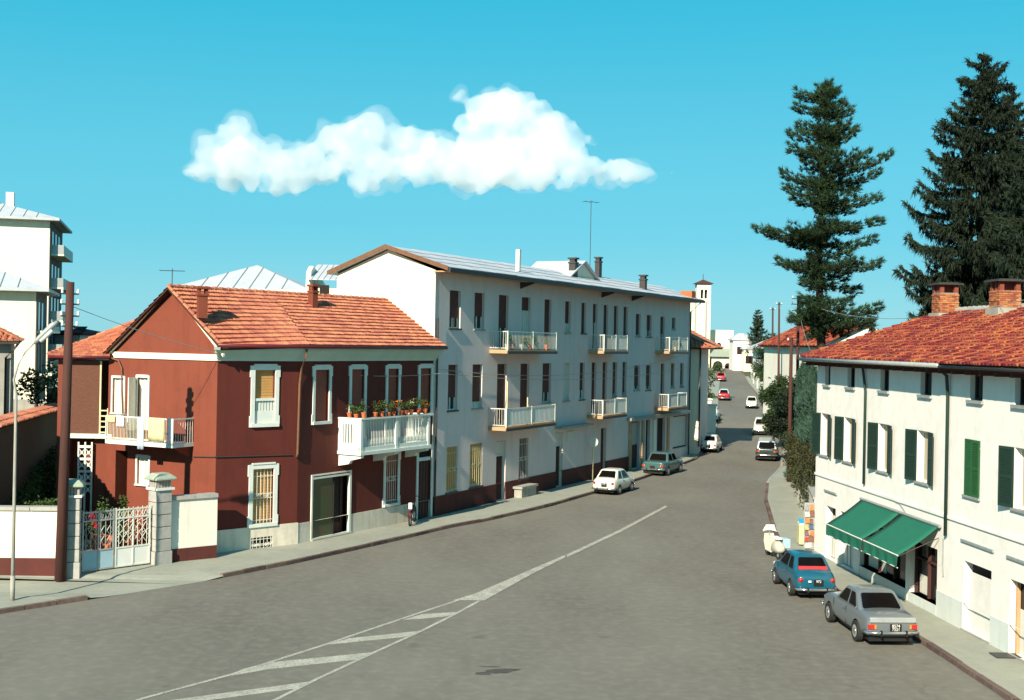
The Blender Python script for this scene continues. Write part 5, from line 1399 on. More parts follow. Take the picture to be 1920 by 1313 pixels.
# television aerials
def aerial(base, h, w, label, n=4, parent=None, ang=0.2):
    t = thing('television_aerial', label, 'aerial', base)
    m = MB(); m.tube([base, (base[0], base[1], base[2] + h)], .022, 5); m.build('mast', M['darkmetal'], t)
    m = MB(); z = base[2] + h - .1; dx, dy = math.cos(ang), math.sin(ang)
    m.tube([(base[0] - dx * w, base[1] - dy * w, z), (base[0] + dx * w, base[1] + dy * w, z)], .016, 4)
    for k in range(n):
        q = -w + 2 * w * k / (n - 1); l = .35 - .04 * k
        m.tube([(base[0] + dx * q - dy * l, base[1] + dy * q + dx * l, z), (base[0] + dx * q + dy * l, base[1] + dy * q - dx * l, z)], .012, 4)
    m.build('elements', M['darkmetal'], t)
aerial(AT(322, 560, 56), AT(322, 512, 56)[2] - AT(322, 560, 56)[2] + .2, .55, 'wide television aerial above the gable peak of the red house')
c = AT(1106, 510, 80); aerial(c, AT(1106, 376, 80)[2] - c[2], .5, 'tall thin television aerial on the ridge of the grey house', 3, ang=.4)

# ================================================================== VEGETATION
class Leaves:
    def __init__(s, seed): s.v = []; s.f = []; s.r = []; s.rg = random.Random(seed)
    def blade(s, c, d, l, w, r):
        rg = s.rg
        d = d.normalized(); q = Vector((rg.uniform(-1, 1), rg.uniform(-1, 1), rg.uniform(-1, 1))); sd_ = d.cross(q)
        if sd_.length < 1e-4: return
        sd_ = sd_.normalized() * w / 2; b = len(s.v)
        s.v += [tuple(c - sd_), tuple(c + sd_), tuple(c + d * l)]; s.f.append((b, b + 1, b + 2)); s.r.append(r)
    def leaf(s, c, l, w, r, up=0.3):
        rg = s.rg
        d = Vector((rg.gauss(0, 1), rg.gauss(0, 1), rg.gauss(0, 1) * .6 - .1)).normalized(); n = Vector((rg.gauss(0, 1), rg.gauss(0, 1), rg.gauss(0, 1) + up)).normalized()
        e = d.cross(n)
        if e.length < 1e-3: return
        e = e.normalized() * w / 2; b = len(s.v)
        s.v += [tuple(c), tuple(c + d * l * .45 + e), tuple(c + d * l), tuple(c + d * l * .45 - e)]; s.f.append((b, b + 1, b + 2, b + 3)); s.r.append(r)
    def tuft(s, c, axis, n, l, w, spread, r0):
        rg = s.rg
        for _ in range(n):
            d = axis + Vector((rg.gauss(0, spread), rg.gauss(0, spread), rg.gauss(0, spread)))
            s.blade(c + Vector((rg.gauss(0, .04), rg.gauss(0, .04), rg.gauss(0, .03))), d, l * rg.uniform(.6, 1.15), w, min(1, max(0, r0 + rg.uniform(-.2, .2))))
    def clump(s, c, rad, n, l, w, r0, flat=1.0):
        rg = s.rg
        for _ in range(n):
            d = Vector((rg.gauss(0, 1), rg.gauss(0, 1), rg.gauss(0, 1))).normalized(); q = rad * rg.uniform(.25, 1) ** .5
            s.leaf(c + Vector((d.x * q, d.y * q, d.z * q * flat)), l * rg.uniform(.6, 1.2), w, min(1, max(0, r0 + rg.uniform(-.25, .25))))
    def build(s, name, material, parent=None, origin=None, kind=None):
        off = OFF[parent] if parent is not None else Vector(origin or (0, 0, 0))
        me = bpy.data.meshes.new(name); me.from_pydata([(a - off.x, b - off.y, c - off.z) for a, b, c in s.v], [], s.f)
        me.materials.append(material); at = me.attributes.new('rnd', 'FLOAT', 'FACE'); at.data.foreach_set('value', s.r); me.update()
        o = bpy.data.objects.new(name, me); C.objects.link(o)
        if parent is not None: o.parent = parent
        else: o.location = off
        OFF[o] = off
        if kind: o['kind'] = kind
        return o

def curve(p0, p1, sag, n=7):
    return [p0.lerp(p1, i / n) + Vector((0, 0, sag * math.sin(math.pi * i / n))) for i in range(n + 1)]

# ---- the tall pine, branches following the ones in the picture
Yp = 74.0
def pine():
    base = Vector((AT(1543, 640, Yp)[0], Yp, 0)); top = Vector(AT(1543, 158, Yp))
    t = thing('pine_tree', 'tall layered pine with long sweeping branches behind the white house', 'pine tree', tuple(base))
    def trunk(z):
        k = z / top.z; return Vector((base.x + (top.x - base.x) * k + .15 * math.sin(z * .35), base.y, z))
    m = MB(); pts = [trunk(top.z * i / 12) for i in range(13)]
    m.tube(pts, [.38 - .34 * i / 12 for i in range(13)], 9); m.build('trunk', M['bark'], t, smooth=True)
    tips = [(1491, 176, 186), (1488, 202, 214), (1493, 236, 246), (1476, 250, 264), (1477, 279, 286), (1500, 300, 296), (1463, 325, 352), (1470, 352, 372), (1480, 372, 384), (1414, 431, 440), (1440, 440, 448), (1478, 455, 462), (1455, 492, 497), (1476, 500, 505), (1500, 530, 530), (1498, 560, 572), (1496, 588, 592),
            (1560, 160, 175), (1574, 170, 185), (1588, 192, 208), (1600, 206, 226), (1595, 232, 248), (1611, 244, 262), (1592, 262, 275), (1630, 288, 322), (1671, 289, 335), (1650, 325, 348), (1612, 352, 352), (1651, 371, 384), (1600, 395, 400), (1657, 414, 424), (1610, 432, 428), (1642, 450, 462), (1600, 478, 480), (1653, 495, 504), (1612, 548, 528), (1590, 520, 515), (1655, 577, 588), (1640, 596, 600), (1500, 608, 606), (1512, 632, 622), (1590, 626, 618), (1640, 606, 612), (1520, 585, 590), (1600, 565, 570), (1480, 600, 600), (1530, 170, 178), (1552, 162, 172)]
    L = Leaves(11); br = MB(); rg = L.rg
    def branch(p0, p1, dens=1.0):
        v = p1 - p0; ln = v.length
        sag = -.06 * ln
        c = curve(p0, p1, sag, 8)
        br.tube(c, .05 * min(1, ln / 3) + .012, 5, r2=.012)
        side = Vector((-v.y, v.x, 0)).normalized()
        n = int(ln * 24 * dens) + 4
        for i in range(n):
            s_ = (i + rg.random()) / n; s_ = .22 + .78 * s_
            p = c[0].lerp(c[-1], s_) + Vector((0, 0, sag * math.sin(math.pi * s_)))
            wdt = (.95 * math.sin(math.pi * min(1, s_ * .92)) + .10) * min(1, ln / 3.0)
            q = p + side * rg.uniform(-wdt, wdt) + Vector((0, 0, rg.uniform(-.22, .34)))
            ax = (v.normalized() * .7 + side * rg.uniform(-.5, .5) + Vector((0, 0, .45)))
            L.tuft(q, ax, 13, .34, .045, .38, .5 + .3 * (q.z - p.z) / .2)
    for (x, y, ya) in tips:
        p1 = Vector(AT(x, y, Yp)); za = AT(1543, ya, Yp)[2] ; p0 = trunk(min(za, top.z - .1)); branch(p0, p1)
        ln = (p1 - p0).length
        for _ in range(3):
            a = rg.choice((-1, 1)) * R(rg.uniform(50, 120)) ; d = (p1 - p0) * rg.uniform(.55, .85)
            dd = Matrix.Rotation(a, 3, 'Z') @ d
            if abs(dd.x) > ln * .75: dd.x *= .6
            branch(p0 + Vector((0, 0, rg.uniform(-.3, .2))), p0 + dd, .7)
    for k in range(16):
        z = top.z - .1 - k * .12; L.tuft(trunk(z), Vector((0, 0, 1)), 16, .4, .05, .5, .5)
    L.build('foliage', M['needle'], t, kind='stuff')
    br.build('branches', M['bark'], t, kind='stuff')
pine()

def spruce(px, py_top, Y, halfw, label, seed, material='needledark', zmin=3.0, dens=1.0, name='spruce_tree', cat='spruce tree'):
    base = Vector((AT(px, 600, Y)[0], Y, 0)); topz = AT(px, py_top, Y)[2]
    t = thing(name, label, cat, tuple(base))
    m = MB(); m.tube([(base.x, base.y, topz * i / 8) for i in range(9)], [.42 - .38 * i / 8 for i in range(9)], 8); m.build('trunk', M['bark'], t, smooth=True)
    L = Leaves(seed); br = MB(); rg = L.rg
    z = topz - .3; lvl = 0
    while z > zmin:
        k = (topz - z) / (topz - zmin); w = halfw * (k ** .62)
        n = 6 if k < .1 else 9
        for j in range(n):
            a = rg.uniform(0, 2 * math.pi) ; ln = max(.35, w * rg.uniform(.62, 1.02) * (1 + .14 * math.sin(lvl * .9 + a * 2)))
            d = Vector((math.cos(a), math.sin(a), 0)); p0 = Vector((base.x, base.y, z + rg.uniform(-.15, .15)))
            rise = .25 - .45 * k
            p1 = p0 + d * ln + Vector((0, 0, ln * rise)); c = curve(p0, p1, -.12 * ln, 6)
            c[-1] = c[-1] + Vector((0, 0, .10 * ln))
            br.tube(c, .04, 4, r2=.01)
            nn = int(ln * 11 * dens) + 2
            for i in range(nn):
                s_ = .18 + .82 * (i + rg.random()) / nn; idx = min(5, int(s_ * 6)); p = c[idx].lerp(c[idx + 1], s_ * 6 - idx)
                side = Vector((-d.y, d.x, 0)) * rg.uniform(-.32, .32) * min(1, ln)
                hang = rg.uniform(.25, .8) * (.35 + .6 * k)
                L.tuft(p + side + Vector((0, 0, -.02)), Vector((d.x * .25, d.y * .25, -1.0)) * 1.0, 7, hang, .075, .22, .35)
                L.tuft(p + side, d + Vector((0, 0, .35)), 7, .32, .065, .4, .62)
        z -= .42 + .1 * rg.random(); lvl += 1
    L.build('foliage', M[material], t, kind='stuff'); br.build('branches', M['bark'], t, kind='stuff')
    return t
spruce(1835, 98, 66, 5.1, 'tallest dark spruce with hanging twigs behind the brick chimneys', 21, zmin=9.2)
spruce(1938, 250, 60, 3.6, 'second dark spruce cut by the right picture edge', 22, zmin=9.0)
spruce(1888, 155, 70, 2.6, 'slender dark spruce crown leaning between the two larger spruces', 28, zmin=11)
spruce(1738, 540, 68, 1.9, 'small dark conifer just left of the first brick chimney', 23, zmin=6.0, dens=.9)

def tree(name, label, base, height, crown_r, crown_h, seed, material='leaf', leaf=.22, n=60, per=60, cat='tree', trunk_r=.12, lobes=9, group=None):
    t = thing(name, label, cat, base, group=group); rg = random.Random(seed)
    b = Vector(base); top = b + Vector((rg.uniform(-.2, .2), rg.uniform(-.2, .2), height - crown_h * .4))
    m = MB(); m.tube([b, b.lerp(top, .5) + Vector((.08, 0, 0)), top], trunk_r, 7, r2=trunk_r * .35)
    L = Leaves(seed); cc = Vector((b.x, b.y, b.z + height - crown_h / 2))
    for k in range(lobes):
        d = Vector((rg.gauss(0, 1), rg.gauss(0, 1), rg.gauss(0, 1))).normalized()
        c = cc + Vector((d.x * crown_r * .62, d.y * crown_r * .62, d.z * crown_h * .34)); m.tube([b.lerp(top, rg.uniform(.5, .9)), c], trunk_r * .3, 5, r2=.02)
        for q in range(n // lobes + 1):
            dd = Vector((rg.gauss(0, 1), rg.gauss(0, 1), rg.gauss(0, 1))).normalized() * crown_r * .42 * rg.uniform(.4, 1)
            L.clump(c + dd, crown_r * .2, per, leaf, leaf * .55, .5 + .25 * dd.z / crown_r)
    m.build('trunk', M['bark'], t, smooth=True); L.build('foliage', M[material], t, kind='stuff')
    return t
def cypress(base, h, r, seed, label, group=None, material='cypress', name='cypress_tree'):
    t = thing(name, label, 'cypress', base, group=group); m = MB(); m.tube([base, (base[0], base[1], base[2] + h * .6)], .09, 6, r2=.04); m.build('trunk', M['bark'], t)
    L = Leaves(seed); rg = L.rg; n = int(h * r * 330)
    for _ in range(n):
        z = h * rg.random() ** .85; k = z / h; rr_ = r * (1 - k ** 3) ** .8 * (.75 + .25 * math.sin(z * 3 + seed)) * (.3 if k > .97 else 1)
        a = rg.uniform(0, 2 * math.pi); q = rr_ * rg.uniform(.55, 1.02)
        c = Vector((base[0] + q * math.cos(a), base[1] + q * math.sin(a), base[2] + z)); L.tuft(c, Vector((math.cos(a) * .5, math.sin(a) * .5, 1)), 5, .3, .07, .3, .3 + .5 * rg.random())
    L.build('foliage', M[material], t, kind='stuff'); return t
def bush(name, label, c, rx, ry, h, seed, material='leaf', n=40, per=45, leaf=.13, cat='bush', group=None, stems=True):
    t = thing(name, label, cat, c, group=group); L = Leaves(seed); rg = L.rg
    m = MB()
    for k in range(5): a = rg.uniform(0, 6.28); m.tube([c, (c[0] + rx * .5 * math.cos(a), c[1] + ry * .5 * math.sin(a), c[2] + h * .7)], .02, 4, r2=.008)
    m.build('stems', M['bark'], t)
    for _ in range(n):
        a = rg.uniform(0, 6.28); q = rg.random() ** .5; z = rg.uniform(.12, 1) * h * (1 - .45 * q * q)
        L.clump(Vector((c[0] + rx * q * math.cos(a), c[1] + ry * q * math.sin(a), c[2] + z)), .16 + .05 * leaf / .13, per, leaf, leaf * .5, .35 + .45 * z / h)
    L.build('foliage', M[material], t, kind='stuff'); return t

# ---- wall, cypress row and creeper beyond the white house
fwA, fwB = Vector((12.75, 51.2)), Vector(G(1481, 905))
bw = thing('garden_wall', 'narrow whitewashed garden wall leading up the street past the white house', 'wall', (fwA.x, fwA.y, 0.1))
fb = between(fwB + Vector((0.1, 0)), fwA); Lb = (fwB - fwA).length
m = MB(); m.box(fb, 0, Lb, -.25, 0, 0, 2.1); m.build('wall_panel', M['white'], bw)
for k in range(14): m = MB(); m.box(fb, Lb * k / 14 + .01, Lb * (k + 1) / 14 - .01, -.33, .07, 2.1, 2.2); m.build('coping_stone', M['concrete'], bw)
for i, (y, off, h) in enumerate(((64, 1.1, 6.4), (67, 1.0, 7.0), (70, 1.0, 7.2), (73, .9, 7.4), (76.5, .7, 7.3))):
    x = fwA.x + (fwB.x - fwA.x) * (y - fwA.y) / (fwB.y - fwA.y) + off
    cypress((x, y, 0), h, 1.0, 40 + i, ('nearest and lowest cypress of the row behind the whitewashed wall', 'second cypress of the row, counted up the street from the white house', 'middle cypress of the row behind the whitewashed wall', 'fourth cypress of the row, just before the farthest one', 'farthest cypress of the row, next to the reddish pole')[i], 'cypresses behind the whitewashed wall')
L = Leaves(61); rg = L.rg
for _ in range(330):
    y = rg.uniform(55, 75); x = fwA.x + (fwB.x - fwA.x) * (y - fwA.y) / (fwB.y - fwA.y) + rg.uniform(-.35, .6)
    L.clump(Vector((x, y, rg.uniform(1.4, 3.4))), .3, 46, .12, .08, rg.random())
cr = L.build('creeper', M['autumn'], None, (14, 62, 2), None)
tag(cr, 'brownish green creeper hanging over the whitewashed garden wall', 'creeper')

# ---- poles on the right of the street
def pole_at(px, py_base, py_top, label, r0=.13, arms=((.25, .35), (.6, .35)), Yo=None, dx=None, group=None):
    b = G(px, py_base) if Yo is None else AT(px, 700, Yo)[:2]; tz = AT(dx or px, py_top, b[1])
    return wood_pole('utility_pole', label, (b[0], b[1], hgt(b[1])), tz[2], r0, r0 * .7, (tz[0] - b[0], 0), arms, ang=.3)
pole_at(1479, 908, 633, 'reddish brown utility pole rising from the pavement before the cypress row', .14, ((.2, .25),), dx=1484)
pole_at(1497, 905, 556, 'tall dark utility pole with insulators in front of the cypress tops', .12, ((.15, .45), (.5, .5), (.9, .45)), Yo=78)
pole_at(1461, 800, 567, 'thin far pole right of its twin, before the red roofed house', .12, ((.2, .3),), Yo=112)
pole_at(1449, 800, 577, 'thin far pole left of its twin, before the red roofed house', .12, ((.2, .3),), Yo=124)

# ================================================================== UP THE STREET
hr = thing('far_red_roof_house', 'white house with orange red roof seen past the tall pole', 'house', AT(1500, 660, 104)[:2] + (0,))
Y0 = 100.0
A_ = AT(1546, 640, Y0); B_ = AT(1452, 655, Y0 + 20)
fh = between((B_[0] - 1.0, B_[1]), (A_[0], A_[1])); Lh = (Vector(A_[:2]) - fh.A).length
ze = 8.6
m = MB(); m.box(fh, 0, Lh, -7, 0, 0, ze); m.build('wall', M['white'], hr)
zr2 = AT(1540, 606, Y0 + 4)[2]
tiles(fh.w(-.4, .5, ze), fh.w(Lh + .4, .5, ze), fh.w(Lh + .4, -3.5, zr2), fh.w(-.4, -3.5, zr2), .3, .5, 'coppo', hr, M['tile2'], seed=71)
m = MB(); m.prism([fh.w(Lh, 0, ze), fh.w(Lh, -7, ze), fh.w(Lh, -3.5, zr2 - .1)], (-fh.d.x * .3, -fh.d.y * .3, 0)); m.build('gable_wall', M['white'], hr)
for k in range(4):
    a = 2 + k * Lh / 4.6; window(fh, (a, a + .9, 5.6, 7.3), hr, 'plain', sill=True)
hb = thing('blue_shuttered_house', 'small white house with pale blue windows among trees up the street', 'house', AT(1425, 690, 205)[:2] + (0,))
A_, B_ = AT(1441, 690, 194), AT(1411, 690, 218)
f3 = between(B_, A_); L3 = (Vector(A_[:2]) - Vector(B_[:2])).length; zg = hgt(200); ze3 = AT(1420, 652, 205)[2]
m = MB(); m.box(f3, 0, L3, -8, 0, zg - 1, ze3); m.prism([f3.w(L3, 0, ze3), f3.w(L3, -8, ze3), f3.w(L3, -4, ze3 + 1.9)], (-f3.d.x * .3, -f3.d.y * .3, 0)); m.build('wall', M['white'], hb)
for k in range(3):
    a = 2 + k * L3 / 3.3; r = window(f3, (a, a + 1.2, ze3 - 2.3, ze3 - .8), hb, 'plain'); m = MB(); m.box(f3, a - .7, a - .05, .01, .06, ze3 - 2.3, ze3 - .8); m.box(f3, a + 1.25, a + 1.9, .01, .06, ze3 - 2.3, ze3 - .8); m.build('shutter', M['cloth_blue'], r)
m = MB(); fe = Fr(f3.w(L3, 0, 0), -f3.n); m.box(fe, 1.2, 2.6, -.02, .03, ze3 - 2.6, ze3 - .7); m.build('window', M['cloth_blue'], hb)
for k in range(4):
    o0 = .8 - k * 1.2; m = MB(); z0 = ze3 - .05 + k * .52
    m.hexa([f3.w(-.5, o0, z0), f3.w(L3 + .6, o0, z0), f3.w(L3 + .6, o0 - 1.25, z0 + .56), f3.w(-.5, o0 - 1.25, z0 + .56), f3.w(-.5, o0, z0 + .12), f3.w(L3 + .6, o0, z0 + .12), f3.w(L3 + .6, o0 - 1.25, z0 + .68), f3.w(-.5, o0 - 1.25, z0 + .68)])
    m.build('roof_sheet', M['slate'], hb)
m = MB(); m.tube([f3.w(-.5, .9, ze3 - .1), f3.w(L3 + .8, .9, ze3 - .1)], .1, 6); m.build('gutter', M['whitemetal'], hb)
# garden wall and greenery along the right side of the far street
pts_ = [(RB[i]) for i in range(2, 7)]
def along(pl, y, off=0): return Vector((X_at(pl, y) + off, y, hgt(y)))
gw2 = thing('garden_wall', 'pale garden wall with piers under the hedge along the far right pavement', 'wall', tuple(along(RB, 84)))
yy = 84.0; k = 0
while yy < 196:
    st = 6 + (yy - 84) * .06; p, q = along(RB, yy, .1), along(RB, yy + st, .1); f_ = between(q, p); l_ = (q - p).length
    m = MB(); m.hexa([(p.x, p.y, p.z), (p.x + .25, p.y, p.z), (q.x + .25, q.y, q.z), (q.x, q.y, q.z), (p.x, p.y, p.z + 1.25), (p.x + .25, p.y, p.z + 1.25), (q.x + .25, q.y, q.z + 1.25), (q.x, q.y, q.z + 1.25)]); m.build('wall_panel', M['cream' if k % 2 else 'white'], gw2)
    m = MB(); m.bx(p.x - .12, p.x + .36, p.y - .3, p.y + .2, p.z, p.z + 1.75); m.build('pier', M['white'], gw2)
    yy += st; k += 1
for i, (px, Y, h, r, mt, lab) in enumerate(((1465, 88, 5.6, 1.9, 'needledark', 'dark bushy evergreen at the roadside just left of the reddish pole'), (1454, 98, 4.2, 1.7, 'darkleaf', 'green rounded tree behind the parked white saloon'),
        (1450, 112, 5.0, 1.9, 'darkleaf', 'broad mid green tree hanging over the far garden wall'), (1428, 150, 3.6, 1.8, 'leaf', 'light green low tree beside the blue shuttered house'), (1436, 150, 8.5, 2.6, 'needle', 'dark tree rising behind the blue shuttered house'),
        (1480, 92, 7.0, 2.3, 'darkleaf', 'leafy tree close behind the reddish pole'), (1440, 126, 3.0, 1.6, 'darkleaf', 'spreading shrub tree over the wall across from the red car'))):
    b = AT(px, 700, Y); tree('garden_tree', lab, (b[0] + .8, Y, hgt(Y)), h, r, h * .8, 80 + i, mt, .24, 110, 60, trunk_r=.14)
t_ = spruce(1421, 580, 225, 2.8, 'slim pointed conifer standing above the far roofs at the end of the street', 91, 'needle', zmin=6, dens=.5)
L = Leaves(97); rg = L.rg
for _ in range(620):
    y = rg.uniform(84, 190); p = along(RB, y, .6 + rg.uniform(-.6, 1.3)); L.clump(p + Vector((0, 0, rg.uniform(1.2, 2.9))), .55, 20, .26, .15, rg.random())
hd_ = L.build('hedge', M['darkleaf'], None, (25, 110, 1)); tag(hd_, 'long loose green hedge spilling over the far right garden wall', 'hedge')

# left side past the grey apartment house
h2 = thing('corner_house', 'cream house with orange tiled eave just past the grey apartment house', 'house', (14.5, 98, hgt(98)))
Yc = 92.9
xl, xr = AT(1296, 700, Yc)[0] - 6, AT(1311, 700, Yc)[0]
ze = AT(1311, 655, Yc)[2]
dr2 = Vector((.22, 1)).normalized(); f2 = Fr((xr, Yc), dr2)
m = MB(); m.hexa([(xl, Yc, 0), (xr, Yc, 0), f2.w(11, 0, 0), (xl + 2, Yc + 11, 0), (xl, Yc, ze), (xr, Yc, ze), f2.w(11, 0, ze), (xl + 2, Yc + 11, ze)]); m.build('wall', M['cream'], h2)
m = MB(); m.box(f2, 0.01, 10.9, .004, .05, 0, ze - .02); m.build('side_wall', M['grey'], h2)
eo = AT(1334, 652, Yc - .5)[0] - xr
tiles((xl - .5, Yc - .6, ze + .1), (xr + 1.0, Yc - .6, ze + .1), (xr - 1.6, Yc + 3, ze + 1.5), (xl + 1.5, Yc + 3, ze + 1.5), .28, .4, 'coppo', h2, M['tile'], seed=101)
tiles((xr + 1.0, Yc - .6, ze + .1), f2.w(11.4, 1.2, ze + .1), (xr + .4, Yc + 8, ze + 1.5), (xr - 1.6, Yc + 3, ze + 1.5), .28, .4, 'coppo', h2, M['tile'], seed=102)
m = MB(); m.hexa([(xl, Yc - .5, ze), (xr + .9, Yc - .5, ze), f2.w(11.3, 1.1, ze), (xl + 2, Yc + 11.4, ze), (xl, Yc - .5, ze + .09), (xr + .9, Yc - .5, ze + .09), f2.w(11.3, 1.1, ze + .09), (xl + 2, Yc + 11.4, ze + .09)]); m.build('eave', M['wood'], h2)
pipe([(xr + .06, Yc - .08, ze), (xr + .06, Yc - .08, .8)], .06, h2, M['darkmetal'])
pw = thing('pillared_fence', 'low fence with tall white pillars along the left pavement up the street', 'fence', tuple(along(LB, 112)))
yy = 110.0
while yy < 170:
    st = 7 + (yy - 110) * .05; p, q = along(LB, yy, .9), along(LB, yy + st, .9)
    m = MB(); m.hexa([(p.x, p.y, p.z), (p.x + .2, p.y, p.z), (q.x + .2, q.y, q.z), (q.x, q.y, q.z), (p.x, p.y, p.z + .8), (p.x + .2, p.y, p.z + .8), (q.x + .2, q.y, q.z + .8), (q.x, q.y, q.z + .8)]); m.build('wall_panel', M['concrete'], pw)
    m = MB(); m.bx(p.x - .3, p.x + .45, p.y - .4, p.y + .35, p.z, p.z + 2.5); pp = m.build('pillar', M['white'], pw)
    m = MB(); m.bx(p.x - .4, p.x + .55, p.y - .5, p.y + .45, p.z + 2.5, p.z + 2.65); m.build('pillar_cap', M['trimgreen'], pp)
    yy += st
for i, (px, Y, h, r, lab) in enumerate(((1318, 126, 3.6, 1.6, 'rounded green tree behind the first white fence pillar'), (1328, 150, 5.2, 2.1, 'garden tree below the bell tower'), (1320, 112, 2.6, 1.2, 'dark shrub tree beside the orange eaved corner house'))):
    b = AT(px, 700, Y); tree('garden_tree', lab, (b[0], Y, hgt(Y)), h, r, h * .7, 120 + i, 'leaf', .26, 40, 34, trunk_r=.12)

# church at the end of the street
zg = hgt(240)
ch = thing('church', 'cream church with slim bell tower and arched porch closing the street', 'church', AT(1340, 700, 240)[:2] + (zg,))
x0, x1 = AT(1306, 600, 236)[0], AT(1332, 600, 236)[0]; ztp = AT(1320, 532, 236)[2]
w_ = x1 - x0; zbel = AT(1320, 560, 236)[2]; zbt = AT(1320, 545, 236)[2]
fc = Fr((x0, 236), (1, 0))
m = MB(); bw_ = w_ * .17
a1, a2 = (w_ * .26, w_ * .46), (w_ * .54, w_ * .74)
wall_mb(m, fc, 0, w_, zg - 1, ztp, [(a1[0], a1[1], zbel, zbt, .8), (a2[0], a2[1], zbel, zbt, .8)], .8)
m.poly([fc.w(0, -w_, zg - 1), fc.w(0, 0, zg - 1), fc.w(0, 0, ztp), fc.w(0, -w_, ztp)]); m.poly([fc.w(w_, 0, zg - 1), fc.w(w_, -w_, zg - 1), fc.w(w_, -w_, ztp), fc.w(w_, 0, ztp)]); m.poly([fc.w(w_, -w_, zg - 1), fc.w(0, -w_, zg - 1), fc.w(0, -w_, ztp), fc.w(w_, -w_, ztp)])
m.build('bell_tower', M['cream'], ch)
for aa in (a1, a2):
    m = MB(); c = (aa[0] + aa[1]) / 2; r_ = (aa[1] - aa[0]) / 2
    m.prism([fc.w(c + r_ * math.cos(math.pi * k / 8), .03, zbt + r_ * math.sin(math.pi * k / 8) - .05) for k in range(9)], (0, .1, 0)); m.box(fc, aa[0], aa[1], -.78, -.7, zbel, zbt); m.build('belfry_opening', M['glass'], ch)
m = MB(); m.faces([fc.w(-.5, .5, ztp), fc.w(w_ + .5, .5, ztp), fc.w(w_ + .5, -w_ - .5, ztp), fc.w(-.5, -w_ - .5, ztp), fc.w(w_ / 2, -w_ / 2, AT(1320, 524, 237)[2])], [(0, 1, 4), (1, 2, 4), (2, 3, 4), (3, 0, 4), (3, 2, 1, 0)]); m.build('tower_roof', M['darkplinth'], ch)
m = MB(); m.tube([fc.w(w_ / 2, -w_ / 2, AT(1320, 525, 237)[2]), fc.w(w_ / 2, -w_ / 2, AT(1320, 514, 237)[2])], .06, 5); m.build('cross', M['darkmetal'], ch)
m = MB(); m.box(fc, w_ * .62, w_ * .74, .01, .12, zg, zbel - .5); m.build('lightning_rod_strip', M['concrete'], ch)
xa, xb = AT(1285, 600, 244)[0], AT(1326, 600, 244)[0]; m = MB(); m.bx(xa, xb, 242, 262, zg - 1, AT(1300, 566, 244)[2]); m.build('nave_wall', M['cream'], ch)
xa, xb = AT(1330, 640, 240)[0], AT(1375, 640, 240)[0]; zf_ = AT(1350, 619, 240)[2]
fn_ = Fr((xa, 240), (1, 0)); m = MB(); wn_ = xb - xa; m.box(fn_, 0, wn_, -14, 0, zg - 1, zf_); m.build('front_wall', M['cream'], ch)
xc, yc = fn_.hit(1348, 648); m = MB(); m.prism([fn_.w(xc + .45 * math.cos(2 * math.pi * k / 12), .03, yc + .6 * math.sin(2 * math.pi * k / 12)) for k in range(12)], (0, .1, 0)); m.build('round_window', M['dark'], ch)
zc0, zc1 = AT(1350, 669, 237)[2], AT(1350, 655, 239.5)[2]
pch = MB(); xs_ = [AT(p, 690, 236)[0] for p in (1334, 1336.5, 1355, 1357, 1370, 1374)]
zp = zc0 - .15
fp_ = Fr((xs_[0], 236), (1, 0)); Wp = xs_[-1] - xs_[0]
o1 = (xs_[1] - xs_[0], xs_[2] - xs_[0]); o2 = (xs_[3] - xs_[0] + .2, xs_[4] - xs_[0])
wall_mb(pch, fp_, 0, Wp, zg - 1, zp, [(*o1, zg - 1, zp - 1.6, .5), (*o2, zg - 1, zp - 1.6, .5)], .5); pch.build('porch_wall', M['cream'], ch)
for o_ in (o1, o2):
    c = (o_[0] + o_[1]) / 2; r_ = (o_[1] - o_[0]) / 2; m = MB(); m.prism([fp_.w(c + r_ * math.cos(math.pi * k / 8), .03, zp - 1.6 + min(r_, 1.3) * math.sin(math.pi * k / 8)) for k in range(9)], (0, .1, 0)); m.box(fp_, o_[0], o_[1], -1.5, -1.4, zg - 1, zp - 1.5); m.build('porch_arch', M['dark'], ch)
m = MB(); m.hexa([(xs_[0] - .6, 235.3, zc0), (xs_[-1] + .6, 235.3, zc0), (xs_[-1] + .2, 240, zc1), (xs_[0] - .2, 240, zc1), (xs_[0] - .6, 235.3, zc0 + .2), (xs_[-1] + .6, 235.3, zc0 + .2), (xs_[-1] + .2, 240, zc1 + .2), (xs_[0] - .2, 240, zc1 + .2)]); m.build('porch_roof', M['greenstone'], ch)
# cluster of roofs right of the church
for i, (a, b, yt, yb, Y, mt, rf, lab) in enumerate(((1374, 1410, 638, 700, 226, 'white', 'slate', 'pale house with grey roof right of the church'), (1378, 1398, 650, 700, 232, 'galv', 'slate', 'small grey house with lean roof before the pale one by the church'), (1394, 1412, 655, 700, 224, 'cream', 'slate', 'little cream house at the bend of the street'))):
    xa, xb = AT(a, 690, Y)[0], AT(b, 690, Y)[0]; z_ = AT(a, yt, Y)[2]
    t = thing('village_house', lab, 'house', ((xa + xb) / 2, Y, hgt(Y)))
    m = MB(); m.bx(xa, xb, Y, Y + 4, hgt(Y) - 2, z_); m.build('wall', M[mt], t)
    hip_roof(t, xa, xb, Y, Y + 4, z_ + .2, .9 if i else 1.1, .3, 'slate', 1.2)
    for k in range(2):
        xx = xa + (xb - xa) * (.2 + .4 * k); m = MB(); m.bx(xx, xx + .9, Y - .04, Y + .05, z_ - 2.6, z_ - 1.2); m.build('window', M['dark'], t)

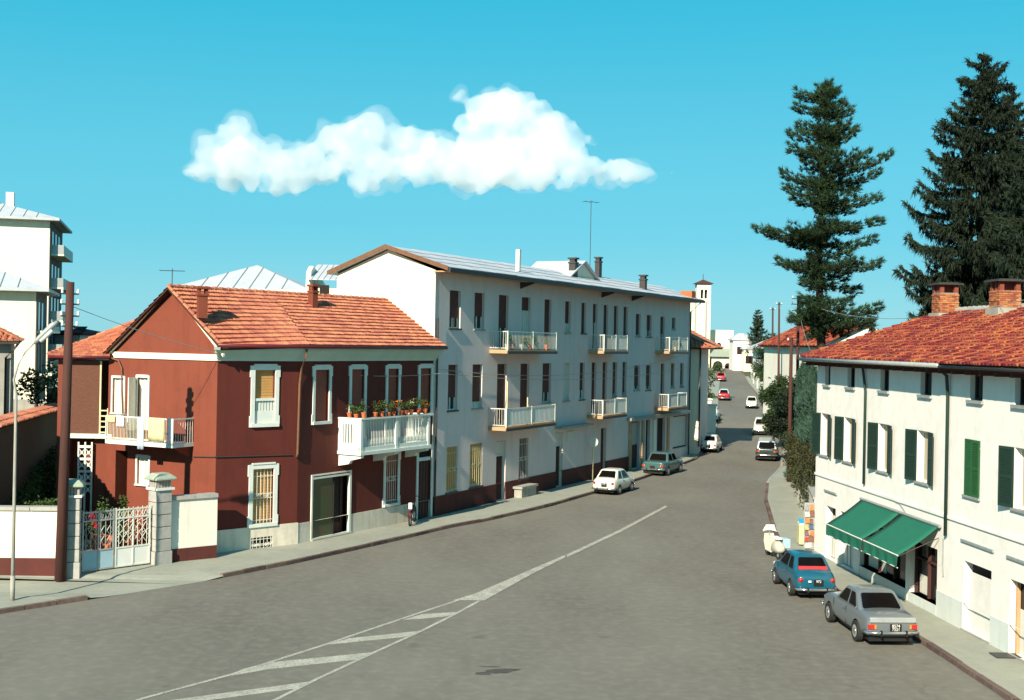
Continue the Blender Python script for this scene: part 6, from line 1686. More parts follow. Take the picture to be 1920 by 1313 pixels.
# distant tree line
for i, (pa_, pb_, yb_, yt_, Y) in enumerate(((150, 270, 625, 600, 260), (1380, 1560, 655, 640, 300), (60, 160, 625, 606, 240))):
    L = Leaves(150 + i); rg = L.rg; xa, xb = AT(pa_, 600, Y)[0], AT(pb_, 600, Y)[0]; zt_ = AT((pa_ + pb_) / 2, yt_, Y)[2]
    for _ in range(int((xb - xa) * 7)):
        x = rg.uniform(xa, xb); zmax = zt_ * (.72 + .3 * noise.noise(Vector((x * .12, i, 0)))); L.clump(Vector((x, Y + rg.uniform(-3, 3), rg.uniform(3, zmax))), 1.4, 16, .9, .6, rg.random() * .6)
    o = L.build('tree_belt', M['leaf'], None, ((xa + xb) / 2, Y, 0), 'stuff'); o['label'] = ('belt of distant trees left of the red gable', 'distant trees past the red roofed house', 'distant trees beside the tall apartment block')[i]; o['category'] = 'trees'

# tree and shrubs in the gardens at the left
b = AT(97, 700, 58); tree('garden_tree', 'dark leafy tree between apartment block and the tall wooden pole', (b[0], 58, 0), 7.4, 1.5, 3.2, 201, 'leaf', .2, 50, 45, trunk_r=.12)
for i, (px, py, r, h, mt, lab) in enumerate(((66, 938, .35, .75, 'leaf', 'pale green plant just behind the garden wall coping'), (92, 930, .6, .95, 'leaf', 'yellowish green bush behind the garden wall near the wooden pole'), (196, 955, .55, 1.2, 'leaf', 'bushy green shrub in front of the red wall inside the gate'), (228, 950, .3, 1.5, 'leaf', 'tall yellowish potted shrub beside the doorway'))):
    b = AT(px, 900, 45.5 + (1.8 if i > 1 else -1.5)); z0 = 0 if i > 1 else 1.6
    bush('shrub', lab, (b[0], b[1], z0), r, r * .8, (h if i < 2 else h + .9), 210 + i, mt, 26, 34, .12)
m = thing('flower_pot_plant', 'red flowering plant in terracotta trough inside the gate', 'potted plant', (AT(183, 950, 46.6)[0], 46.6, 0.05))
q = MB(); q.bx(AT(172, 950, 46.6)[0], AT(215, 950, 46.6)[0], 46.4, 46.8, .6, .8); q.bx(AT(172, 950, 46.6)[0] + .1, AT(215, 950, 46.6)[0] - .1, 46.45, 46.75, .05, .6); q.build('trough', M['terracotta'], m)
L = Leaves(230); rf = mat('red_petals', (.55, .02, .02), (.4, .02, .03), trans=.2, rnd=.2)
for k in range(6): L.clump(Vector((AT(174 + k * 2, 900, 46.6)[0], 46.6, 1.15 + L.rg.random() * .5)), .12, 22, .09, .07, .5)
L.build('flowers', rf, m, kind='stuff')
# creeper on the dark outbuilding
L = Leaves(240); rg = L.rg
for _ in range(520):
    a = rg.uniform(.5, 12.5); h = rg.uniform(.3, 3.6) * (.5 + .5 * a / 12); p = Vector(fS.w(a, rg.uniform(.02, .4), h)); L.clump(p, .28, 22, .13, .09, rg.random() * .8)
cr = L.build('creeper', M['leaf'], None, fS.w(5, .1, 0)); tag(cr, 'dark green creeper covering the shaded outbuilding wall', 'creeper')

# ================================================================== VEHICLES
def solid_body(spec, colour):
    """lower body as a closed loft with wheel arches cut out"""
    m = MB(); secs = spec['secs']
    ring = []
    for (y, hw, zb, zt) in secs:
        h = zt - zb
        half = [(0, zb), (.78 * hw, zb), (.97 * hw, zb + .10 * h), (1.0 * hw, zb + .42 * h), (.985 * hw, zb + .70 * h), (.90 * hw, zb + .93 * h), (.74 * hw, zt), (.40 * hw, zt + .018), (0, zt + .025)]
        pts = half + [(-a, b) for a, b in half[-2:0:-1]]
        ring.append([(a, y, b) for a, b in pts])
    n = len(ring[0]); v = [p for r_ in ring for p in r_]
    fs = []
    for i in range(len(ring) - 1):
        for k in range(n):
            k2 = (k + 1) % n; fs.append((i * n + k, i * n + k2, (i + 1) * n + k2, (i + 1) * n + k))
    fs.append(tuple(range(n))[::-1]); fs.append(tuple(range((len(ring) - 1) * n, len(ring) * n)))
    fs = [f[::-1] for f in fs]
    m.faces(v, fs)
    me = bpy.data.meshes.new('body'); me.from_pydata(m.v, [], m.f); me.update()
    bm = bmesh.new(); bm.from_mesh(me); bmesh.ops.recalc_face_normals(bm, faces=bm.faces); bm.to_mesh(me); bm.free()
    me.materials.append(colour); me.materials.append(M['black'])
    o = bpy.data.objects.new('body', me); C.objects.link(o)
    s_ = o.modifiers.new('s', 'SUBSURF'); s_.levels = 2; s_.render_levels = 2
    cuts = []
    cm = MB()
    for (wy, wr) in spec['wheels']:
        for sx in (-1, 1):
            rr_ = wr + .045; x0, x1 = sx * (spec['hw'] - .26), sx * (spec['hw'] + .1)
            if x0 > x1: x0, x1 = x1, x0
            N_ = 20; vv = [(x0, wy + rr_ * math.cos(2 * math.pi * k / N_), wr + rr_ * math.sin(2 * math.pi * k / N_)) for k in range(N_)] + [(x1, wy + rr_ * math.cos(2 * math.pi * k / N_), wr + rr_ * math.sin(2 * math.pi * k / N_)) for k in range(N_)]
            cm.faces(vv, [tuple(range(N_))[::-1], tuple(range(N_, 2 * N_))] + [(k, (k + 1) % N_, N_ + (k + 1) % N_, N_ + k) for k in range(N_)], 1)
    cme = bpy.data.meshes.new('c'); cme.from_pydata(cm.v, [], cm.f); cme.materials.append(colour); cme.materials.append(M['black']); cme.polygons.foreach_set('material_index', [1] * len(cme.polygons)); cme.update()
    bm = bmesh.new(); bm.from_mesh(cme); bmesh.ops.recalc_face_normals(bm, faces=bm.faces); bm.to_mesh(cme); bm.free()
    co = bpy.data.objects.new('c', cme); C.objects.link(co)
    b = o.modifiers.new('b', 'BOOLEAN'); b.operation = 'DIFFERENCE'; b.object = co; b.solver = 'EXACT'
    dg = bpy.context.evaluated_depsgraph_get(); dg.update()
    res = bpy.data.meshes.new_from_object(o.evaluated_get(dg))
    o.modifiers.clear(); o.data = res
    bpy.data.objects.remove(co)
    res.polygons.foreach_set('use_smooth', [True] * len(res.polygons))
    try: res.set_sharp_from_angle(angle=R(35))
    except Exception: pass
    return o

def lerp3(a, b, t): return tuple(a[i] + (b[i] - a[i]) * t for i in range(3))
def panel(mb, q, inset, out, mi=0, thick=.006):
    """window pane inside the quad q (bl, br, tr, tl seen from outside), proud of it"""
    P = [Vector(p) for p in q]; n = (P[1] - P[0]).cross(P[3] - P[0]).normalized()
    l, r_, b, t = inset
    def bi(u, v): return P[0].lerp(P[1], u).lerp(P[3].lerp(P[2], u), v) + n * out
    # rounded corners
    pts = []; c = .10
    for (cu, cv, a0) in ((l, b, 180), (1 - r_, b, 270), (1 - r_, 1 - t, 0), (l, 1 - t, 90)):
        su = 1 if cu < .5 else -1; sv = 1 if cv < .5 else -1
        for k in range(4):
            a = R(a0 + 90 * k / 3); pts.append(bi(cu + su * c * .5 + c * .5 * math.cos(a), cv + sv * c + c * math.sin(a)))
    mb.prism(pts, -n * thick, mi)

def make_car(spec, colour, label, loc, heading, group=None, roof_col=None, lights='rear', cat='car', name='parked_car', rack=False):
    z = hgt(loc[1]); slope = math.atan(.03) if loc[1] > 97 else 0
    car = local_thing(name, label, cat, (loc[0], loc[1], z + .006), -heading, group)
    if slope: car.rotation_euler = (slope * math.cos(heading), 0, -heading)
    body = solid_body(spec, colour); body.parent = car; OFF[body] = Vector((0, 0, 0))
    g = spec['green']; hb, ht = g['hb'], g['ht']; zb, zt = g['zb'], g['zt']
    yr, yf, yr2, yf2 = g['yr'], g['yf'], g['yr2'], g['yf2']
    # cabin: planar sides with a domed roof
    B = {'rl': (-hb * .93, yr, zb), 'rr': (hb * .93, yr, zb), 'fl': (-hb * .95, yf, zb), 'fr': (hb * .95, yf, zb)}
    Tt = {'rl': (-ht * .93, yr2, zt - .03), 'rr': (ht * .93, yr2, zt - .03), 'fl': (-ht * .93, yf2, zt - .035), 'fr': (ht * .93, yf2, zt - .035)}
    m = MB(); ym = (yr2 + yf2) / 2
    v = [B['rl'], B['rr'], B['fr'], B['fl'], Tt['rl'], Tt['rr'], Tt['fr'], Tt['fl'],
         (-ht * .55, yr2 + .10, zt + .01), (ht * .55, yr2 + .10, zt + .01), (ht * .55, yf2 - .10, zt + .0), (-ht * .55, yf2 - .10, zt + .0)]
    m.faces(v, [(0, 1, 5, 4), (1, 2, 6, 5), (2, 3, 7, 6), (3, 0, 4, 7), (4, 5, 9, 8), (5, 6, 10, 9), (6, 7, 11, 10), (7, 4, 8, 11), (8, 9, 10, 11), (3, 2, 1, 0)])
    cab = m.build('cabin', roof_col or colour, car, bevel=.0)
    bv = cab.modifiers.new('bevel', 'BEVEL'); bv.width = .055; bv.segments = 3; bv.limit_method = 'NONE'
    cab.data.polygons.foreach_set('use_smooth', [True] * len(cab.data.polygons))
    def glass(nm, q, ins, out=.004):
        mb_ = MB(); panel(mb_, q, (ins[0] - .02, ins[1] - .02, ins[2] - .035, ins[3] - .035), out - .002, thick=.004); fr_ = mb_.build('window_rubber', M['black' if not spec.get('chrome') else 'chrome'], car)
        mb_ = MB(); panel(mb_, q, ins, out + .003, thick=.004); return mb_.build(nm, M['carglass'], fr_)
    rg_ = glass('rear_window', (B['rl'], B['rr'], Tt['rr'], Tt['rl']), spec.get('rwin', (.10, .10, .14, .14)))
    glass('windscreen', (B['fr'], B['fl'], Tt['fl'], Tt['fr']), (.09, .09, .12, .14))
    for sx in (1, -1):
        b0, b1, t0, t1 = (B['rr'], B['fr'], Tt['rr'], Tt['fr']) if sx > 0 else (B['fl'], B['rl'], Tt['fl'], Tt['rl'])
        for (f0, f1) in spec['side']:
            if sx < 0: f0, f1 = 1 - f1, 1 - f0
            q = (lerp3(b0, b1, f0), lerp3(b0, b1, f1), lerp3(t0, t1, f1), lerp3(t0, t1, f0))
            glass('side_window', q, (.06, .06, .12, .16))
    # wheels
    for (wy, wr) in spec['wheels']:
        for sx in (-1, 1):
            x = sx * (spec['hw'] - .045); m = MB()
            def cyl(r_, xa, xb, N_=22, mi=0):
                vv = [(xa, wy + r_ * math.cos(2 * math.pi * k / N_), wr + r_ * math.sin(2 * math.pi * k / N_)) for k in range(N_)] + [(xb, wy + r_ * math.cos(2 * math.pi * k / N_), wr + r_ * math.sin(2 * math.pi * k / N_)) for k in range(N_)]
                m.faces(vv, [tuple(range(N_))[::-1], tuple(range(N_, 2 * N_))] + [(k, (k + 1) % N_, N_ + (k + 1) % N_, N_ + k) for k in range(N_)], mi)
            cyl(wr, x - .075, x + .075 - (.0 if sx < 0 else .0)); w = m.build('wheel', M['rubber'], car)
            m = MB(); e = x + sx * .078; cyl(wr * .60, min(e - sx * .01, e), max(e - sx * .01, e)); rim = m.build('rim', M['galv'], w)
            m = MB(); e = x + sx * .092; cyl(wr * .30, min(e - sx * .02, e), max(e - sx * .02, e)); m.build('hub_cap', M['chrome'], rim)
    # bumpers
    L0, L1_ = spec['secs'][0][0], spec['secs'][-1][0]; bz = spec.get('bz', .42); hw = spec['hw']
    for (yy, s_) in ((L0, -1), (L1_, 1)):
        m = MB(); yo = yy + s_ * .05
        m.tube([(-hw * .98, yy - s_ * .22, bz), (-hw * .93, yo - s_ * .03, bz), (-hw * .5, yo + s_ * .02, bz), (hw * .5, yo + s_ * .02, bz), (hw * .93, yo - s_ * .03, bz), (hw * .98, yy - s_ * .22, bz)], .045, 8)
        b_ = m.build('bumper', M['chrome'], car, smooth=True)
        for q in (-.42, .42):
            m = MB(); m.bx(hw * q * 1.1 - .025, hw * q * 1.1 + .025, min(yo + s_ * .01, yo + s_ * .08), max(yo + s_ * .01, yo + s_ * .08), bz - .09, bz + .07); m.build('overrider', M['black'], b_)
    # lamps front
    fz = spec.get('fz', .60)
    for sx in (-1, 1):
        m = MB(); N_ = 14; c = (sx * hw * .72, L1_ + .002, fz); vv = [(c[0] + .085 * math.cos(2 * math.pi * k / N_), c[1] - .10, c[2] + .085 * math.sin(2 * math.pi * k / N_)) for k in range(N_)] + [(c[0] + .08 * math.cos(2 * math.pi * k / N_), c[1] + .02, c[2] + .08 * math.sin(2 * math.pi * k / N_)) for k in range(N_)]
        m.faces(vv, [tuple(range(N_))[::-1], tuple(range(N_, 2 * N_))] + [(k, (k + 1) % N_, N_ + (k + 1) % N_, N_ + k) for k in range(N_)]); m.build('headlight', M['lens'], car, smooth=False)
    tz = spec.get('tz', .60)
    for sx in (-1, 1):
        m = MB()
        if spec.get('tail') == 'round':
            m.lathe((0, 0, 0), [(.0, 0), (.06, 0.03), (.08, .06), (.085, .12)], 14); m.v = [(sx * hw * .76 + p[0], L0 - .035 + p[2], tz + p[1]) for p in m.v]
            m.build('tail_lamp', M['lamp_red'], car, smooth=True)
        else:
            w_ = spec.get('tw', .16); x0 = sx * hw * .90; x1 = sx * (hw * .90 - w_)
            m.bx(min(x0, x1), max(x0, x1), L0 - .025, L0 + .06, tz - .06, tz + .06); tl = m.build('tail_lamp', M['lamp_red'], car, bevel=.01)
            x2 = sx * (hw * .90 - w_ - .05); m = MB(); m.bx(min(x1, x2), max(x1, x2), L0 - .022, L0 + .06, tz - .055, tz + .055); m.build('indicator_lens', M['lamp_orange'], tl)
    # number plate
    pz = spec.get('pz', .55); yp = L0 - .03
    m = MB(); m.bx(-.16 + spec.get('px', .03), .16 + spec.get('px', .03), yp, yp + .05, pz - .10, pz + .10); pl = m.build('number_plate', M['black'], car)
    if spec.get('text'):
        for r_i, txt in enumerate(spec['text']):
            cu = bpy.data.curves.new('t', 'FONT'); cu.body = txt; cu.size = .115; cu.align_x = 'CENTER'; cu.extrude = .002
            to = bpy.data.objects.new('t', cu); C.objects.link(to); dg = bpy.context.evaluated_depsgraph_get()
            me = bpy.data.meshes.new_from_object(to.evaluated_get(dg)); bpy.data.objects.remove(to)
            me.transform(Matrix.Translation((spec.get('px', .03), yp - .004, pz + .012 - .092 * r_i)) @ Matrix.Rotation(R(90), 4, 'X')); me.materials.clear(); me.materials.append(M['whitepaint'])
            o = bpy.data.objects.new('plate_lettering', me); C.objects.link(o); o.parent = pl; OFF[o] = Vector((0, 0, 0))
    # doors: joint lines and handles
    for sx in (-1, 1):
        xs_ = sx * (spec['hw'] * .992)
        m = MB()
        for yd in spec['door']:
            z0, z1 = .30, zb - .02; xa, xb = min(xs_ - sx * .01, xs_ + sx * .003), max(xs_ - sx * .01, xs_ + sx * .003)
            m.bx(xa, xb, yd, yd + .014, z0, z1)
        m.build('door_joint', M['black'], car, kind='stuff')
        for yd in spec['handle']:
            m = MB(); xa = sx * (spec['hw'] * .965); xb = xa + sx * .05; m.bx(min(xa, xb), max(xa, xb), yd, yd + .13, zb - .13, zb - .10); m.build('door_handle', M['chrome'], car)
    if spec.get('grille_rear'):
        for q in (-.36, .10):
            m = MB()
            for k in range(4): m.bx(q, q + .27, L0 + .17 + .05 * k, L0 + .19 + .05 * k, zb - .045 - .002 * k, zb - .015 + .003 * k)
            m.build('engine_vent', M['black'], car)
    if rack:
        m = MB()
        for k in range(4): y_ = yr2 + .1 + (yf2 - yr2 - .2) * k / 3; m.tube([(-ht * .9, y_, zt + .09), (ht * .9, y_, zt + .09)], .014, 5)
        for s_ in (-1, 1): m.tube([(s_ * ht * .85, yr2 + .05, zt + .07), (s_ * ht * .85, yf2 - .05, zt + .07)], .016, 5)
        m.build('roof_rack', M['galv'], car)
    m = MB(); m.bx(-hw * .8, hw * .8, L0 + .15, L1_ - .15, .16, .34); m.build('underbody', M['black'], car)
    return car

# proportions of the kinds of car seen
COUPE = dict(hw=.78, wheels=((-1.20, .30), (1.22, .30)), bz=.44, tz=.60, pz=.58, fz=.6, chrome=True, tw=.17, text=('8574', '7521'), px=.08,
    secs=[(-2.02, .68, .40, .80), (-1.97, .74, .30, .90), (-1.55, .775, .24, .94), (-.9, .785, .22, .93), (0, .785, .22, .91), (.85, .785, .22, .90), (1.3, .775, .23, .87), (1.9, .74, .28, .80), (2.08, .68, .36, .72)],
    green=dict(hb=.76, ht=.60, zb=.87, zt=1.38, yr=-1.25, yf=.78, yr2=-.62, yf2=.20), side=((.10, .46), (.48, .93)), door=(-.32, .80), handle=(-.22,), rwin=(.09, .09, .12, .13))
SMALL = dict(hw=.70, wheels=((-1.0, .27), (1.03, .27)), bz=.36, tz=.66, pz=.58, tail='round', fz=.6, grille_rear=True, px=.05, text=('972',),
    secs=[(-1.78, .60, .40, .70), (-1.72, .66, .26, .86), (-1.35, .70, .22, .96), (-.9, .71, .2, .93), (0, .71, .2, .88), (.8, .705, .2, .87), (1.3, .69, .22, .82), (1.68, .62, .28, .72), (1.77, .54, .38, .62)],
    green=dict(hb=.69, ht=.53, zb=.86, zt=1.375, yr=-1.33, yf=.80, yr2=-.86, yf2=.22), side=((.10, .40), (.44, .92)), door=(-.42, .68), handle=(-.33,), rwin=(.11, .11, .12, .14))
TINY = dict(hw=.645, wheels=((-.92, .25), (.92, .25)), bz=.34, tz=.56, pz=.50, tail='round', fz=.58, px=.0,
    secs=[(-1.45, .54, .36, .60), (-1.40, .60, .24, .82), (-1.1, .64, .2, .92), (-.6, .655, .2, .86), (0, .655, .2, .84), (.6, .65, .2, .84), (1.0, .64, .22, .80), (1.38, .56, .28, .70), (1.47, .48, .36, .60)],
    green=dict(hb=.63, ht=.47, zb=.82, zt=1.32, yr=-1.05, yf=.72, yr2=-.62, yf2=.24), side=((.12, .42), (.46, .92)), door=(-.35, .62), handle=(-.27,), rwin=(.14, .14, .2, .16))
SALOON = dict(hw=.79, wheels=((-1.25, .30), (1.25, .30)), bz=.45, tz=.66, pz=.56, fz=.65, chrome=True, tw=.14, px=.0,
    secs=[(-2.10, .70, .42, .84), (-2.04, .75, .30, .93), (-1.5, .79, .24, .95), (-.8, .795, .22, .94), (0, .795, .22, .92), (.8, .795, .22, .93), (1.4, .785, .23, .91), (1.95, .75, .28, .85), (2.08, .70, .38, .78)],
    green=dict(hb=.77, ht=.62, zb=.88, zt=1.44, yr=-1.15, yf=.86, yr2=-.82, yf2=.42), side=((.08, .48), (.51, .93)), door=(-1.0, -.12, .80), handle=(-.9, -.02), rwin=(.09, .09, .1, .13))
ESTATE = dict(SALOON); ESTATE = {**SALOON, 'green': dict(hb=.77, ht=.66, zb=.88, zt=1.46, yr=-1.98, yf=.86, yr2=-1.72, yf2=.42), 'side': ((.04, .33), (.35, .64), (.66, .95)), 'tz': .72}

def place(px, py, ahead, heading, side=0.0):
    """centre of a car whose rear ground line is seen at (px, py)"""
    g = Vector(G(px, py)); h = Vector((math.sin(heading), math.cos(heading))); r_ = Vector((h.y, -h.x)); return g + h * ahead + r_ * side
silver = paint('silver_paint', (.125, .14, .145)); blue = paint('petrol_blue_paint', (.008, .088, .135)); white = paint('ivory_paint', (.70, .68, .56)); sea = paint('sea_green_paint', (.045, .11, .105)); red = paint('red_paint', (.42, .012, .015)); dk = paint('dark_green_paint', (.02, .035, .03)); beige = paint('cream_paint', (.66, .62, .50)); ltg = paint('pale_grey_green_paint', (.45, .55, .52))
rl = Vector(G(1607, 1203)); hdg = R(-3.5); hv = Vector((math.sin(hdg), math.cos(hdg))); rv = Vector((hv.y, -hv.x))
cs = make_car(COUPE, silver, 'silver grey two door coupe parked at the kerb in front of the roller shutter', rl + hv * 1.20 + rv * .73, hdg)
m = MB(); m.bx(-.66, .66, -2.05, -1.97, .72, .86); m.build('boot_panel', M['galv'], cs, bevel=.015)
rl = Vector(G(1484, 1117)); hdg = R(-2); hv = Vector((math.sin(hdg), math.cos(hdg))); rv = Vector((hv.y, -hv.x))
cb = make_car(SMALL, blue, 'petrol blue small car with round red tail lamps and red rear seat by the awning', rl + hv * 1.0 + rv * .64, hdg)
m = MB(); P_ = [Vector(p) for p in ((-.50, -1.27, .945), (.50, -1.27, .945), (.48, -1.20, 1.04), (-.48, -1.20, 1.04))]
m.prism(P_, (0, .02, 0)); m.v = [(a, b - .036, c) for a, b, c in m.v]; m.build('rear_seat', M['redseat'], cb)
m = MB(); m.bx(-.30, -.255, -1.835, -1.805, .60, .66); m.bx(-.25, -.205, -1.835, -1.805, .60, .66); m.build('flag_sticker', M['whitepaint'], cb, kind='stuff')
rr_ = Vector(G(1160, 928)); hdg = R(25); hv = Vector((math.sin(hdg), math.cos(hdg))); rv = Vector((hv.y, -hv.x))
make_car(SMALL, white, 'small cream white car parked nearest on the left kerb behind the road sign', rr_ + hv * 1.0 - rv * .64, hdg)
make_car(SALOON, sea, 'sea green saloon with pale tail parked on the left in front of the shop bays', place(1224, 893, 2.0, R(26)), R(26))
make_car(TINY, white, 'tiny white car parked in the long shadow beside the grey apartment house', place(1328, 850, 1.4, R(20)), R(20))
make_car(ESTATE, dk, 'dark estate car with roof rack driving away in front of the white saloon', place(1437, 866, 2.0, R(13)), R(13), roof_col=ltg, rack=True, name='moving_car')
make_car(SALOON, beige, 'cream saloon coming towards the camera behind the dark estate car', place(1446, 817, 2.0, R(194)) + Vector((0, 3.6)), R(192), name='moving_car')
make_car(TINY, white, 'tiny white car coming down the slope beside the far right garden wall', place(1418, 767, 1.4, R(192)) + Vector((0, 2.6)), R(192), name='moving_car')
make_car(SMALL, red, 'red car with white bumper going up the slope, the nearer red one', place(1357, 752, 1.8, R(10)), R(10), roof_col=ltg, name='moving_car')
make_car(SMALL, red, 'bright red car parked by the church end of the street, the farther red one', place(1351, 716, 1.8, R(12)), R(12))
make_car(SALOON, ltg, 'pale car parked in shadow by the white fence pillars', place(1330, 793, 2.0, R(14)), R(14))

beige = paint('scooter_paint', (.50, .47, .37))
# motor scooter at the right kerb
sc = local_thing('motor_scooter', 'cream motor scooter with white windscreen and grey side box parked by the blue car', 'scooter', (*G(1450, 1046), .006), R(8))
m = MB()
for y_ in (-.62, .62):
    N_ = 16; vv = [(-.05, y_ + .21 * math.cos(2 * math.pi * k / N_), .21 + .21 * math.sin(2 * math.pi * k / N_)) for k in range(N_)] + [(.05, y_ + .21 * math.cos(2 * math.pi * k / N_), .21 + .21 * math.sin(2 * math.pi * k / N_)) for k in range(N_)]
    m = MB(); m.faces(vv, [tuple(range(N_))[::-1], tuple(range(N_, 2 * N_))] + [(k, (k + 1) % N_, N_ + (k + 1) % N_, N_ + k) for k in range(N_)]); w = m.build('wheel', M['rubber'], sc)
    m = MB(); m.bx(-.06, .06, y_ - .09, y_ + .09, .12, .30); m.build('rim', M['galv'], w, bevel=.03)
m = MB()
v = []
for (y_, w_, z0, z1) in ((-.92, .12, .38, .52), (-.8, .24, .26, .72), (-.45, .27, .22, .80), (-.15, .22, .22, .74), (-.02, .16, .2, .42)):
    v += [(-w_, y_, z0), (w_, y_, z0), (w_ * .85, y_, z1), (-w_ * .85, y_, z1)]
fs = [(0, 1, 2, 3), (16, 19, 18, 17)] + [(i * 4 + k, (i + 1) * 4 + k, (i + 1) * 4 + (k + 1) % 4, i * 4 + (k + 1) % 4) for i in range(4) for k in range(4)]
m.faces(v, fs); m.build('engine_cowl', beige, sc, smooth=True, sub=2)
m = MB(); m.bx(-.17, .17, -.1, .42, .22, .27); m.build('footboard', beige, sc, bevel=.02)
m = MB(); m.prism([(-.19, .40, .25), (.19, .40, .25), (.24, .47, .6), (.2, .52, .9), (-.2, .52, .9), (-.24, .47, .6)], (0, .03, 0)); m.build('leg_shield', beige, sc, bevel=.01)
m = MB(); m.tube([(0, .62, .3), (0, .5, .95)], .03, 8); m.tube([(-.3, .42, .98), (-.1, .5, 1.02), (.1, .5, 1.02), (.3, .42, .98)], .02, 8); m.build('handlebar', M['galv'], sc)
m = MB(); m.prism([(-.28, .52, 1.0), (.28, .52, 1.0), (.17, .42, 1.26), (-.17, .42, 1.26)], (0, .012, 0)); m.build('windscreen', M['cloth_white'], sc)
m = MB(); m.bx(-.14, .14, -.62, -.05, .80, .88); m.build('saddle', M['cloth_white'], sc, bevel=.03)
m = MB(); m.lathe((0, .62, .42), [(.02, 0), (.11, .02), (.14, .1), (.1, .18), (.02, .2)], 10); m.build('front_mudguard', beige, sc, smooth=True)
m = MB(); m.bx(.2, .5, -.55, -.1, .45, .82); m.build('side_box', M['bluepaint'], sc, bevel=.02)

# moped against the red house
mp = local_thing('moped', 'dark red moped with white lamp standing at the foot of the red house wall', 'moped', (*G(773, 988), .14), R(-4)); mp.scale = (1.2, 1.2, 1.2)
for y_ in (-.55, .55):
    m = MB(); n = 18; pts = [(0, y_ + .28 * math.cos(2 * math.pi * k / n), .28 + .28 * math.sin(2 * math.pi * k / n)) for k in range(n + 1)]; m.tube(pts, .035, 6, caps=False); w = m.build('wheel', M['rubber'], mp)
    m = MB()
    for k in range(8): m.tube([(0, y_, .28), (0, y_ + .26 * math.cos(k * math.pi / 4), .28 + .26 * math.sin(k * math.pi / 4))], .006, 4)
    m.build('spokes', M['galv'], w, kind='stuff')
m = MB(); m.tube([(0, .55, .28), (0, .42, .72), (0, .38, .95)], .022, 6); m.tube([(0, .42, .65), (0, .1, .42), (0, -.25, .45), (0, -.55, .28)], .035, 6); m.build('frame', M['maroon'], mp, smooth=True)
m = MB(); m.tube([(-.3, .28, .98), (-.1, .38, 1.0), (.1, .38, 1.0), (.3, .28, .98)], .016, 6); m.build('handlebar', M['darkmetal'], mp)
m = MB(); m.lathe((0, -.3, .46), [(.03, 0), (.14, .18), (.16, .26), (.02, .3)], 8); m.build('saddle', M['black'], mp, smooth=True)
m = MB(); m.bx(-.07, .07, -.60, -.52, .62, .86); m.build('rear_rack_box', M['whitepaint'], mp, bevel=.02)
m = MB(); m.bx(-.09, .09, -.12, .14, .22, .46); m.build('engine', M['galv'], mp, bevel=.03)
m = MB(); m.tube([(0, -.83, .35), (0, -.75, .52), (0, -.55, .60), (0, -.35, .55)], .05, 6); m.build('mudguard', M['maroon'], mp, smooth=True)

# round road sign, seen from behind
sb_ = G(1111, 906); sg = thing('road_sign', 'round road sign seen half in shade on a yellow pole before the white car', 'road sign', (*sb_, .13))
zc = AT(1111, 829, sb_[1])[2]; fsn = Fr(sb_, (math.cos(R(12)), math.sin(R(12))))
m = MB(); m.tube([(*sb_, .1), (*sb_, zc + .2)], .035, 8); m.build('pole', M['yelmetal'], sg, smooth=True)
m = MB(); m.prism([fsn.w(.29 * math.cos(2 * math.pi * k / 28), .05, zc + .29 * math.sin(2 * math.pi * k / 28)) for k in range(28)], (-fsn.n.x * .02, -fsn.n.y * .02, 0)); m.build('sign_disc', M['curtain'], sg)

# flower pots on the front balcony
pots = [(650, 788, .9), (662, 788, .6), (682, 786, 1.1), (704, 784, .9), (716, 783, 1.1), (728, 782, .7), (738, 781, .8), (752, 780, .9), (762, 779, .8), (771, 778, 1.0), (785, 776, 1.2), (797, 775, 1.0)]
plab = ['first flower pot from the left end of the white balcony parapet', 'second small pot beside the left corner of the white balcony', 'bushy plant in a pot before the second upstairs window', 'dull red pot with low plant between second and third balcony windows', 'tall bushy green plant at the left of the third upstairs window', 'orange pot with small leaves under the half raised blind', 'low pot with reddish leaves at the middle post of the white balcony', 'pot with pale blossom just right of the balcony middle post', 'small green potted plant, fourth from the right balcony end', 'yellow green potted plant, third from the right balcony end', 'large bright orange pot, second from the right balcony end', 'orange flowering potted plant at the right end of the white balcony']
rg = random.Random(8)
for i, (px, py, s_) in enumerate(pots):
    a = F2.hit(px, py, ob - .05)[0]; a = min(max(a, ba0 + .1), ba1 - .1); oo = ob - .05
    if i == 0: oo = ob * .45; a = ba0 + .06
    if i == 1: oo = ob * .75; a = ba0 + .06
    c = F2.w(a, oo, bz1 + .07); t = thing('flower_pot', plab[i], 'flower pot', c, group='flower pots on the white balcony')
    m = MB(); r0 = .085 + .02 * s_; m.lathe(c, [(r0 * .7, 0), (r0, .15 * s_ + .04), (r0 * 1.12, .15 * s_ + .04), (r0 * 1.12, .15 * s_ + .08)], 10); m.build('pot', M['terracotta'], t)
    L = Leaves(300 + i); top_ = Vector(c) + Vector((0, 0, .15 * s_ + .08))
    for k in range(7): L.clump(top_ + Vector((rg.gauss(0, .07), rg.gauss(0, .07), .1 + .32 * s_ * rg.random())), .09 * s_ + .03, 16, .09, .05, rg.random())
    L.build('leaves', M['leaf'], t, kind='stuff')
    if i in (3, 5, 6, 7, 9, 11):
        L = Leaves(330 + i)
        for k in range(4): L.clump(top_ + Vector((rg.gauss(0, .08), rg.gauss(0, .08), .15 + .3 * s_ * rg.random())), .05, 8, .06, .05, rg.random())
        L.build('blossoms', rf if i in (3, 6) else (M['lamp_orange'] if i != 9 else M['cloth_yel']), t, kind='stuff')
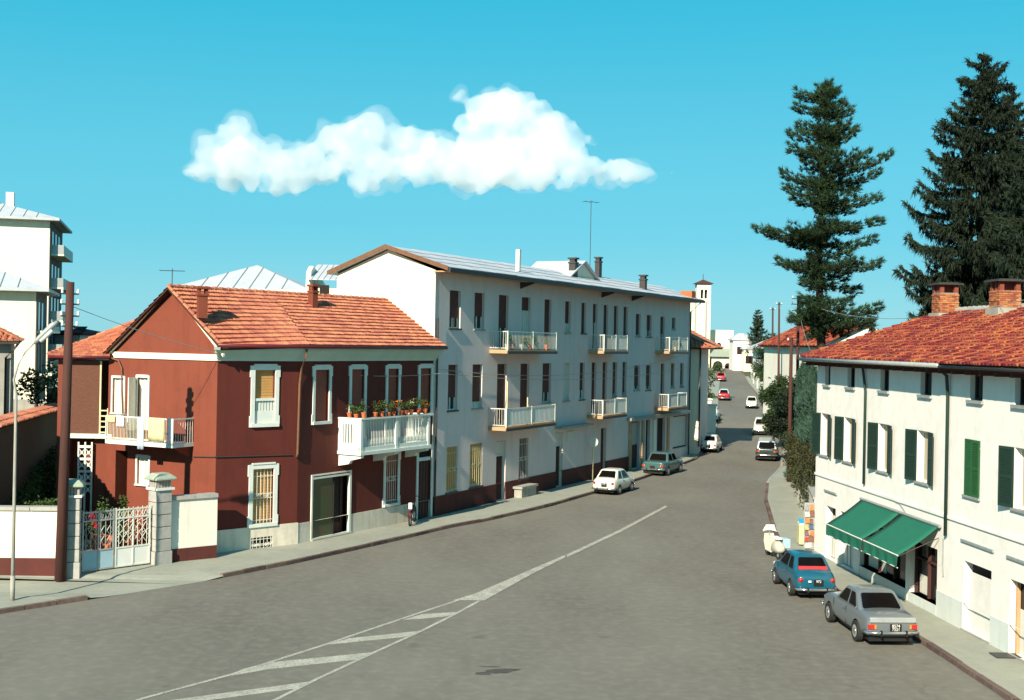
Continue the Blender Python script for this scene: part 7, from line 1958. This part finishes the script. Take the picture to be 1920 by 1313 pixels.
# plants on the apartment balconies
lab2 = ['green potted plant at the left end of the top left grey house balcony', 'second potted plant of the top left grey house balcony', 'third plant tub on the top left grey house balcony', 'fourth pot standing low on the top left balcony', 'fifth pot of the top left balcony with yellow green leaves', 'potted plant at the right end of the top left balcony', 'dark potted shrub on the farthest top balcony', 'reddish potted plant on the farthest top balcony']
for i in range(8):
    sp = s1 if i < 6 else s3; a = sp[0] + (sp[1] - sp[0]) * ((.05, .15, .34, .50, .62, .85, .45, .62)[i]); c = FA.w(a, ob1 - .2, flo2 + .05)
    t = thing('flower_pot', lab2[i], 'flower pot', c, group='flower pots on the grey house balconies')
    m = MB(); m.lathe(c, [(.10, 0), (.15, .26), (.16, .30)], 9); m.build('pot', M['terracotta' if i % 2 else 'concrete'], t)
    L = Leaves(360 + i)
    for k in range(6): L.clump(Vector(c) + Vector((rg.gauss(0, .08), rg.gauss(0, .08), .35 + .35 * rg.random())), .12, 16, .12, .07, rg.random())
    L.build('leaves', M['leaf'], t, kind='stuff')
# washing on the side balcony
def cloth(px0, px1, py0, py1, material, label, seed):
    a0, a1 = FG.hit(px0, py0, os_ + .02)[0], FG.hit(px1, py0, os_ + .02)[0]; z1 = sr + .03; z0 = FG.hit(px0, py1, os_ + .02)[1]
    m = MB(); n = 7; vv = []
    for j in range(5):
        for i in range(n): vv.append(FG.w(a0 + (a1 - a0) * i / (n - 1), os_ + .035 + .02 * math.sin(i * 2.1 + seed) * (j / 4), z1 + (z0 - z1) * j / 4))
    m.faces(vv, [(j * n + i, j * n + i + 1, (j + 1) * n + i + 1, (j + 1) * n + i) for j in range(4) for i in range(n - 1)])
    o = m.build('laundry', M[material], None, FG.w(a0, os_, z1), smooth=True); so = o.modifiers.new('s', 'SOLIDIFY'); so.thickness = .01; so.offset = 1
    tag(o, label, 'laundry', 'washing hung on the side balcony railing')
cloth(202, 216, 777, 792, 'cloth_yel', 'pale yellow cloth on the left end of the side balcony railing', 1)
cloth(219, 233, 778, 800, 'cloth_white', 'white towel hanging left of the open balcony door', 2)
cloth(279, 308, 782, 826, 'cloth_yel', 'broad yellowish sheet hung behind the side balcony bars', 3)
cloth(316, 325, 803, 834, 'cloth_white', 'narrow white cloth at the corner of the side balcony', 4)
cloth(258, 270, 779, 842, 'cloth_blue', 'long pale blue cloth hanging below the balcony door shutter', 5)

# ice cream freezer and newspaper rack at the corner of the white house
fx = G(1508, 1028); fz_ = local_thing('ice_cream_freezer', 'cream chest freezer with blue and white top on the right pavement', 'freezer', (fx[0], fx[1], .135), R(-5))
m = MB(); m.bx(-.27, .27, -.32, .32, .05, .86); m.build('cabinet', M['cloth_yel'], fz_, bevel=.03)
m = MB(); m.bx(-.26, .26, -.30, .30, .865, .94); m.build('lid', M['whitepaint'], fz_, bevel=.02)
m = MB(); m.prism([(-.27, -.30, .945), (.27, -.30, .945), (.27, .0, 1.10), (-.27, .0, 1.10)], (0, .03, .0)); m.build('sign_board', M['blueice'], fz_)
m = MB(); m.bx(.275, .34, -.3, .3, .05, .85); m.build('side_panel', M['maroon'], fz_)
nr = thing('newspaper_rack', 'tall rack full of bright magazines on the pavement by the white house corner', 'rack', FR_.w(-.35, .55, .14))
fN = Fr(FR_.w(-.55, .10, 0), (math.cos(R(-4)), math.sin(R(-4)))); fN = Fr(FR_.w(-.12, .40, 0)[:2], Vector((.96, -.10)))
m = MB()
for q in (0, .56): m.box(fN, q, q + .03, -.04, 0, .14, 2.1)
m.box(fN, 0, .59, -.06, -.04, .2, 2.1)
m.build('frame', M['galv'], nr)
cols = [('red', (.36, .06, .04)), ('orange', (.5, .2, .07)), ('yellow', (.42, .36, .15)), ('white', (.48, .46, .42)), ('brown', (.2, .10, .07)), ('grey', (.3, .29, .28)), ('blue', (.07, .12, .2))]
cm_ = [mat(n_ + '_magazine_cover', c_, [x * .6 for x in c_], scale=14, var=.2) for n_, c_ in cols]
for r_i in range(7):
    for k in range(3):
        m = MB(); ww = rg.uniform(.13, .19); hh = rg.uniform(.17, .25); tt = rg.uniform(-.02, .02); x0 = .03 + .18 * k + rg.uniform(-.01, .02); z0 = .25 + .255 * r_i + rg.uniform(-.02, .02); m.hexa([fN.w(x0, .03, z0), fN.w(x0 + ww, .03, z0 + tt), fN.w(x0 + ww, .02, z0 + tt), fN.w(x0, .02, z0), fN.w(x0 - tt, -.02, z0 + hh), fN.w(x0 + ww - tt, -.02, z0 + hh + tt), fN.w(x0 + ww - tt, -.03, z0 + hh + tt), fN.w(x0 - tt, -.03, z0 + hh)])
        m.build('magazine', cm_[rg.randrange(7)], nr)
# manhole and drains
mh = Vector(G(1885, 1240)); m = MB(); m.bx(mh.x - .35, mh.x + .35, mh.y - .28, mh.y + .28, .158, .166); o = m.build('manhole_cover', M['darkmetal'], None, (mh.x, mh.y, .158)); tag(o, 'dark square manhole cover in the right pavement near the glazed door', 'manhole cover')
# overhead wires
def wire(label, pts, r=.012):
    P = [Vector(p) for p in pts]; m = MB()
    for (a, b, sag) in zip(P, P[1:], [s for s in (0.9, .6, .5)]):
        m.tube([a.lerp(b, k / 14) - Vector((0, 0, sag * 4 * (k / 14) * (1 - k / 14))) for k in range(15)], r, 4)
    o = m.build('overhead_wire', M['galv'], None, tuple(P[0])); tag(o, label, 'wire')
wp_ = (tp_[0], bp.y - .35, tp_[2])
farc = FA.w(LA - .5, .12, 7.6); mid_ = FA.w(.3, .3, 7.0)
wire('thin wire sagging from the leaning pole across the red house front', [(wp_[0], wp_[1], wp_[2] - .8), F2.w(L2 - .2, .5, 6.9), FA.w(LA - .3, .3, 6.9)])
wire('upper thin wire along the grey apartment house from the red house corner', [F2.w(L2 - .05, .1, 7.1), FA.w(LA - .2, .3, 8.0)])
tpz = AT(1497, 575, 78)
wire('thin wire from the tall dark pole to the white house eave', [tpz, FR_.w(2.0, .3, 7.7)])
wire('thin wire from the tall dark pole towards the far thin poles', [tpz, AT(1461, 575, 112)])
wire('second thin wire from the tall dark pole over the white house roof', [(tpz[0], tpz[1], tpz[2] + .4), FR_.w(9, -4.2, 10.2)])

# ================================================================== THE CLOUD
def cloud():
    Yc_ = 1500.0; rg = random.Random(5)
    blobs = [(402, 285, 40), (440, 262, 42), (446, 240, 24), (470, 290, 45), (510, 300, 40), (540, 330, 34), (500, 345, 22), (580, 300, 34), (610, 325, 26), (385, 315, 30), (430, 325, 32), (365, 320, 16), (560, 275, 22), (620, 262, 22), (470, 345, 16), (530, 355, 12),
             (650, 262, 34), (690, 245, 38), (700, 228, 22), (735, 265, 40), (775, 275, 40), (700, 310, 34), (740, 320, 34), (665, 342, 20), (690, 340, 20), (790, 320, 36), (830, 290, 42), (830, 330, 24), (870, 310, 40), (780, 345, 12), (640, 345, 10),
             (905, 270, 50), (880, 230, 32), (900, 205, 34), (865, 185, 18), (935, 200, 38), (970, 195, 36), (985, 225, 48), (1010, 205, 30), (1020, 250, 48), (950, 260, 50), (1050, 235, 30), (1065, 270, 36), (960, 310, 42), (1000, 320, 34), (910, 340, 16), (1075, 245, 20), (1040, 300, 34), (1085, 290, 26), (1100, 270, 14),
             (1080, 325, 26), (1110, 312, 26), (1140, 320, 22), (1170, 320, 18), (1200, 322, 14), (1225, 324, 11), (1243, 326, 9), (1258, 327, 6), (1150, 300, 14), (1060, 340, 14), (1120, 335, 12), (352, 324, 12), (343, 325, 8), (1000, 255, 44), (1030, 275, 40), (560, 325, 34), (450, 300, 44), (500, 320, 36), (540, 300, 36), (640, 290, 26), (620, 315, 24), (760, 300, 40), (720, 290, 40), (930, 300, 40), (975, 290, 44), (1090, 262, 22), (1120, 275, 12), (1060, 305, 32), (840, 310, 40), (880, 335, 22), (520, 352, 18), (470, 330, 28), (1180, 332, 10), (930, 330, 26)]
    bm = bmesh.new(); k = Yc_ / F_PX
    for (x, y, r_) in blobs:
        c = Vector(AT(x, y, Yc_ + rg.uniform(-12, 12)))
        mt = Matrix.Translation(c) @ Matrix.Diagonal((r_ * k, r_ * k * .45, r_ * k * .84, 1))
        bmesh.ops.create_icosphere(bm, subdivisions=3, radius=1, matrix=mt)
    me = bpy.data.meshes.new('cloud'); bm.to_mesh(me); bm.free()
    o = bpy.data.objects.new('cloud', me); C.objects.link(o)
    rm = o.modifiers.new('r', 'REMESH'); rm.mode = 'VOXEL'; rm.voxel_size = 3.4
    dg = bpy.context.evaluated_depsgraph_get(); dg.update()
    res = bpy.data.meshes.new_from_object(o.evaluated_get(dg)); o.modifiers.clear(); o.data = res
    bm = bmesh.new(); bm.from_mesh(res); bm.normal_update()
    for v in bm.verts:
        p = v.co; q = p * .016
        n1 = noise.fractal(q, .9, 2.1, 5, noise_basis='PERLIN_ORIGINAL'); n2 = abs(noise.noise(p * .05)); n3 = noise.fractal(p * .09, .8, 2.0, 3, noise_basis='PERLIN_ORIGINAL')
        v.co = p + v.normal * (11.0 * n1 + 4.0 * n2 + 7.0 * n3 - 1.0)
    bm.to_mesh(res); bm.free()
    def clean(me_in):
        t_ = bpy.data.objects.new('t', me_in); C.objects.link(t_); r_ = t_.modifiers.new('r', 'REMESH'); r_.mode = 'VOXEL'; r_.voxel_size = 3.0
        d_ = bpy.context.evaluated_depsgraph_get(); d_.update(); out_ = bpy.data.meshes.new_from_object(t_.evaluated_get(d_)); bpy.data.objects.remove(t_); return out_
    res = clean(res); o.data = res
    mt = bpy.data.materials.new('cloud_vapour'); mt.use_nodes = True; nt = mt.node_tree
    for n_ in list(nt.nodes): nt.nodes.remove(n_)
    out = nt.nodes.new('ShaderNodeOutputMaterial'); pv = nt.nodes.new('ShaderNodeVolumePrincipled')
    pv.inputs['Color'].default_value = (1, 1, 1, 1); pv.inputs['Density'].default_value = .032; pv.inputs['Anisotropy'].default_value = -.2
    nt.links.new(pv.outputs[0], out.inputs['Volume'])
    res.materials.clear(); res.materials.append(mt)
    wm = mt.copy(); wm.name = 'thin_cloud_vapour'
    nt = wm.node_tree; pv = [n_ for n_ in nt.nodes if n_.bl_idname == 'ShaderNodeVolumePrincipled'][0]; pv.inputs['Density'].default_value = .007
    w2 = res.copy(); w2.materials.clear(); w2.materials.append(wm)
    bm = bmesh.new(); bm.from_mesh(w2); bm.normal_update()
    for v in bm.verts:
        p = v.co; q = p * .022; n1 = noise.fractal(q, .7, 2.2, 5, noise_basis='PERLIN_ORIGINAL')
        v.co = p + v.normal * (2 + 15 * n1)
    bm.to_mesh(w2); bm.free()
    w2.materials.clear(); w2 = clean(w2); w2.materials.clear(); w2.materials.append(wm)
    wo = bpy.data.objects.new('cloud_wisps', w2); C.objects.link(wo); wo.parent = o; wo['kind'] = 'stuff'
    tag(o, 'long white cumulus cloud drifting above the red and grey houses', 'cloud', None, 'stuff')
    return o
cloud()
cy.volume_bounces = 8; cy.max_bounces = 10
